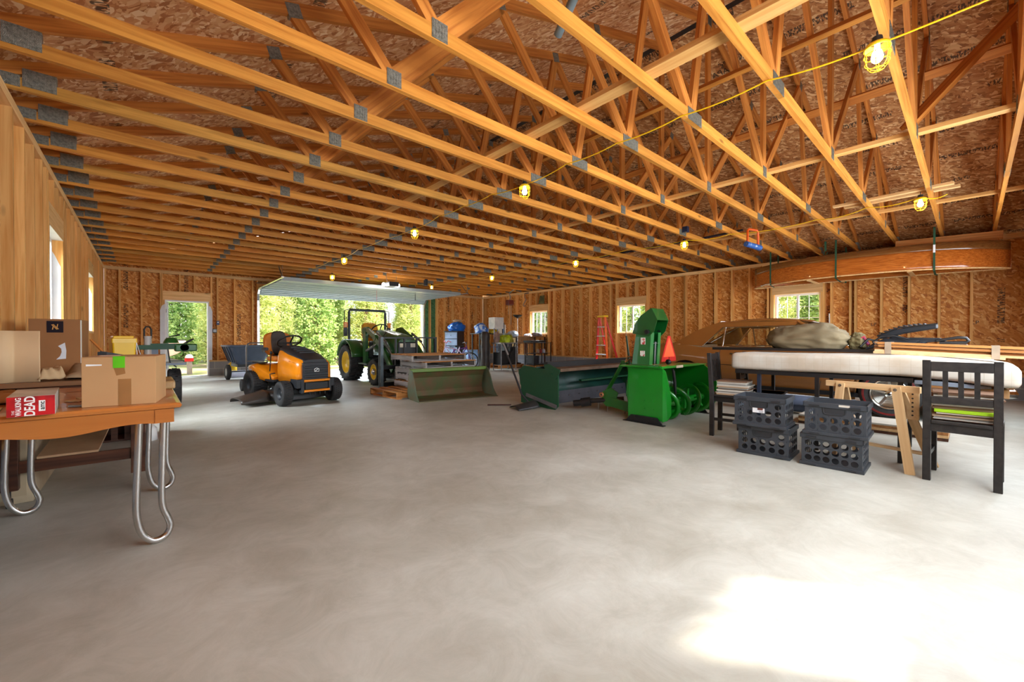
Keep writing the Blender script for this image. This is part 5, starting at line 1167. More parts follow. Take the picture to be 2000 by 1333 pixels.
p, q = (cy1 - 0.24, 1.455), (cy0 - 0.10, 1.30)
g.prism([(cx0 + 0.025, p[0], p[1]), (cx1 + 0.063, p[0], p[1]), (cx1 + 0.063, q[0], q[1]), (cx0 + 0.025, q[0], q[1])], (0, -0.006, 0.004))
part('deflector', g, plain('deflector green', (14, 84, 30), 0.32, coat=0.3), t)
for x in (cx0 - 0.01, cx1 + 0.05): g = MB(); g.cyl((x, cy0 + 0.03, 1.15), (x + 0.04, cy0 + 0.03, 1.15), 0.03, n=14); part('pivot_knob', g, 'black', t)
g = MB()
for dx in (-0.012, 0.012): g.cyl((cx0 + 0.13 + dx, cy0 - 0.012, 0.73), (cx0 + 0.15 + dx, cy0 - 0.012, 1.02), 0.003, n=6)
g.cyl((cx0 + 0.08, cy0 - 0.014, 1.0), (cx0 + 0.23, cy0 - 0.014, 1.0), 0.003, n=6); part('cable', g, 'steel_dull', t)
g = MB()
for z in (0.83, 0.985): g.box(cx0 - 0.0015 + chx(z) * 1.6, cx0 - 0.0005 + chx(z) * 1.6, cy0 + 0.06, cy0 + 0.13, z, z + 0.09 if z > 0.9 else z + 0.07)
part('warning_decal', g, plain('white red decal', (232, 228, 220), 0.4, rgb2=(196, 60, 50), thr=(0.42, 0.5), scale=30), ch)
g = MB(); g.box(xl + 0.32, xl + 0.50, yf - 0.015, yf - 0.011, 0.69, 0.722); part('decal', g, plain('pale decal', (214, 196, 168), 0.4), t)
# slow moving vehicle triangle
tri = [(5.42, 0.735), (5.43, 0.79), (5.60, 1.10), (5.67, 1.10), (5.84, 0.79), (5.84, 0.735)]
g = MB(); g.prism([(x, 2.90, z) for x, z in tri], (0, 0.004, 0)); sm = part('reflector_triangle', g, plain('dark red border', (196, 18, 14), 0.35), t)
g = MB(); g.prism([(x, 2.8985, z) for x, z in [(5.47, 0.80), (5.63, 1.08), (5.64, 1.08), (5.80, 0.80)]], (0, 0.001, 0)); part('reflector_centre', g, 'orange_glow', sm)
g = MB(); g.bar((5.63, 2.91, 0.70), (5.63, 2.91, 0.80), 0.03, 0.006); g.lathe([(0, 0.012), (0.035, 0.012), (0.035, -0.012), (0, -0.012)], (5.32, 2.75, 0.745), 'X', 16); part('mount', g, 'black', t)
# hitch frame, mast, gearbox, drive shaft
g = MB()
for x in (4.95, 5.65):
    g.prism([(x, 3.36, 0.14), (x, 3.30, 0.30), (x, 3.42, 0.36), (x, 3.56, 0.30), (x, 3.58, 0.16), (x, 3.50, 0.09), (x, 3.42, 0.09)], (0.02, 0, 0))
    g.bar((x + 0.01, 3.40, 0.16), (x + 0.01, 2.98, 0.10), 0.05, 0.13); g.bar((x + 0.01, 3.50, 0.28), (5.28 + (x - 5.3) * 0.12, 3.40, 0.72), 0.014, 0.06); g.bar((5.28 + (x - 5.3) * 0.12, 3.40, 0.72), (x * 0.4 + 5.3 * 0.6, 3.0, 0.50), 0.014, 0.06)
g.box(4.95, 5.67, 3.00, 3.05, 0.05, 0.20); g.box(5.20, 5.38, 3.33, 3.42, 0.66, 0.74)
part('hitch_frame', g, plain('hitch green', (40, 112, 34), 0.35, var=0.1), t, bevel=0.003)
g = MB(); g.box(5.12, 5.42, 3.0, 3.28, 0.24, 0.46); part('gearbox', g, plain('gearbox green', (20, 84, 36), 0.35), t, bevel=0.006)
g = MB(); g.cyl((5.10, 3.3, 0.20), (4.88, 3.72, 0.15), 0.035, n=14); g.cyl((4.88, 3.72, 0.14), (4.82, 3.84, 0.115), 0.065, n=18); g.cyl((4.82, 3.84, 0.115), (4.76, 3.94, 0.10), 0.045, n=14); part('drive_shaft', g, 'black', t)
g = MB(); g.lathe([(0.018, -0.012), (0.036, -0.012), (0.036, 0.012), (0.018, 0.012), (0.018, -0.012)], (4.93, 3.56, 0.25), 'X', 18); part('ball_bushing', g, plain('copper bushing', (206, 142, 96), 0.35, 0.5), t)
g = MB(); g.cyl((4.96, 3.48, 0.0), (4.96, 3.48, 0.12), 0.004, n=6); g.cyl((5.05, 3.25, 0.0), (5.05, 3.25, 0.10), 0.006, n=6); g.cyl((4.93, 3.62, 0.03), (4.93, 3.62, 0.15), 0.004, n=6); part('chain', g, 'steel_dull', t)
g = MB(); g.cyl((5.22, 3.28, 0.68), (5.22, 3.34, 1.10), 0.016, 0.012, 10); part('rotator_rod', g, 'green_dark', t)
g = MB(); g.tube([(5.22, 3.34, 1.08), (5.22, 3.35, 1.17), (5.19, 3.38, 1.18), (5.19, 3.39, 1.23), (5.16, 3.41, 1.24), (5.16, 3.42, 1.31)], 0.005, 6); part('crank', g, 'steel_dull', t)
g = MB(); g.box(4.90, 4.97, 2.99, 3.02, 0.50, 0.64); part('manual_tube', g, 'white', t, bevel=0.01)
rb_ = random.Random(4); g = MB()
for k in range(6):
    a = Vector((5.05 + rb_.uniform(-.1, .1), 3.12 + rb_.uniform(-.06, .1), 0.72 + k * 0.01)); g.tube([a, a + Vector((rb_.uniform(-.1, .2), rb_.uniform(-.2, .05), rb_.uniform(-0.01, .05))), a + Vector((rb_.uniform(0, .3), rb_.uniform(-.3, 0), 0.01))], 0.012, 6)
part('rope', g, plain('tan rope', (176, 128, 78), 0.8), t)
# ================================================================= THE OLD COUPE
CB = plain('bronze car enamel', (166, 108, 52), 0.3, 0.35, var=0.06, scale=2, coat=0.7); M['car'] = CB
M['chrome'] = plain('chrome', (222, 220, 214), 0.12, 1.0, var=0.03)
m, nt, b = _mat('car glass'); b.inputs['Base Color'].default_value = (0.45, 0.5, 0.48, 1); gn = nt.nodes
tr = gn.new('ShaderNodeBsdfTransparent'); tr.inputs[0].default_value = (0.93, 0.95, 0.94, 1); gl = gn.new('ShaderNodeBsdfGlossy'); gl.inputs['Roughness'].default_value = 0.03
ms = gn.new('ShaderNodeMixShader'); ms.inputs[0].default_value = 0.07; nt.links.new(tr.outputs[0], ms.inputs[1]); nt.links.new(gl.outputs[0], ms.inputs[2]); nt.links.new(ms.outputs[0], gn['Material Output'].inputs[0]); M['car_glass'] = m
car = thing('coupe_car', 'bronze 1960s two door coupe parked along the right wall', 'car', (8.22, 2.10, 0))
HW = 0.88
def belt(y):      # height of the fender / door top line
    if y < -1.0: return 0.80 + 0.09 * (y + 2.3) / 1.3
    if y < 1.1: return 0.89 + 0.02 * (y + 1.0) / 2.1
    if y < 1.7: return 0.91 + 0.05 * math.sin((y - 1.1) / 0.6 * PI / 2)
    return 0.96 - 0.06 * (y - 1.7) / 0.65
def low(y):
    z = 0.20 + (0.12 * max(0, y - 1.9) / 0.4) + (0.1 * max(0, -y - 1.9) / 0.4)
    for wy_ in (-1.38, 1.37):
        d = abs(y - wy_)
        if d < 0.36: z = max(z, 0.30 + math.sqrt(0.36 ** 2 - d ** 2) * 1.02)
    return z
def bulge(t): return HW - 0.11 * (1 - t) ** 2 * 1.0 * (1 if t < 0.35 else 0) - 0.05 * max(0, 1 - t * 2.2) - 0.035 * max(0, t - 0.75) / 0.25 + 0.0
def taper(y):
    if y < -1.6: return 1 - 0.16 * ((-y - 1.6) / 0.7) ** 2
    if y > 1.6: return 1 - 0.10 * ((y - 1.6) / 0.75) ** 2
    return 1
for s in (-1, 1):
    def sidef(u, v):
        y = -2.30 + 4.65 * u; lo, hi = low(y), belt(y); z = lo + (hi - lo) * v; tt = (z - 0.2) / (hi - 0.2)
        return (s * bulge(tt) * taper(y), y, z)
    g = MB(); g.grid(sidef, 140, 14); part('body_side', g, 'car', car, solid=0.01)
    for wy_ in (-1.38, 1.37):
        g = MB(); g.lathe([(0.37, s * 0.50), (0.37, s * 0.84)], (0, wy_, 0.30), 'X', 32, True, -0.1, PI + 0.1); part('wheel_well', g, 'black', car)
def deckf(y0, y1, rise):
    def f(u, v):
        y = y0 + (y1 - y0) * u; w = (HW - 0.033) * taper(y); x = -w + 2 * w * v; return (x, y, belt(y) + rise * (1 - (2 * v - 1) ** 2) * 1.0 + 0.002)
    return f
g = MB(); g.grid(deckf(-2.28, -0.95, 0.06), 20, 14); part('hood', g, 'car', car, solid=0.01)
g = MB(); g.grid(deckf(1.50, 2.34, 0.035), 14, 14); part('trunk_lid', g, 'car', car, solid=0.01)
g = MB(); g.box(-0.72, 0.72, -2.30, -2.20, 0.33, 0.80); part('grille', g, 'black', car)
g = MB(); g.box(-0.78, 0.78, 2.30, 2.345, 0.36, 0.90); part('tail_panel', g, 'car', car)
for s in (-1, 1):
    g = MB(); g.box(min(s * 0.5, s * 0.72), max(s * 0.5, s * 0.72), 2.345, 2.36, 0.58, 0.76); part('tail_light', g, 'red', car)
    g = MB(); g.lathe([(0, 0.0), (0.08, 0.02), (0.09, 0.05)], (s * 0.68, -2.36, 0.62), 'Y', 20); part('headlight', g, 'white', car)
for y, z in ((-2.42, 0.42), (2.43, 0.45)):
    g = MB(); g.tube([(-0.86, y * 0.93, z), (-0.8, y, z), (0.8, y, z), (0.86, y * 0.93, z)], 0.05, 8); part('bumper', g, 'chrome', car)
g = MB(); g.box(-0.80, 0.80, -2.2, 2.28, 0.24, 0.30); g.box(-0.5, 0.5, -2.2, -1.0, 0.3, 0.7); part('floor_pan', g, 'black', car)
# greenhouse
RT, wb_, wt_ = 1.405, HW - 0.06, 0.64
def roof(u, v):
    y = -0.32 + 1.16 * u; x = -wt_ + 2 * wt_ * v; return (x, y, RT - 0.045 * (2 * u - 0.95) ** 2 - 0.035 * (2 * v - 1) ** 4 - 0.012 * (2 * v - 1) ** 2)
g = MB(); g.grid(roof, 16, 16); part('roof', g, 'car', car, solid=0.018)
for s in (-1, 1):
    def P3(y, z): f = (z - 0.92) / 0.40; return (s * (wb_ + (wt_ - wb_) * max(0, f)), y, z)
    g = MB(); c = [P3(1.10, 0.93), P3(0.80, 1.265), P3(-0.27, 1.275), P3(-0.33, 1.335), P3(0.86, 1.355), P3(1.24, 1.21), P3(1.66, 0.955)]
    g.prism([c[0], c[1], c[4], c[5], c[6]], (-s * 0.03, 0, 0)); g.prism([c[1], c[2], c[3], c[4]], (-s * 0.03, 0, 0)); part('sail_panel', g, 'car', car)
    g = MB(); g.tube([P3(-0.95, 0.93), P3(-0.30, 1.33)], 0.022, 8); part('windshield_pillar', g, 'car', car)
    g = MB(); g.tube([P3(-0.82, 0.925), P3(-0.28, 1.262), P3(0.78, 1.258), P3(1.09, 0.93)], 0.009, 6); g.tube([P3(-0.85, 0.918), P3(1.12, 0.925)], 0.010, 6); g.tube([P3(0.75, 0.925), P3(0.75, 1.258)], 0.011, 6); g.tube([P3(-0.62, 0.93), P3(-0.42, 1.16)], 0.008, 6); part('window_trim', g, 'chrome', car)
    g = MB(); g.prism([P3(-0.82, 0.93), P3(-0.28, 1.26), P3(0.78, 1.255), P3(1.07, 0.93)], (-s * 0.004, 0, 0)); part('side_glass', g, 'car_glass', car)
    g = MB(); g.box(min(s * 0.872, s * 0.90), max(s * 0.872, s * 0.90), 0.42, 0.60, 0.80, 0.82); part('door_handle', g, 'chrome', car)
    g = MB(); g.tube([(s * 0.884, 0.78, 0.30), (s * 0.887, 0.80, 0.6), (s * 0.862, 0.76, 0.91)], 0.003, 4); g.tube([(s * 0.887, 1.55, 0.62), (s * 0.889, 0.9, 0.62), (s * 0.889, -0.9, 0.62)], 0.004, 4); g.tube([(s * 0.86, -0.62, 0.30), (s * 0.885, -0.66, 0.6), (s * 0.864, -0.72, 0.88)], 0.003, 4); g.tube([(s * 0.852, -0.95, 0.30), (s * 0.852, 0.95, 0.30)], 0.004, 4); part('seam', g, 'black', car)
def pane(y0, z0, y1, z1, w0, w1):
    return [(-w0, y0, z0), (w0, y0, z0), (w1, y1, z1), (-w1, y1, z1)]
g = MB(); g.prism(pane(-0.97, 0.93, -0.32, 1.34, 0.78, 0.62), (0, 0.004, 0.004)); part('windshield', g, 'car_glass', car)
g = MB(); g.prism(pane(1.56, 0.97, 0.86, 1.35, 0.70, 0.60), (0, -0.004, 0.004)); part('rear_window', g, 'car_glass', car)
g = MB(); g.tube(pane(1.58, 0.97, 0.85, 1.36, 0.71, 0.61), 0.010, 6, closed=True); g.tube(pane(-0.99, 0.93, -0.33, 1.345, 0.79, 0.63), 0.010, 6, closed=True); part('glass_trim', g, 'chrome', car)
g = MB()
for x in (-0.36, 0.36):
    g.box(x - 0.25, x + 0.25, -0.05, 0.45, 0.35, 0.55); g.bar((x, 0.42, 0.50), (x, 0.58, 0.90), 0.46, 0.12, (0, 1, 0))
g.box(-0.6, 0.6, 0.95, 1.4, 0.35, 0.6); g.box(-0.75, 0.75, 1.45, 1.6, 0.5, 0.94); g.box(-0.75, 0.75, -0.95, -0.75, 0.6, 0.90); part('interior', g, plain('tan upholstery', (150, 122, 92), 0.6), car)
def mag_wheel(x, y, s):
    g = MB(); g.lathe([(0.19, -0.09), (0.25, -0.105), (0.30, -0.09), (0.325, -0.05), (0.325, 0.05), (0.30, 0.09), (0.25, 0.105), (0.19, 0.09)], (x, y, 0.325), 'X', 48)
    w = part('tire', g, 'rubber', car)
    g = MB()
    for r in (0.262, 0.275): g.lathe([(r, s * 0.1045), (r + 0.004, s * 0.105)], (x, y, 0.325), 'X', 48)
    part('red_line', g, 'red', w)
    g = MB(); g.lathe([(0.19, s * 0.095), (0.205, s * 0.105), (0.195, s * 0.11), (0.182, s * 0.10), (0.178, s * 0.06), (0.178, -s * 0.05)], (x, y, 0.325), 'X', 48)
    for k in range(9):
        r = 0.05 + 0.0145 * k; g.lathe([(r, s * 0.050), (r + 0.004, s * 0.058), (r + 0.008, s * 0.050)], (x, y, 0.325), 'X', 40)
    g.lathe([(0, s * 0.047), (0.178, s * 0.047)], (x, y, 0.325), 'X', 40)
    rm = part('rim', g, 'chrome', w)
    g = MB()
    for k in range(5):
        a = 2 * PI * k / 5 + 0.3; d = Vector((0, math.cos(a), math.sin(a))); c = Vector((x + s * 0.072, y, 0.325)); g.bar(c + d * 0.03, c + d * 0.18 + Vector((s * 0.01, 0, 0)), 0.028, 0.016, (1, 0, 0))
    part('spoke', g, 'steel', w)
    g = MB(); g.lathe([(0, s * 0.115), (0.026, s * 0.112), (0.034, s * 0.09), (0.05, s * 0.08)], (x, y, 0.325), 'X', 24); part('hub_cap', g, 'chrome', w)
    g = MB(); g.lathe([(0, s * 0.117), (0.018, s * 0.1165)], (x, y, 0.325), 'X', 18); part('hub_badge', g, 'black', w)
for s in (-1, 1):
    for y in (-1.38, 1.37): mag_wheel(s * 0.77, y, s)
g = MB(); g.box(-0.07, 0.07, -0.05, 0.05, 0, 0.02); o = part('papers', g, plain('yellow white papers', (232, 216, 130), 0.5, rgb2=(236, 236, 236), scale=14)); o.location = (7.92, 1.86, 0.925); tag(o, 'yellow and white papers lying on the car door sill', 'papers'); o.rotation_euler = (0, 0.1, 1.2)
o.location = (7.42, 1.95, 0.935)
# ================================================================= CANOE AND STRAPS
t = thing('canoe', 'varnished cedar strip canoe hanging upside down under the trusses', 'canoe', (10.25, 1.42, 2.24))
M['cedar'] = wood('varnished cedar strips', (206, 116, 44), (150, 72, 24), 2.6, 0.16, False, 0.9, 'Y'); M['cedar_dark'] = wood('varnished bilge strips', (150, 98, 48), (118, 72, 34), 2.6, 0.22, False, 0.8, 'Y')
Lc = 1.83
def csec(y, a0, a1, n):
    q = abs(y / Lc); w = 0.43 * (1 - q ** 2.4) ** 0.8 + 0.012; dpt = 0.48 - 0.02 * q ** 3; sh = -0.06 * q ** 2.5 + 0.0
    pts = []
    for i in range(n + 1):
        a = a0 + (a1 - a0) * i / n; c, s_ = math.cos(a), math.sin(a)
        pts.append((w * math.copysign(abs(c) ** 0.55, c), y, sh + (dpt - sh * 0.6) * (1 - 0.12 * q ** 4) * abs(s_) ** 0.75))
    return pts
ysec = [-Lc + 2 * Lc * i / 48 for i in range(49)]
for nm, mt, r_ in (('hull_side', 'cedar', [(0, 0.62), (PI - 0.62, PI)]), ('hull_bottom', 'cedar_dark', [(0.62, PI - 0.62)])):
    g = MB()
    for a0, a1 in r_: g.loft([csec(y, a0, a1, 14) for y in ysec], False, True, False)
    part(nm, g, mt, t, solid=0.006)
for s in (-1, 1):
    g = MB(); g.tube([(s * (0.43 * (1 - abs(y / Lc) ** 2.4) ** 0.8 + 0.018), y, -0.06 * abs(y / Lc) ** 2.5) for y in ysec], 0.013, 6); part('gunwale', g, 'plate', t)
for y in (-1.74, 1.74):
    g = MB(); g.prism([(-0.012, y, -0.06), (-0.012, y + math.copysign(0.10, y), -0.05), (-0.012, y + math.copysign(0.085, y), 0.20), (-0.012, y - math.copysign(0.04, y), 0.44)], (0.024, 0, 0)); part('stem', g, 'cedar', t)
for y, z in ((-0.7, -0.01), (0.75, -0.01)):
    g = MB(); g.box(-0.38, 0.38, y - 0.03, y + 0.03, z - 0.02, z); part('thwart', g, 'plate', t)
M['strap'] = plain('dark green webbing', (28, 74, 44), 0.7, var=0.15)
for i, (y, lab) in enumerate(((2.87, 'green ratchet strap round the far end of the canoe'), (1.72, 'green strap round the middle of the canoe'), (0.42, 'green strap with a white tag round the near end of the canoe'))):
    yl = y - 1.42; q = abs(yl / Lc); w = 0.43 * (1 - q ** 2.4) ** 0.8 + 0.04
    g = MB(); P = [(10.25 - w, y, 2.93), (10.25 - w - 0.01, y, 2.35), (10.25 - w, y, 2.20), (10.25, y, 2.17), (10.25 + w, y, 2.20), (10.25 + w + 0.01, y, 2.35), (10.25 + w, y, 2.93)]
    for a, b2 in zip(P[:-1], P[1:]): g.bar(a, b2, 0.028, 0.003, (1, 0, 0) if abs(b2[2] - a[2]) > 0.3 else (0, 0, 1))
    o = tag(part('strap', g, 'strap'), lab, 'strap')
    if i == 2: g = MB(); g.box(10.25 - w - 0.016, 10.25 - w - 0.013, y - 0.014, y + 0.014, 2.50, 2.63); part('strap_tag', g, 'white', o)
    if i == 0: g = MB(); g.tube([(10.25 - w - 0.02, y, 2.23), (10.1 - w, y + 0.06, 2.21), (10.0 - w, y + 0.10, 2.17)], 0.012, 6); part('ratchet', g, 'steel', o)
g = MB(); g.box(9.95, 9.98, 1.9, 1.93, 2.78, 2.96); g.tube([(9.96, 1.91, 2.80), (9.96, 1.94, 2.73), (9.96, 1.90, 2.70), (9.96, 1.88, 2.74)], 0.006, 6); tag(part('strap', g, 'strap'), 'short rolled strap with hook hanging from a chord above the canoe', 'strap')
board('support_board', (10.45, -0.34, 2.755), (10.45, 0.95, 2.80), 0.04, 0.14, 'pallet')
for ob in COL.objects:
    if ob.name.startswith('support_board'): tag(ob, 'orange board fixed under the chords behind the near end of the canoe', 'board')
t = thing('clamp_rack', 'orange and blue tubular clamp hanging from a truss left of the canoe', 'clamp', (7.55, 2.42, 0))
g = MB(); g.tube([(-0.12, 0.05, 2.62), (-0.12, 0.05, 2.84), (-0.09, 0.04, 2.87), (0.09, -0.02, 2.87), (0.12, -0.03, 2.84), (0.12, -0.03, 2.60)], 0.018, 8); part('frame', g, plain('orange tube', (236, 90, 20), 0.4), t)
g = MB(); g.cyl((-0.16, 0.06, 2.62), (0.16, -0.05, 2.58), 0.045, n=16); part('padded_bar', g, plain('blue pad', (40, 84, 150), 0.5, rgb2=(180, 196, 210), thr=(0.3, 0.4), scale=16), t)
for k, (x, y) in enumerate(((8.75, 3.403), (8.95, 2.793))):
    g = MB(); g.tube([(x, y, 2.88), (x, y, 2.78), (x + 0.03, y - 0.03, 2.74), (x + 0.05, y - 0.05, 2.78)], 0.007, 6); tag(part('hook', g, 'black'), ('left', 'right')[k] + ' one of two black hooks under a chord beside the orange clamp', 'hook', 'hooks by the clamp rack')
# ================================================================= CHAIRS, CRATES, MATTRESS, TRESTLE
M['chair'] = wood('brown black stained pine', (46, 42, 40), (30, 28, 28), 0.7, 0.4, False)
def make_chair(label, group=None):
    """local: sitter faces +X, back at x=0"""
    t = thing('dining_chair', label, 'chair', group=group); W = 0.175
    for s in (-1, 1):
        g = MB(); y = s * W; g.prism([(-0.022, y - 0.022, 0), (0.022, y - 0.022, 0), (0.022, y - 0.022, 0.45), (-0.012, y - 0.022, 0.905), (-0.050, y - 0.022, 0.905), (-0.022, y - 0.022, 0.45)], (0, 0.044, 0)); part('leg', g, 'chair', t, bevel=0.003)
        g = MB(); g.box(0.345, 0.385, y - 0.02, y + 0.02, 0, 0.435); part('leg', g, 'chair', t, bevel=0.003)
        g = MB(); g.box(0.02, 0.35, y - 0.010, y + 0.010, 0.17, 0.20); part('stretcher', g, 'chair', t)
    g = MB(); g.box(-0.03, 0.41, -W - 0.0 + 0.024, W - 0.024, 0.435, 0.455); g.box(0.024, 0.41, -W - 0.02, W + 0.02, 0.435, 0.455); part('seat', g, 'chair', t, bevel=0.003)
    g = MB(); g.box(-0.012, 0.36, -W + 0.02, -W + 0.035, 0.375, 0.435); g.box(-0.012, 0.36, W - 0.035, W - 0.02, 0.375, 0.435); g.box(-0.015, 0.005, -W + 0.02, W - 0.02, 0.375, 0.435); g.box(0.355, 0.375, -W + 0.02, W - 0.02, 0.375, 0.435); part('seat_frame', g, 'chair', t)
    g = MB(); g.box(-0.046, -0.020, -W + 0.022, W - 0.022, 0.825, 0.895); part('top_rail', g, 'chair', t, bevel=0.003)
    g = MB(); g.box(-0.028, -0.006, -W + 0.022, W - 0.022, 0.585, 0.635); part('lower_rail', g, 'chair', t, bevel=0.003)
    for k in (-1, 0, 1):
        g = MB(); y = k * 0.078; g.prism([(-0.026, y - 0.014, 0.635), (-0.010, y - 0.014, 0.635), (-0.026, y - 0.014, 0.825), (-0.042, y - 0.014, 0.825)], (0, 0.028, 0)); part('slat', g, 'chair', t)
    return t
ch1 = make_chair('black wooden chair with its back to the camera, lime sheet on its seat', 'black wooden chairs')
ch1.location = (4.40, 0.045, 0); ch1.rotation_euler = (0, 0, math.radians(-3))
ch2 = dup(ch1, (4.82, 1.92, 0), math.radians(-82), 'black wooden chair seen side on beside the snow blower auger')
ch3 = dup(ch1, (5.30, 1.80, 0), math.radians(-84), 'black wooden chair mostly hidden behind the left crate stack')
# stacks of flat cardboard / magazines on the seats: single sheets one could lift off
rs = random.Random(3)
def sheets(cx, cy, z0, n, w, d, hs, cols, lab, group, rot=0.0):
    z = z0
    for i in range(n):
        h = hs * rs.uniform(0.7, 1.3); g = MB(); ww, dd = w * rs.uniform(0.9, 1.04), d * rs.uniform(0.88, 1.05)
        g.box(-ww / 2, ww / 2, -dd / 2, dd / 2, 0, h - 0.001); m_ = cols[i % len(cols)] if not isinstance(cols, dict) else cols.get(i, cols[-1])
        o = part('folded_sheet', g, m_); o.location = (cx + rs.uniform(-.012, .012), cy + rs.uniform(-.012, .012), z); o.rotation_euler = (0, 0, rot + rs.uniform(-.05, .05)); z += h
        tag(o, lab(i, n), 'sheet', group)
    return z
M['sheet_a'] = plain('tan folded paper', (164, 136, 106), 0.8, var=0.1); M['sheet_b'] = plain('grey newsprint', (138, 134, 128), 0.8, var=0.12); M['sheet_c'] = plain('white folded sheet', (192, 184, 170), 0.7, var=0.06); M['sheet_d'] = plain('brown folded sheet', (118, 84, 60), 0.8, var=0.12)
M['lime'] = plain('lime green felt', (176, 224, 16), 0.6, var=0.03)
ORD = ['bottom', 'second', 'third', 'fourth', 'fifth', 'sixth', 'seventh', 'eighth', 'ninth', 'tenth', 'eleventh', 'twelfth', 'thirteenth', 'fourteenth']
def lb(where, skip=None):
    return lambda i, n: ('top' if i == n - 1 else ORD[i] + ('' if i == 0 else ' from bottom')) + ' flat sheet of the pile ' + where
z = sheets(4.62, 0.03, 0.456, 6, 0.34, 0.32, 0.010, ['sheet_d', 'sheet_c', 'sheet_b', 'sheet_a'], lb('below the lime green sheet'), 'sheets below the lime one')
g = MB(); g.box(-0.17, 0.17, -0.165, 0.165, 0, 0.024); o = part('lime_sheet', g, 'lime', None, bevel=0.004); o.location = (4.61, 0.02, z + 0.001); tag(o, 'lime green folded felt in the middle of the pile on the right chair', 'felt')
z = sheets(4.62, 0.03, z + 0.026, 11, 0.33, 0.35, 0.0105, ['sheet_a', 'sheet_d', 'sheet_c', 'sheet_a', 'sheet_d', 'sheet_b'], lb('above the lime green sheet'), 'sheets above the lime one', 0.05)
sheets(4.83, 1.72, 0.456, 11, 0.31, 0.30, 0.0145, ['sheet_a', 'sheet_c', 'sheet_b', 'sheet_c', 'sheet_d', 'sheet_b'], lb('on the chair beside the snow blower'), 'sheets on the side chair', 0.1)
# ---- perforated crates
def perf(w, h, cells, r, n=16):
    """flat panel w x h in local X (centred) / Z (from 0) with round holes: cells = list of (cx, cz, half cell w, half cell h, hole?)"""
    g = MB()
    for cx, cz, hw_, hh_, hole in cells:
        if not hole: g.add([(cx - hw_, 0, cz - hh_), (cx + hw_, 0, cz - hh_), (cx + hw_, 0, cz + hh_), (cx - hw_, 0, cz + hh_)], [(0, 1, 2, 3)]); continue
        inner = [(cx + r * math.cos(2 * PI * i / n), 0, cz + r * math.sin(2 * PI * i / n)) for i in range(n)]; outer = []
        for i in range(n):
            c, s = math.cos(2 * PI * i / n), math.sin(2 * PI * i / n); k = min(hw_ / max(abs(c), 1e-6), hh_ / max(abs(s), 1e-6)); outer.append((cx + c * k, 0, cz + s * k))
        vs = inner + outer; fs = [(i, (i + 1) % n, n + (i + 1) % n, n + i) for i in range(n)]
        corners = [(cx + a * hw_, 0, cz + b2 * hh_) for a, b2 in ((1, 1), (-1, 1), (-1, -1), (1, -1))]
        for q, cr in enumerate(corners):
            # the two outer points either side of the corner
            ang = math.atan2(cr[2] - cz, cr[0] - cx) % (2 * PI); i = int(ang / (2 * PI / n)) % n
            vs.append(cr); fs.append((n + i, n + (i + 1) % n, len(vs) - 1)) if False else fs.append((n + i, len(vs) - 1, n + (i + 1) % n))
        g.add(vs, fs)
    return g
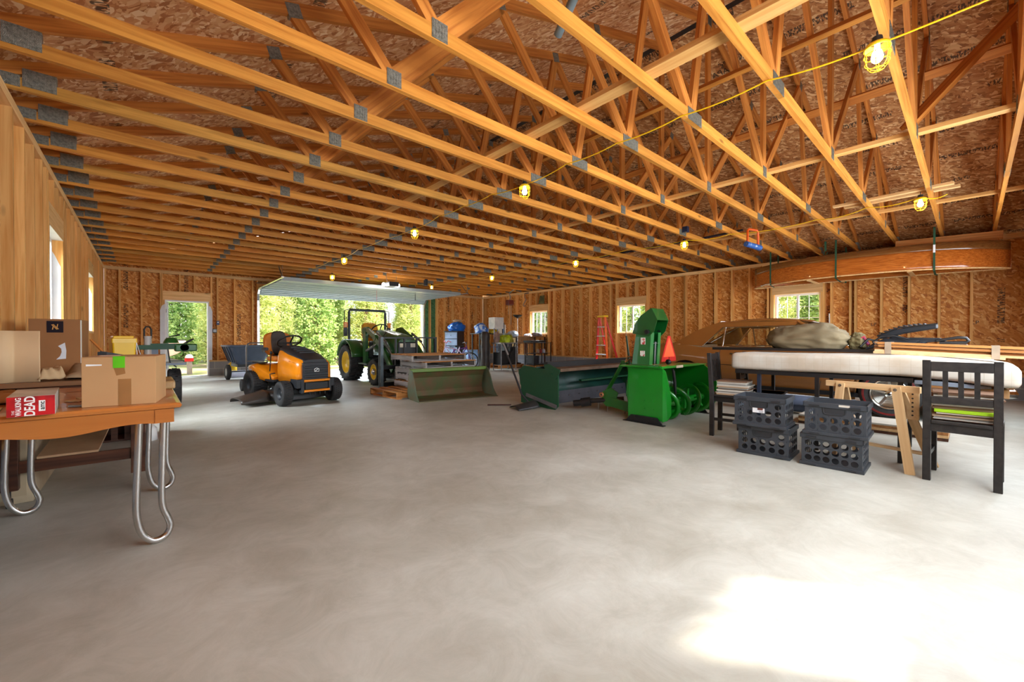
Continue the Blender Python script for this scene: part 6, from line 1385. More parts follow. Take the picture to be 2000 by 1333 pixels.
def crate(label, loc, rot, front_full=True, sticker=None, low_holes=False):
    """outside 0.36 (X) by 0.42 (Y) by 0.27 high"""
    t = thing('plastic_crate', label, 'crate', loc, rot, 'dark perforated file crates'); LX, LY, HH = 0.345, 0.395, 0.268
    def panel(w, nx, rows, name, mtx, handle):
        cw = (w - 0.03) / nx; ch = 0.185 / 3; cells = []
        for i in range(nx):
            for j in range(3):
                hole = True
                if handle and j == 2 and 0 < i < nx - 1: hole = False
                cells.append((-w / 2 + 0.015 + cw * (i + 0.5), 0.035 + ch * (j + 0.5), cw / 2, ch / 2, hole))
        cells += [(0, 0.0175, w / 2, 0.0175, False), (0, 0.2375, w / 2, 0.0175, False), (-w / 2 + 0.0075, 0.1275, 0.0075, 0.0925, False), (w / 2 - 0.0075, 0.1275, 0.0075, 0.0925, False)]
        g = perf(w, HH, cells, min(cw, ch) * 0.40)
        g.v = [tuple(mtx @ Vector(v)) for v in g.v]
        return part(name, g, 'charcoal', t, solid=0.004)
    T = Matrix.Translation; Rz = lambda a: Matrix.Rotation(a, 4, 'Z')
    f = panel(LY, 6 if not sticker and front_full else 5, 3, 'side_panel', T((-LX / 2, 0, 0)) @ Rz(-PI / 2), not front_full or sticker)
    panel(LY, 6 if front_full else 5, 3, 'side_panel', T((LX / 2, 0, 0)) @ Rz(PI / 2), False)
    panel(LX, 5, 3, 'side_panel', T((0, -LY / 2, 0)), False); panel(LX, 5, 3, 'side_panel', T((0, LY / 2, 0)) @ Rz(PI), False)
    g = MB(); g.box(-LX / 2, LX / 2, -LY / 2, LY / 2, 0.028, 0.034); part('bottom', g, 'charcoal', t)
    g = MB(); a, b2 = LX / 2 + 0.012, LY / 2 + 0.012
    for z0, z1, e in ((0.228, 0.268, 0.0), (0.0, 0.028, 0.004)):
        g.box(-a - e, -a + 0.012, -b2 - e, b2 + e, z0, z1); g.box(a - 0.012, a + e, -b2 - e, b2 + e, z0, z1); g.box(-a, a, -b2 - e, -b2 + 0.012, z0, z1); g.box(-a, a, b2 - 0.012, b2 + e, z0, z1)
    part('rim', g, 'charcoal', t, bevel=0.003)
    g = MB()
    for y in (-0.13, 0.13): g.box(-a - 0.008, -a, y - 0.035, y + 0.035, 0.236, 0.248); g.box(-a - 0.010, -a, y - 0.035, y + 0.035, 0.006, 0.014)
    part('latch_rib', g, 'black_plastic', t)
    if not front_full or sticker:
        g = MB(); g.tube([(-LX / 2 - 0.006, -0.075, 0.235), (-LX / 2 - 0.006, -0.07, 0.185), (-LX / 2 - 0.006, -0.055, 0.175), (-LX / 2 - 0.006, 0.055, 0.175), (-LX / 2 - 0.006, 0.07, 0.185), (-LX / 2 - 0.006, 0.075, 0.235)], 0.004, 6); g.box(-LX / 2 - 0.004, -LX / 2 - 0.002, -0.068, 0.068, 0.185, 0.225); part('handle_recess', g, 'black_plastic', t)
    if sticker == 'front':
        g = MB(); g.box(-LX / 2 - 0.004, -LX / 2 - 0.003, -0.045, 0.050, 0.128, 0.178); s = part('price_label', g, 'paper', t)
        g = MB(); g.box(-LX / 2 - 0.0050, -LX / 2 - 0.004, -0.032, 0.010, 0.152, 0.172); part('label_picture', g, plain('dark label picture', (110, 60, 50), 0.5, rgb2=(60, 40, 40)), s)
        g = MB()
        for z in (0.134, 0.141): g.box(-LX / 2 - 0.0050, -LX / 2 - 0.004, -0.036, 0.0, z, z + 0.003)
        part('label_print', g, 'ink_black', s)
    if sticker == 'rim':
        g = MB(); g.box(-a - 0.002, -a - 0.001, -0.10, -0.03, 0.245, 0.262); part('paper_label', g, 'sheet_c', t)
    return t
crate('dark grey perforated crate at the bottom of the left stack', (4.345, 1.265, 0), math.radians(3), False, 'x')
crate('dark grey perforated crate with white price label on top of the left stack', (4.30, 1.285, 0.2685), math.radians(4), False, 'front')
crate('dark grey perforated crate at the bottom of the right stack', (4.355, 0.765, 0), math.radians(1), True)
crate('dark grey perforated crate with paper strip on its rim atop the right stack', (4.35, 0.745, 0.2685), math.radians(2), False, 'rim')
# ---- black bed frame / table with the mattress on it
t = thing('metal_bed_frame', 'black metal frame on thin legs carrying the mattress', 'bed frame', (0, 0, 0))
g = MB(); g.box(4.76, 4.80, 0.32, 1.70, 0.695, 0.735); g.box(5.62, 5.66, 0.32, 1.70, 0.695, 0.735); g.box(4.80, 5.62, 1.66, 1.70, 0.695, 0.735); g.box(4.80, 5.62, 0.32, 0.36, 0.695, 0.735); g.box(4.80, 5.62, 0.36, 1.66, 0.715, 0.73); part('side_rail', g, 'black', t)
for x, y in ((4.79, 1.475), (4.79, 0.98), (4.82, 0.40), (5.62, 1.58), (5.62, 1.02), (5.62, 0.40)):
    g = MB(); g.box(x - 0.016, x + 0.016, y - 0.016, y + 0.016, 0, 0.695); part('leg', g, plain('blue black leg', (34, 46, 66), 0.35, 0.3) if (x, y) == (4.79, 1.475) else 'black', t)
m, nt, b = _mat('quilted ticking'); N, L = nt.nodes, nt.links
tc = N.new('ShaderNodeTexCoord'); nz = N.new('ShaderNodeTexNoise'); nz.inputs['Scale'].default_value = 3.0; nz.inputs['Detail'].default_value = 6; L.new(tc.outputs['Object'], nz.inputs['Vector'])
rp = N.new('ShaderNodeValToRGB'); rp.color_ramp.elements[0].position = 0.34; rp.color_ramp.elements[0].color = lin((184, 168, 148)); rp.color_ramp.elements[1].position = 0.56; rp.color_ramp.elements[1].color = lin((200, 194, 182)); L.new(nz.outputs['Fac'], rp.inputs[0])
sp = N.new('ShaderNodeSeparateXYZ'); L.new(tc.outputs['Object'], sp.inputs[0])
def mm(op, a, v):
    q = N.new('ShaderNodeMath'); q.operation = op; L.new(a, q.inputs[0])
    if isinstance(v, float): q.inputs[1].default_value = v
    else: L.new(v, q.inputs[1])
    return q.outputs[0]
ly = mm('LESS_THAN', mm('PINGPONG', sp.outputs[1], 0.033), 0.0014); lz = mm('LESS_THAN', mm('PINGPONG', mm('ADD', sp.outputs[2], 0.012), 0.035), 0.0012); ln = mm('MAXIMUM', ly, lz)
mk = N.new('ShaderNodeMixRGB'); mk.inputs[2].default_value = lin((176, 162, 142)); L.new(mm('MULTIPLY', ln, 0.75), mk.inputs[0]); L.new(rp.outputs[0], mk.inputs[1]); L.new(mk.outputs[0], b.inputs['Base Color']); b.inputs['Roughness'].default_value = 0.85
bp = N.new('ShaderNodeBump'); bp.invert = True; bp.inputs['Strength'].default_value = 0.5; bp.inputs['Distance'].default_value = 0.004; L.new(ln, bp.inputs['Height']); L.new(bp.outputs[0], b.inputs['Normal']); M['ticking'] = m
def matt_sec(y, k=1.0):
    c = 0.82; droop = 0.0 if y > 0.45 else -0.055 * ((0.45 - y) / 0.7) ** 1.6; up = 0.012 * math.sin((y + 0.2) * 3.0)
    hh, hw_ = 0.088 * k, 0.46 * (0.5 + 0.5 * k); out = []
    for a in [2 * PI * i / 40 for i in range(40)]:
        ca, sa = math.cos(a), math.sin(a); out.append((5.17 + hw_ * math.copysign(abs(ca) ** 0.16, ca), y, 0.828 + droop + up * 0.5 + hh * math.copysign(abs(sa) ** 0.34, sa)))
    return out
g = MB(); ys_ = [1.735, 1.725, 1.70] + [1.65 - 0.05 * i for i in range(37)] + [-0.205, -0.235, -0.25]
ks = [0.72, 0.92, 1.0] + [1.0] * 37 + [0.96, 0.86, 0.6]
g.loft([matt_sec(y, k) for y, k in zip(ys_, ks)], True, True); o = part('mattress', g, 'ticking'); tag(o, 'long dirty white quilted mattress lying on the black frame', 'mattress')
g = MB()
def bag_(u, v): y = 0.95 - 1.05 * u; return (4.74 + 0.85 * v, y, 0.737 - 0.0 + 0.0) 
g = MB(); g.loft([[(4.72, y, z0), (4.72, y, z1), (5.5, y, z1), (5.5, y, z0)] for y, z0, z1 in [(1.10, 0.736, 0.738)]] * 0 or [[(x0, y, z0), (x0, y, z1), (5.5, y, z1), (5.5, y, z0)] for x0, y, z0, z1 in [(4.74, 0.31, 0.690, 0.722), (4.73, 0.15, 0.685, 0.722), (4.74, 0.05, 0.68, 0.715), (4.80, -0.05, 0.675, 0.70), (4.95, -0.11, 0.67, 0.68)]], True, False)
o = part('foam_board', g, plain('blue grey plastic wrapped panel', (132, 144, 158), 0.25, var=0.15, scale=5), None, bevel=0.004); tag(o, 'blue grey wrapped panel wedged under the near half of the mattress', 'panel')
# ---- trestle
t = thing('trestle', 'pale wooden trestle with bolted A legs under the mattress', 'trestle', (0, 0, 0))
M['pale'] = wood('pale birch', (222, 184, 136), (200, 158, 108), 0.7, 0.55, False)
A_, B_ = Vector((4.66, 0.88, 0.662)), Vector((4.50, 0.26, 0.662)); dv = (B_ - A_).normalized(); nv = Vector((dv.y, -dv.x, 0))
if nv.x > 0: nv = -nv
board('top_rail', A_, B_, 0.034, 0.05, 'pale', t)
board('top_rail', A_ - nv * 0.30, B_ - nv * 0.30, 0.034, 0.05, 'pale', t) if False else None
for q, off in ((0.12, -0.05), (0.50, 0.10)):
    top = A_.lerp(B_, q / 0.64) + nv * 0.026; bot = Vector((top.x, top.y, 0)) + dv * off + nv * 0.03 + Vector((0.0, 0, 0))
    lg = board('leg', bot + Vector((0, 0, 0.0)), top + Vector((0, 0, 0.012)), 0.06, 0.02, 'pale', t, up=tuple(nv))
    g = MB(); g.cyl(top + Vector((0, 0, -0.01)) + nv * 0.010, top + Vector((0, 0, -0.01)) + nv * 0.016, 0.012, n=12); part('bolt', g, 'steel', t)
    board('leg', Vector((top.x, top.y, 0)) + dv * off - nv * 0.42, top - nv * 0.052 + Vector((0, 0, 0.0)), 0.06, 0.02, 'pale', t, up=tuple(nv))
g = MB(); c = A_.lerp(B_, 0.88) - nv * 0.10
R = Matrix((dv, nv, Vector((0, 0, 1)))).transposed()
g.obox(c + Vector((0, 0, -0.13)), (0.075, 0.018, 0.24), R); part('height_plate', g, 'pale', t)
g = MB()
for k in range(6): g.cyl(c + Vector((0, 0, -0.045 - k * 0.034)) + nv * 0.0095, c + Vector((0, 0, -0.045 - k * 0.034)) + nv * 0.0105, 0.007, n=10)
part('peg_hole', g, 'black', t)
board('stretcher', A_.lerp(B_, 0.15) + Vector((0, 0, -0.52)) - nv * 0.15, A_.lerp(B_, 0.95) + Vector((0, 0, -0.52)) - nv * 0.15, 0.05, 0.02, 'pale', t)
# boards and carpet roll on the floor behind
for i, (mt, h, zz, nm) in enumerate((('dark_wood', 0.03, 0.0, 'lowest dark plank on the floor behind the right crates'), ('pale', 0.03, 0.031, 'pale plank lying above the dark plank behind the right crates'), ('pallet_brown', 0.03, 0.062, 'brown plank lying above the pale one behind the right crates'), ('sheet_c', 0.02, 0.093, 'white sheet covering the planks behind the right crates'))):
    g = MB(); g.box(6.15, 6.62, 0.15, 1.45, zz, zz + h); tag(part('plank', g, mt, None, bevel=0.003), nm, 'plank')
def crl(u, v): a = 2 * PI * u * 2.5; r = 0.05 + 0.032 * u * 2.5; return (6.9 + r * math.cos(a), 1.0 + 1.4 * v, 0.135 + r * math.sin(a))
g = MB(); g.grid(crl, 90, 1); tag(part('carpet_roll', g, plain('blue grey carpet', (88, 98, 120), 0.9, var=0.2), None, solid=0.008), 'blue grey rolled carpet on the floor beside the car sill', 'carpet')
# ---- on top of the mattress
g = MB(); g.box(5.30, 5.95, 0.55, 2.16, 0.925, 0.955); o = part('black_shelf_board', g, plain('black laminate', (28, 26, 26), 0.35, var=0.2)); tag(o, 'long black board lying across the back of the mattress', 'board')
from mathutils import noise
def blob(c, sx, sy, sz, seed, amp, mat, label, cat, name, nu=56, nv=34, sag=0.55):
    """soft sack shape: flat underneath, folds and dents from turbulent noise"""
    o_ = Vector((seed * 3.1, seed * 1.7, seed * 0.9))
    def f(u, v):
        th, fi = 2 * PI * u, PI * v; p = Vector((math.sin(fi) * math.cos(th), math.sin(fi) * math.sin(th), math.cos(fi)))
        q = 1 + amp * 1.1 * noise.noise(p * 1.3 + o_) + amp * 0.9 * (0.35 - abs(noise.noise(p * 3.2 + o_))) + amp * 0.45 * (0.3 - abs(noise.noise(p * 7.0 + o_)))
        sgn = lambda w, e: math.copysign(abs(w) ** e, w)
        x, y, z = sgn(p.x, 0.8), sgn(p.y, 0.8), p.z
        zz = max(z * q, -sag)
        return (c[0] + sx * x * q, c[1] + sy * y * q, c[2] + sz * (zz + sag) / (1 + sag))
    g = MB(); g.grid(f, nu, nv); o = part(name, g, mat); return tag(o, label, cat)
M['canvas'] = plain('olive tan canvas', (122, 106, 78), 0.85, var=0.18, scale=4, bump=0.2)
blob((5.60, 1.23, 0.956), 0.28, 0.36, 0.27, 3, 0.22, 'canvas', 'big olive tan canvas bundle lying on the black board', 'bundle', 'canvas_bundle')
blob((5.62, 0.80, 0.956), 0.14, 0.07, 0.15, 8, 0.35, plain('olive drab canvas', (112, 98, 60), 0.85, var=0.2), 'small olive canvas bag end right of the canvas bundle', 'bag', 'canvas_bag')
M['navy'] = plain('navy black cloth', (17, 19, 27), 0.75, var=0.25)
t = thing('camp_chair', 'dark navy folded camp chair with curved arm heaped right of the canvas bundle', 'chair', (0, 0, 0), 0, 'folded camp chairs')
g = MB()
for k in range(6):
    a = Vector((5.46 + 0.025 * k, 0.71 - 0.02 * k, 0.965 + 0.015 * (k % 3))); g.tube([a, a + Vector((0.0, -0.10, 0.03 + 0.012 * k)), a + Vector((0.02, -0.24, 0.02)), a + Vector((0.03, -0.34, 0.05))], [0.012, 0.022, 0.026, 0.014], 8)
part('seat_cloth', g, 'navy', t)
g = MB(); g.tube([(5.46, 0.62, 0.975), (5.46, 0.66, 1.03), (5.47, 0.60, 1.085), (5.49, 0.50, 1.09), (5.5, 0.40, 1.06)], 0.009, 6); g.tube([(5.48, 0.76, 0.98), (5.5, 0.70, 1.06), (5.54, 0.62, 1.03)], 0.012, 6); part('frame', g, 'black', t)
t = thing('camp_chair', 'flat folded black slatted chair on top of the heap, tip pointing right', 'chair', (0, 0, 0), 0, 'folded camp chairs')
g = MB(); g.prism([(5.56, 0.62, 1.06), (5.56, 0.46, 1.115), (5.56, 0.34, 1.14), (5.56, 0.22, 1.165), (5.56, 0.22, 1.205), (5.56, 0.34, 1.19), (5.56, 0.52, 1.15), (5.56, 0.64, 1.10)], (0.34, 0, 0)); part('seat_cloth', g, 'navy', t, bevel=0.006)
g = MB()
for k in range(10): g.bar((5.58, 0.62 - 0.035 * k, 1.12 + 0.0095 * k + 0.025 * math.sin(k / 9 * PI)), (5.88, 0.62 - 0.035 * k, 1.12 + 0.0095 * k + 0.025 * math.sin(k / 9 * PI)), 0.014, 0.012)
g.tube([(5.56, 0.64, 1.09), (5.56, 0.48, 1.17), (5.56, 0.21, 1.205)], 0.008, 6); part('slat_frame', g, 'black', t)
t = thing('camp_chair', 'navy folded chair lying flat above the slat bundle, rounded end at right', 'chair', (0, 0, 0), 0, 'folded camp chairs')
g = MB(); g.prism([(5.60, y, z) for y, z in [(0.56, 1.045), (0.40, 1.075), (0.20, 1.07), (0.16, 1.04), (0.34, 1.02), (0.56, 1.02)]], (0.30, 0, 0)); part('seat_cloth', g, 'navy', t, bevel=0.006)
g = MB(); g.tube([(5.6, 0.22, 1.045), (5.6, 0.08, 1.075), (5.6, 0.03, 1.07), (5.6, 0.015, 1.045), (5.6, 0.03, 1.03), (5.6, 0.2, 1.025)], 0.013, 8); part('frame', g, 'black', t)
g = MB(); g.box(5.64, 5.92, 0.02, 0.66, 0.956, 1.012); tag(part('flat_case', g, 'black', None, bevel=0.01), 'low black case lying on the board under the camp chairs', 'case')
g = MB(); g.tube([(5.52, 0.80, 1.03), (5.54, 0.74, 1.08), (5.52, 0.70, 1.0)], 0.016, 8); tag(part('luggage_strap', g, plain('red blue cord', (170, 40, 50), 0.6, rgb2=(50, 60, 120), scale=30)), 'small red and blue strap beside the canvas bundle', 'strap')
# bundle of slats with tape
rs2 = random.Random(11)
t = thing('slat_bundle', 'taped bundle of long orange wooden slats on the near end of the mattress', 'bundle', (0, 0, 0))
for i in range(12):
    lay, col = divmod(i, 4); x = 5.02 + col * 0.05; z = 0.95 + lay * 0.026
    if i == 0: z = 0.935
    y0 = 0.60 + rs2.uniform(-.04, .03); board('slat', (x, y0, z + 0.024), (x + rs2.uniform(-.01, .01), y0 - 0.90 + rs2.uniform(-.05, .04), z - 0.016), 0.045, 0.02, 'pallet' if i % 3 else 'pale', t)
g = MB(); g.bar((5.02, 0.60, 0.940), (5.02, -0.18, 0.908), 0.05, 0.02); part('slat', g, 'pale', t)
M['tape_grey'] = plain('grey clear tape', (170, 150, 128), 0.3)
for y, dz in ((0.50, 0.0), (-0.13, -0.025)):
    g = MB(); g.box(4.993, 5.20, y - 0.022, y + 0.022, 0.926 + dz, 1.034 + dz); part('tape', g, 'tape_grey' if 'tape_grey' in M else 'tape_grey', t)
# stuff between right chair and wall: carton under the panel
g = MB(); g.box(4.95, 5.45, -0.2, 0.14, 0.60, 0.668); o = part('flat_carton', g, 'card', None, bevel=0.002); o.location = (0, 0, 0); tag(o, 'flat brown carton above the pile on the right chair', 'carton')
t = thing('step_ladder', 'red and orange fibreglass step ladder standing at the right wall', 'ladder', (10.42, 7.52, 0), math.radians(0))
M['step_alu'] = plain('brushed aluminium', (206, 208, 212), 0.4, 0.2, var=0.05); M['lad_red'] = plain('ladder red fibreglass', (196, 30, 30), 0.4); M['lad_or'] = plain('ladder orange fibreglass', (244, 104, 30), 0.4)
def lp(s, z, back=0): f = z / 1.75; return (0.0 + (0.55 * (1 - f) if back else -0.0), s * (0.28 - 0.14 * f), z)
for s, mt in ((1, 'lad_red'), (-1, 'lad_or')):
    g = MB(); g.bar(lp(s, 0), lp(s, 1.72), 0.025, 0.07, (1, 0, 0)); part('rail', g, mt, t)
    g = MB(); g.bar(lp(s * 0.92, 0, 1), lp(s * 0.9, 1.70, 1), 0.02, 0.05, (1, 0, 0)); part('rear_rail', g, 'lad_red', t)
for z in (0.30, 0.58, 0.86, 1.14, 1.42):
    g = MB(); a, b2 = lp(1, z), lp(-1, z); g.box(-0.04, 0.05, b2[1], a[1], z - 0.025, z); part('step', g, 'step_alu' if 'step_alu' in M else 'white', t)
g = MB(); g.box(-0.06, 0.12, -0.16, 0.16, 1.70, 1.76); part('top_cap', g, 'yellow', t, bevel=0.008)
t.rotation_euler = (0, 0, math.radians(-14))
# ================================================================= THE FAR RIGHT CORNER
PX = 'things stored in the far right corner'
for i, (x, y) in enumerate(((9.85, 11.45), (10.55, 12.2), (10.45, 11.0))[:2]): pass
pallet((9.80, 11.45, 0), 1.20, 1.0, 0.0, 'pallet', 'wooden pallet on the floor under the grey bin and keyboard')
pallet((10.30, 10.13, 0), 0.94, 0.6, 0.0, 'pallet', 'wooden pallet on the floor under the black wire shelf')
PZ = 0.125
# dresser with blue bag
t = thing('dresser', 'tall dark dresser with pale blue drawer fronts at the back wall', 'dresser', (8.60, 12.75, 0))
g = MB(); g.box(-0.28, 0.42, -0.2, 0.3, 0, 1.30); g.box(-0.31, 0.44, -0.23, 0.32, 1.30, 1.325); part('carcass', g, plain('dark charcoal carcass', (44, 46, 52), 0.5), t, bevel=0.003)
for k in range(5):
    g = MB(); g.box(-0.298, -0.282, -0.18, 0.28, 0.06 + k * 0.248, 0.285 + k * 0.248); d = part('drawer', g, plain('pale blue drawer', (168, 190, 220), 0.45), t, bevel=0.003) if k == 0 else part('drawer', g, 'drawer_blue', t, bevel=0.003)
    if k == 0: M['drawer_blue'] = d.data.materials[0]
    g = MB(); g.lathe([(0, -0.02), (0.014, -0.015), (0.008, 0)], (-0.30, 0.05, 0.175 + k * 0.248), 'X', 10); part('knob', g, 'black', d)
t.rotation_euler = (0, 0, math.radians(35))
def bag_blob(*a, **k): return blob(*a, **k)
blob((8.62, 12.72, 1.326), 0.30, 0.26, 0.32, 5, 0.25, plain('bright blue plastic bag', (22, 104, 200), 0.3, var=0.2), 'full bright blue plastic bag on top of the dresser', 'bag', 'plastic_bag')
blob((8.60, 12.62, 1.67), 0.14, 0.10, 0.08, 9, 0.3, plain('crumpled tan paper', (206, 170, 130), 0.7, var=0.2), 'crumpled tan paper sticking out of the blue bag', 'paper', 'packing_paper')
# bicycles
def bicycle(loc, rot, s, col, label, tag2):
    t = thing('bicycle', label, 'bicycle', loc, rot); t.scale = (s, s, s); R = 0.28
    for x in (-0.46, 0.46):
        g = MB(); g.tube([(x + R * math.cos(a), 0, R + 0.02 + R * math.sin(a)) for a in [2 * PI * i / 32 for i in range(32)]], 0.022, 8, closed=True); w = part('tire', g, plain('pale grey tyre', (150, 156, 170), 0.6) if 'pink' in label else 'rubber', t)
        g = MB()
        for i in range(14): a = 2 * PI * i / 14; g.cyl((x, 0.01 if i % 2 else -0.01, R + 0.02), (x + (R - 0.02) * math.cos(a), 0, R + 0.02 + (R - 0.02) * math.sin(a)), 0.002, n=4)
        g.cyl((x, -0.04, R + 0.02), (x, 0.04, R + 0.02), 0.02, n=10); part('spokes', g, 'steel', w)
    g = MB(); hd, bb, st, ra, fa = (-0.30, 0, 0.78), (0.02, 0, 0.30), (0.16, 0, 0.68), (0.46, 0, 0.30), (-0.46, 0, 0.30)
    for a, b2 in ((hd, bb), (hd, st), (bb, (0.20, 0, 0.78)), (bb, ra), (st, ra)): g.cyl(a, b2, 0.018, n=10)
    g.cyl((-0.29, 0, 0.88), fa, 0.016, n=10); part('frame', g, col, t)
    g = MB(); g.tube([(-0.24, -0.26, 0.94), (-0.28, -0.14, 0.98), (-0.29, 0, 0.90), (-0.28, 0.14, 0.98), (-0.24, 0.26, 0.94)], 0.013, 8); part('handlebar', g, plain('pink red grips', (206, 40, 70), 0.5) if 'pink' in label else 'black', t)
    g = MB(); g.loft([[(0.32, -0.07, 0.80), (0.32, 0.07, 0.80), (0.32, 0.07, 0.83), (0.32, -0.07, 0.83)], [(0.04, -0.02, 0.79), (0.04, 0.02, 0.79), (0.04, 0.02, 0.815), (0.04, -0.02, 0.815)]], True, True); part('saddle', g, 'black', t)
    g = MB(); g.lathe([(0, -0.03), (0.08, -0.03), (0.08, -0.025), (0, -0.025)], (0.02, 0, 0.30), 'Y', 20); g.bar((0.02, -0.06, 0.30), (0.14, -0.06, 0.24), 0.012, 0.02); g.bar((0.02, 0.06, 0.30), (-0.10, 0.06, 0.36), 0.012, 0.02); part('crank', g, 'steel_dull', t)
    return t
bicycle((7.55, 11.25, 0), math.radians(-8), 1.0, plain('white violet enamel', (214, 196, 226), 0.35, rgb2=(150, 60, 160), thr=(0.38, 0.44), scale=9), 'white and pink children bicycle behind the pallet stack', '')
bicycle((8.05, 11.75, 0), math.radians(160), 0.95, plain('deep violet enamel', (96, 30, 130), 0.35), 'violet bicycle leaning behind the white one', '')
g = MB(); g.box(-0.22, 0.22, -0.18, 0.18, 0, 0.32); o = part('storage_tote', g, plain('pale blue translucent tote', (150, 184, 226), 0.35), None, bevel=0.02); o.location = (8.90, 12.22, 0.325); tag(o, 'pale blue storage tote, upper of two beside the dresser', 'tote')
g = MB(); g.box(-0.24, 0.24, -0.2, 0.2, 0, 0.32); o = part('storage_tote', g, plain('pale grey tote', (176, 190, 210), 0.35), None, bevel=0.02); o.location = (8.90, 12.22, 0); tag(o, 'pale grey storage tote on the floor under the blue one', 'tote')
# tall dark bags / charcoal grill
g = MB(); g.loft([[(8.42 + r * math.cos(a) * (1 + 0.12 * math.sin(3 * a + z * 5)), 10.72 + r * math.sin(a) * (1 + 0.1 * math.cos(2 * a + z * 7)), z) for a in [2 * PI * i / 24 for i in range(24)]] for r, z in ((0.15, 0), (0.17, 0.2), (0.15, 0.5), (0.17, 0.8), (0.13, 0.95), (0.15, 1.1), (0.13, 1.22), (0.08, 1.28))], True, True)
tag(part('tall_bag', g, plain('brown black bag', (56, 44, 38), 0.5, var=0.3)), 'tall dark brown golf bag shape standing behind the loader bucket', 'bag')
t = thing('gas_grill', 'black gas grill frame with hanging tools behind the loader bucket', 'grill', (8.95, 10.35, 0))
g = MB()
for x in (-0.32, 0.32):
    for y in (-0.2, 0.2): g.cyl((x, y, 0), (x, y, 0.92), 0.016, n=8)
g.box(-0.36, 0.36, -0.24, 0.24, 0.88, 0.92); g.box(-0.33, 0.33, -0.22, 0.22, 0.18, 0.20); part('cart_frame', g, 'steel_dull', t)
g = MB(); g.lathe([(0, 0.40), (0.20, 0.46), (0.24, 0.62), (0, 0.66)], (0, 0, 0), n=24); g.tube([(-0.2, -0.24, 0.9), (-0.05, -0.26, 0.60), (0.12, -0.26, 0.66), (0.24, -0.24, 0.9)], 0.018, 8); part('bowl', g, 'black', t)
g = MB(); g.box(-0.33, -0.02, -0.21, 0.21, 0.21, 0.60); g.box(0.06, 0.34, -0.20, 0.22, 0.21, 0.78); part('cabinet', g, 'black', t, bevel=0.01)
g = MB(); g.lathe([(0, 0), (0.12, 0.0), (0.13, 0.15), (0.12, 0.28), (0, 0.30)], (0.0, 0, 0.2), n=20); part('tank', g, plain('dark blue grey tank', (70, 80, 96), 0.4), t)
blob((8.92, 10.32, 0.921), 0.16, 0.15, 0.26, 6, 0.3, plain('lime yellow bag', (186, 206, 30), 0.45, var=0.2), 'lime yellow plastic bag on the gas grill', 'bag', 'plastic_bag')
blob((9.20, 10.38, 0.921), 0.09, 0.12, 0.24, 16, 0.3, plain('dark yellow cloth', (170, 160, 30), 0.6, var=0.3), 'dark yellow cloth right of the lime bag', 'cloth', 'cloth')
blob((8.66, 10.42, 0.921), 0.07, 0.10, 0.34, 26, 0.3, plain('dusty pink cloth', (150, 118, 104), 0.7, var=0.2), 'dusty pink cloth bundle left of the lime bag', 'cloth', 'cloth')
# tall stand (chair upside down) with white box
t = thing('white_lamp_stand', 'white box shaped lamp shade on a tall grey legged stand', 'lamp', (9.16, 11.05, PZ))
g = MB()
for x in (-0.22, 0.2):
    for y in (-0.16, 0.16): g.cyl((x, y, 0), (x, y, 1.28), 0.014, n=8)
g.box(-0.22, 0.2, -0.17, -0.15, 0.62, 0.64); g.box(-0.22, 0.2, 0.15, 0.17, 0.62, 0.64); part('stand', g, plain('blue grey tube', (126, 140, 172), 0.35, 0.4), t)
g = MB(); g.box(-0.20, 0.20, -0.17, 0.17, 1.26, 1.66); part('box_shade', g, plain('white fabric box', (232, 228, 222), 0.6), t, bevel=0.004)
blob((8.92, 11.60, 1.236), 0.22, 0.2, 0.34, 31, 0.25, plain('blue white bag', (60, 120, 214), 0.4, rgb2=(200, 214, 232), thr=(0.44, 0.52), scale=9), 'blue and white bag left of the white box shade', 'bag', 'plastic_bag')
g = MB(); g.box(8.66, 9.9, 11.36, 11.9, 1.205, 1.235); g.box(8.7, 8.74, 11.4, 11.44, PZ * 0 + 0.0, 1.205); g.box(9.84, 9.88, 11.84, 11.88, PZ + 0.001, 1.205); g.box(8.7, 8.74, 11.82, 11.86, 0, 1.205); o = part('storage_table', g, 'black'); tag(o, 'tall black table carrying the blue and yellow bags', 'table')
blob((9.42, 11.50, 1.236), 0.20, 0.14, 0.14, 33, 0.2, plain('yellow tarp', (224, 186, 40), 0.5, var=0.15), 'folded yellow tarp behind the lamp stand legs', 'tarp', 'tarp')
# dark grey cabinet with boxes, keyboard, pot, white carton
g = MB(); g.box(9.42, 9.80, 10.98, 11.4, PZ, 0.90); o = part('grey_bin', g, plain('dark grey bin', (58, 56, 58), 0.55), None, bevel=0.01); tag(o, 'dark grey upright bin on the pallet', 'bin')
for i in range(4):
    g = MB(); g.box(9.42, 9.80, 10.96, 11.33, 0.902 + i * 0.085, 0.902 + i * 0.085 + 0.078); o = part('flat_box', g, plain('rosy brown box', (172 - 8 * i, 140, 120), 0.6), None, bevel=0.006); tag(o, ('lowest', 'second', 'third', 'top')[i] + ' flat rosy box of the four stacked on the grey bin', 'box', 'flat rosy boxes')
t = thing('keyboard', 'electronic piano keyboard standing upright on the pallet', 'keyboard', (9.97, 11.05, PZ))
g = MB(); g.box(-0.13, 0.13, -0.04, 0.06, 0, 0.98); part('case', g, 'black', t, bevel=0.008)
g = MB(); g.box(-0.10, 0.06, -0.052, -0.041, 0.03, 0.95)
kk = part('key_bed', g, plain('cream keys', (226, 198, 140), 0.4), t)
g = MB()
for k in range(24): g.box(-0.10, 0.062, -0.0535, -0.0522, 0.04 + k * 0.038, 0.044 + k * 0.038)
part('key_gap', g, 'black', kk)
blob((10.06, 11.18, 1.11), 0.20, 0.18, 0.22, 41, 0.12, plain('white blue pot', (196, 206, 216), 0.35, rgb2=(120, 140, 160), scale=5), 'white and blue grey bundle on top of the keyboard', 'bundle', 'bundle')
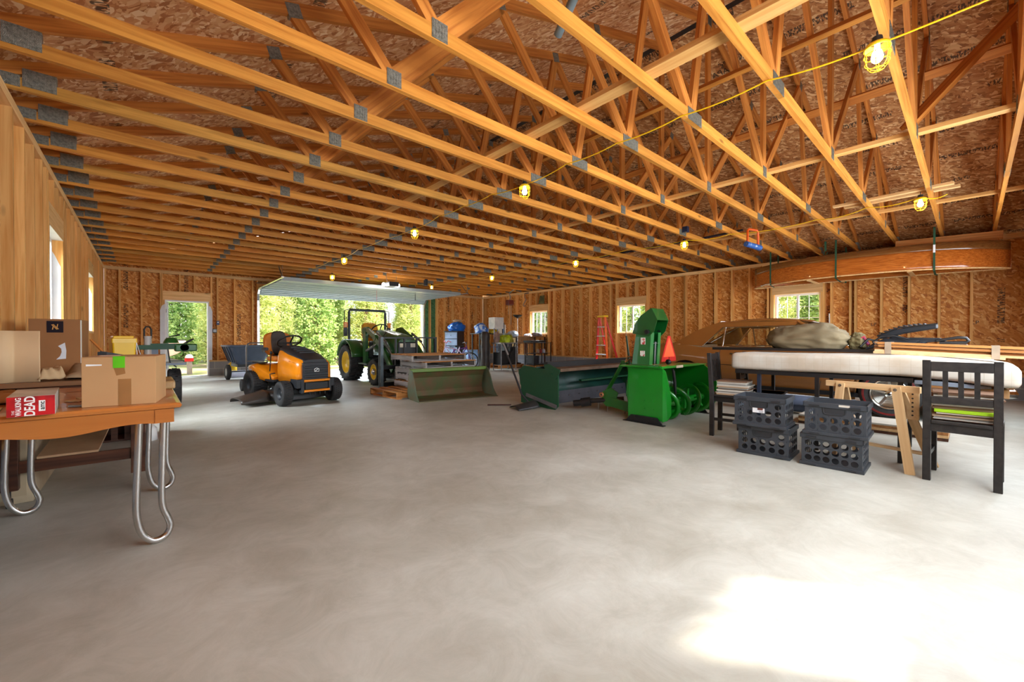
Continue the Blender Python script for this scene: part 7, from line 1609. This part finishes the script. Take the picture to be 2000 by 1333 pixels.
g = MB(); g.box(9.78, 10.05, 11.56, 11.85, 1.24, 1.56); o = part('white_carton', g, plain('cream carton', (214, 194, 174), 0.6), None, bevel=0.004); tag(o, 'cream carton behind the flat rosy boxes', 'carton')
g = MB(); g.cyl((9.62, 11.2, 1.242), (9.62, 11.2, 1.62), 0.05, 0.04, 12); o = part('black_bottle', g, 'black'); tag(o, 'black bottle shape between the white shade and cream carton', 'bottle')
# guitar-like ornate white thing, torchiere
t = thing('floor_lamp', 'tall floor lamp with a dark bowl shade in the far right corner', 'lamp', (10.36, 11.25, PZ))
g = MB(); g.lathe([(0, 0.0), (0.14, 0.0), (0.13, 0.025), (0.02, 0.04)], n=24); part('base', g, 'black', t)
g = MB(); g.cyl((0, 0, 0.03), (0, 0, 1.72), 0.014, n=10); part('pole', g, 'steel', t)
g = MB(); g.lathe([(0.02, 1.68), (0.10, 1.72), (0.19, 1.80), (0.18, 1.80), (0.09, 1.735), (0, 1.71)], n=28); part('lamp_shade', g, 'black', t)
# desk at the window with plants, black wire shelf
t = thing('wood_desk', 'brown wooden desk below the far right window', 'desk', (10.80, 11.0, 0))
g = MB(); g.box(-0.28, 0.29, -0.5, 0.5, 1.10, 1.13); part('desktop', g, 'pallet_brown', t)
g = MB(); g.box(-0.27, -0.25, -0.48, 0.48, 0.86, 1.10); part('apron', g, 'pallet_brown', t)
for x in (-0.25, 0.26):
    for y in (-0.47, 0.47): g = MB(); g.box(x - 0.02, x + 0.02, y - 0.02, y + 0.02, 0, 1.10); part('leg', g, 'dark_wood', t)
blob((10.85, 10.72, 1.131), 0.14, 0.16, 0.14, 44, 0.4, plain('grey dried bits', (140, 130, 126), 0.7, var=0.3), 'grey clutter on the desk below the far window', 'clutter', 'clutter')
blob((10.80, 11.15, 1.131), 0.12, 0.12, 0.09, 45, 0.4, plain('white cloth bits', (206, 206, 210), 0.7, var=0.1), 'white cloth on the desk left of the grey clutter', 'cloth', 'cloth')
t = thing('wire_shelf', 'black metal shelf rack on the pallet in front of the desk', 'shelf', (10.30, 10.13, PZ))
for x in (-0.42, 0.42):
    for y in (-0.22, 0.22): g = MB(); g.box(x - 0.012, x + 0.012, y - 0.012, y + 0.012, 0, 0.80); part('post', g, 'black', t)
for z in (0.04, 0.42, 0.78):
    g = MB(); g.box(-0.42, 0.42, -0.22, 0.22, z - 0.012, z); part('shelf', g, 'black', t)
g = MB(); g.box(-0.41, -0.16, -0.2, 0.2, 0.055, 0.34); tag(part('black_case', g, plain('black case', (22, 22, 26), 0.35, rgb2=(80, 84, 96), thr=(0.28, 0.36), scale=12)), 'black patterned case on the bottom shelf of the rack', 'case').location = (10.30, 10.13, PZ)
g = MB(); g.box(-0.5, 0.16, -0.28, 0.16, 0.79, 0.86); o = part('keyboard_case', g, 'black', None, bevel=0.008); o.location = (10.24, 10.13, PZ + 0.003); tag(o, 'flat black case lying on top of the metal rack', 'case')
for i, x in enumerate((-0.05, 0.08, 0.24)):
    g = MB(); g.lathe([(0, 0), (0.05, 0), (0.055, 0.08), (0.03, 0.14), (0, 0.15)], n=14); o = part('jar', g, plain('jar %d' % i, ((180, 150, 120), (170, 60, 50), (200, 200, 205))[i], 0.3)); o.location = (10.30 + x, 10.08, PZ + 0.421); tag(o, ('tan', 'dark red', 'silver')[i] + ' jar on the middle shelf of the black rack', 'jar')
# hoist and hook
t = thing('chain_hoist', 'red chain hoist hanging at the far right wall', 'hoist', (10.28, 11.6, 0))
g = MB(); g.box(-0.14, 0.14, -0.09, 0.09, 2.30, 2.50); part('hoist_body', g, plain('dark red hoist', (110, 34, 26), 0.45), t, bevel=0.03)
g = MB(); g.tube([(0, 0, 2.50), (0.03, 0, 2.60), (0.0, 0, 2.70), (-0.03, 0, 2.76), (0, -0.27, 2.88)], 0.016, 8); g.cyl((-0.06, 0, 1.95), (-0.06, 0, 2.31), 0.008, n=6); g.cyl((0.06, 0, 1.55), (0.06, 0, 2.31), 0.008, n=6); part('chain', g, 'steel_dull', t)
g = MB(); g.tube([(11.13, 11.45, 2.82), (10.92, 11.45, 2.78), (10.9, 11.42, 2.62), (10.9, 11.36, 2.54), (10.9, 11.46, 2.42), (10.9, 11.52, 2.34), (10.9, 11.46, 2.28), (10.9, 11.40, 2.33)], 0.018, 8); tag(part('steel_hook', g, 'steel_dull'), 'bent steel hook hanging left of the far right window', 'hook')
g = MB(); g.prism([(11.11, 10.90, 2.36), (11.11, 10.62, 2.36), (11.11, 10.62, 2.66), (11.11, 10.82, 2.66)], (0.03, 0, 0)); tag(part('framed_plaque', g, plain('dark green plaque', (52, 60, 30), 0.5, rgb2=(120, 110, 60), scale=14)), 'small dark plaque standing on the header above the far window', 'plaque')
# loose pipe in a stud bay, conduit along ridge
g = MB(); g.cyl((11.05, 2.02, 0.44), (11.10, 2.06, 1.60), 0.012, n=8); tag(part('loose_rod', g, 'white'), 'thin white rod leaning in the stud bay right of the near window', 'rod')
g = MB(); g.cyl((1.95, 1.40, 3.38), (2.18, 1.95, 3.20), 0.030, n=16); tag(part('conduit', g, plain('grey conduit', (116, 128, 130), 0.4)), 'short grey conduit pipe between the webs above the left trusses', 'pipe')
g = MB(); g.box(-0.04, 0.04, -0.04, 0.04, -0.05, 0.05); o = part('junction_box', g, plain('navy box', (20, 40, 70), 0.4)); o.location = (7.05, 3.33, 2.96); tag(o, 'small navy box on a chord in the middle of the roof', 'box')
g = MB(); g.tube([(8.0, 7.4, 2.98), (8.0, 6.2, 2.97), (8.0, 5.0, 2.98), (7.95, 3.6, 2.97), (7.9, 2.7, 2.98)], 0.02, 8); tag(part('black_hose', g, plain('black blue hose', (24, 30, 50), 0.4)), 'black hose lying over the chords along the right hand cord', 'hose')
# stamps on boards
M['ink'] = plain('faded ink', (54, 40, 26), 0.6, var=0.1)
sl_ = math.atan(SL); ux = Vector((math.cos(sl_), 0, math.sin(sl_)))
def stamp(x, y, size):
    z = deckz(x) - 0.002
    st = text('stamp', 'APA', size, (x, y, z), (0, -1, 0) if x < RX else (0, 1, 0), tuple(ux) if x < RX else (-ux.x, 0, ux.z), 'ink'); return st
for x, y in ((0.4, 2.9), (6.0, 2.35)):
    s_ = stamp(x, y, 0.12); s_.name = 'stamp'; s_.parent = bpy.data.objects['ceiling_left' if x < RX else 'ceiling_right']
for yy_ in (1.35, -0.05, 3.75): # LP panel stamps on the right wall
    s_ = text('stamp', 'LP', 0.09, (XR + SD - 0.002, yy_, 1.35), (0, -1, 0), (0, 0, 1), 'ink'); s_.parent = bpy.data.objects['wall_right']
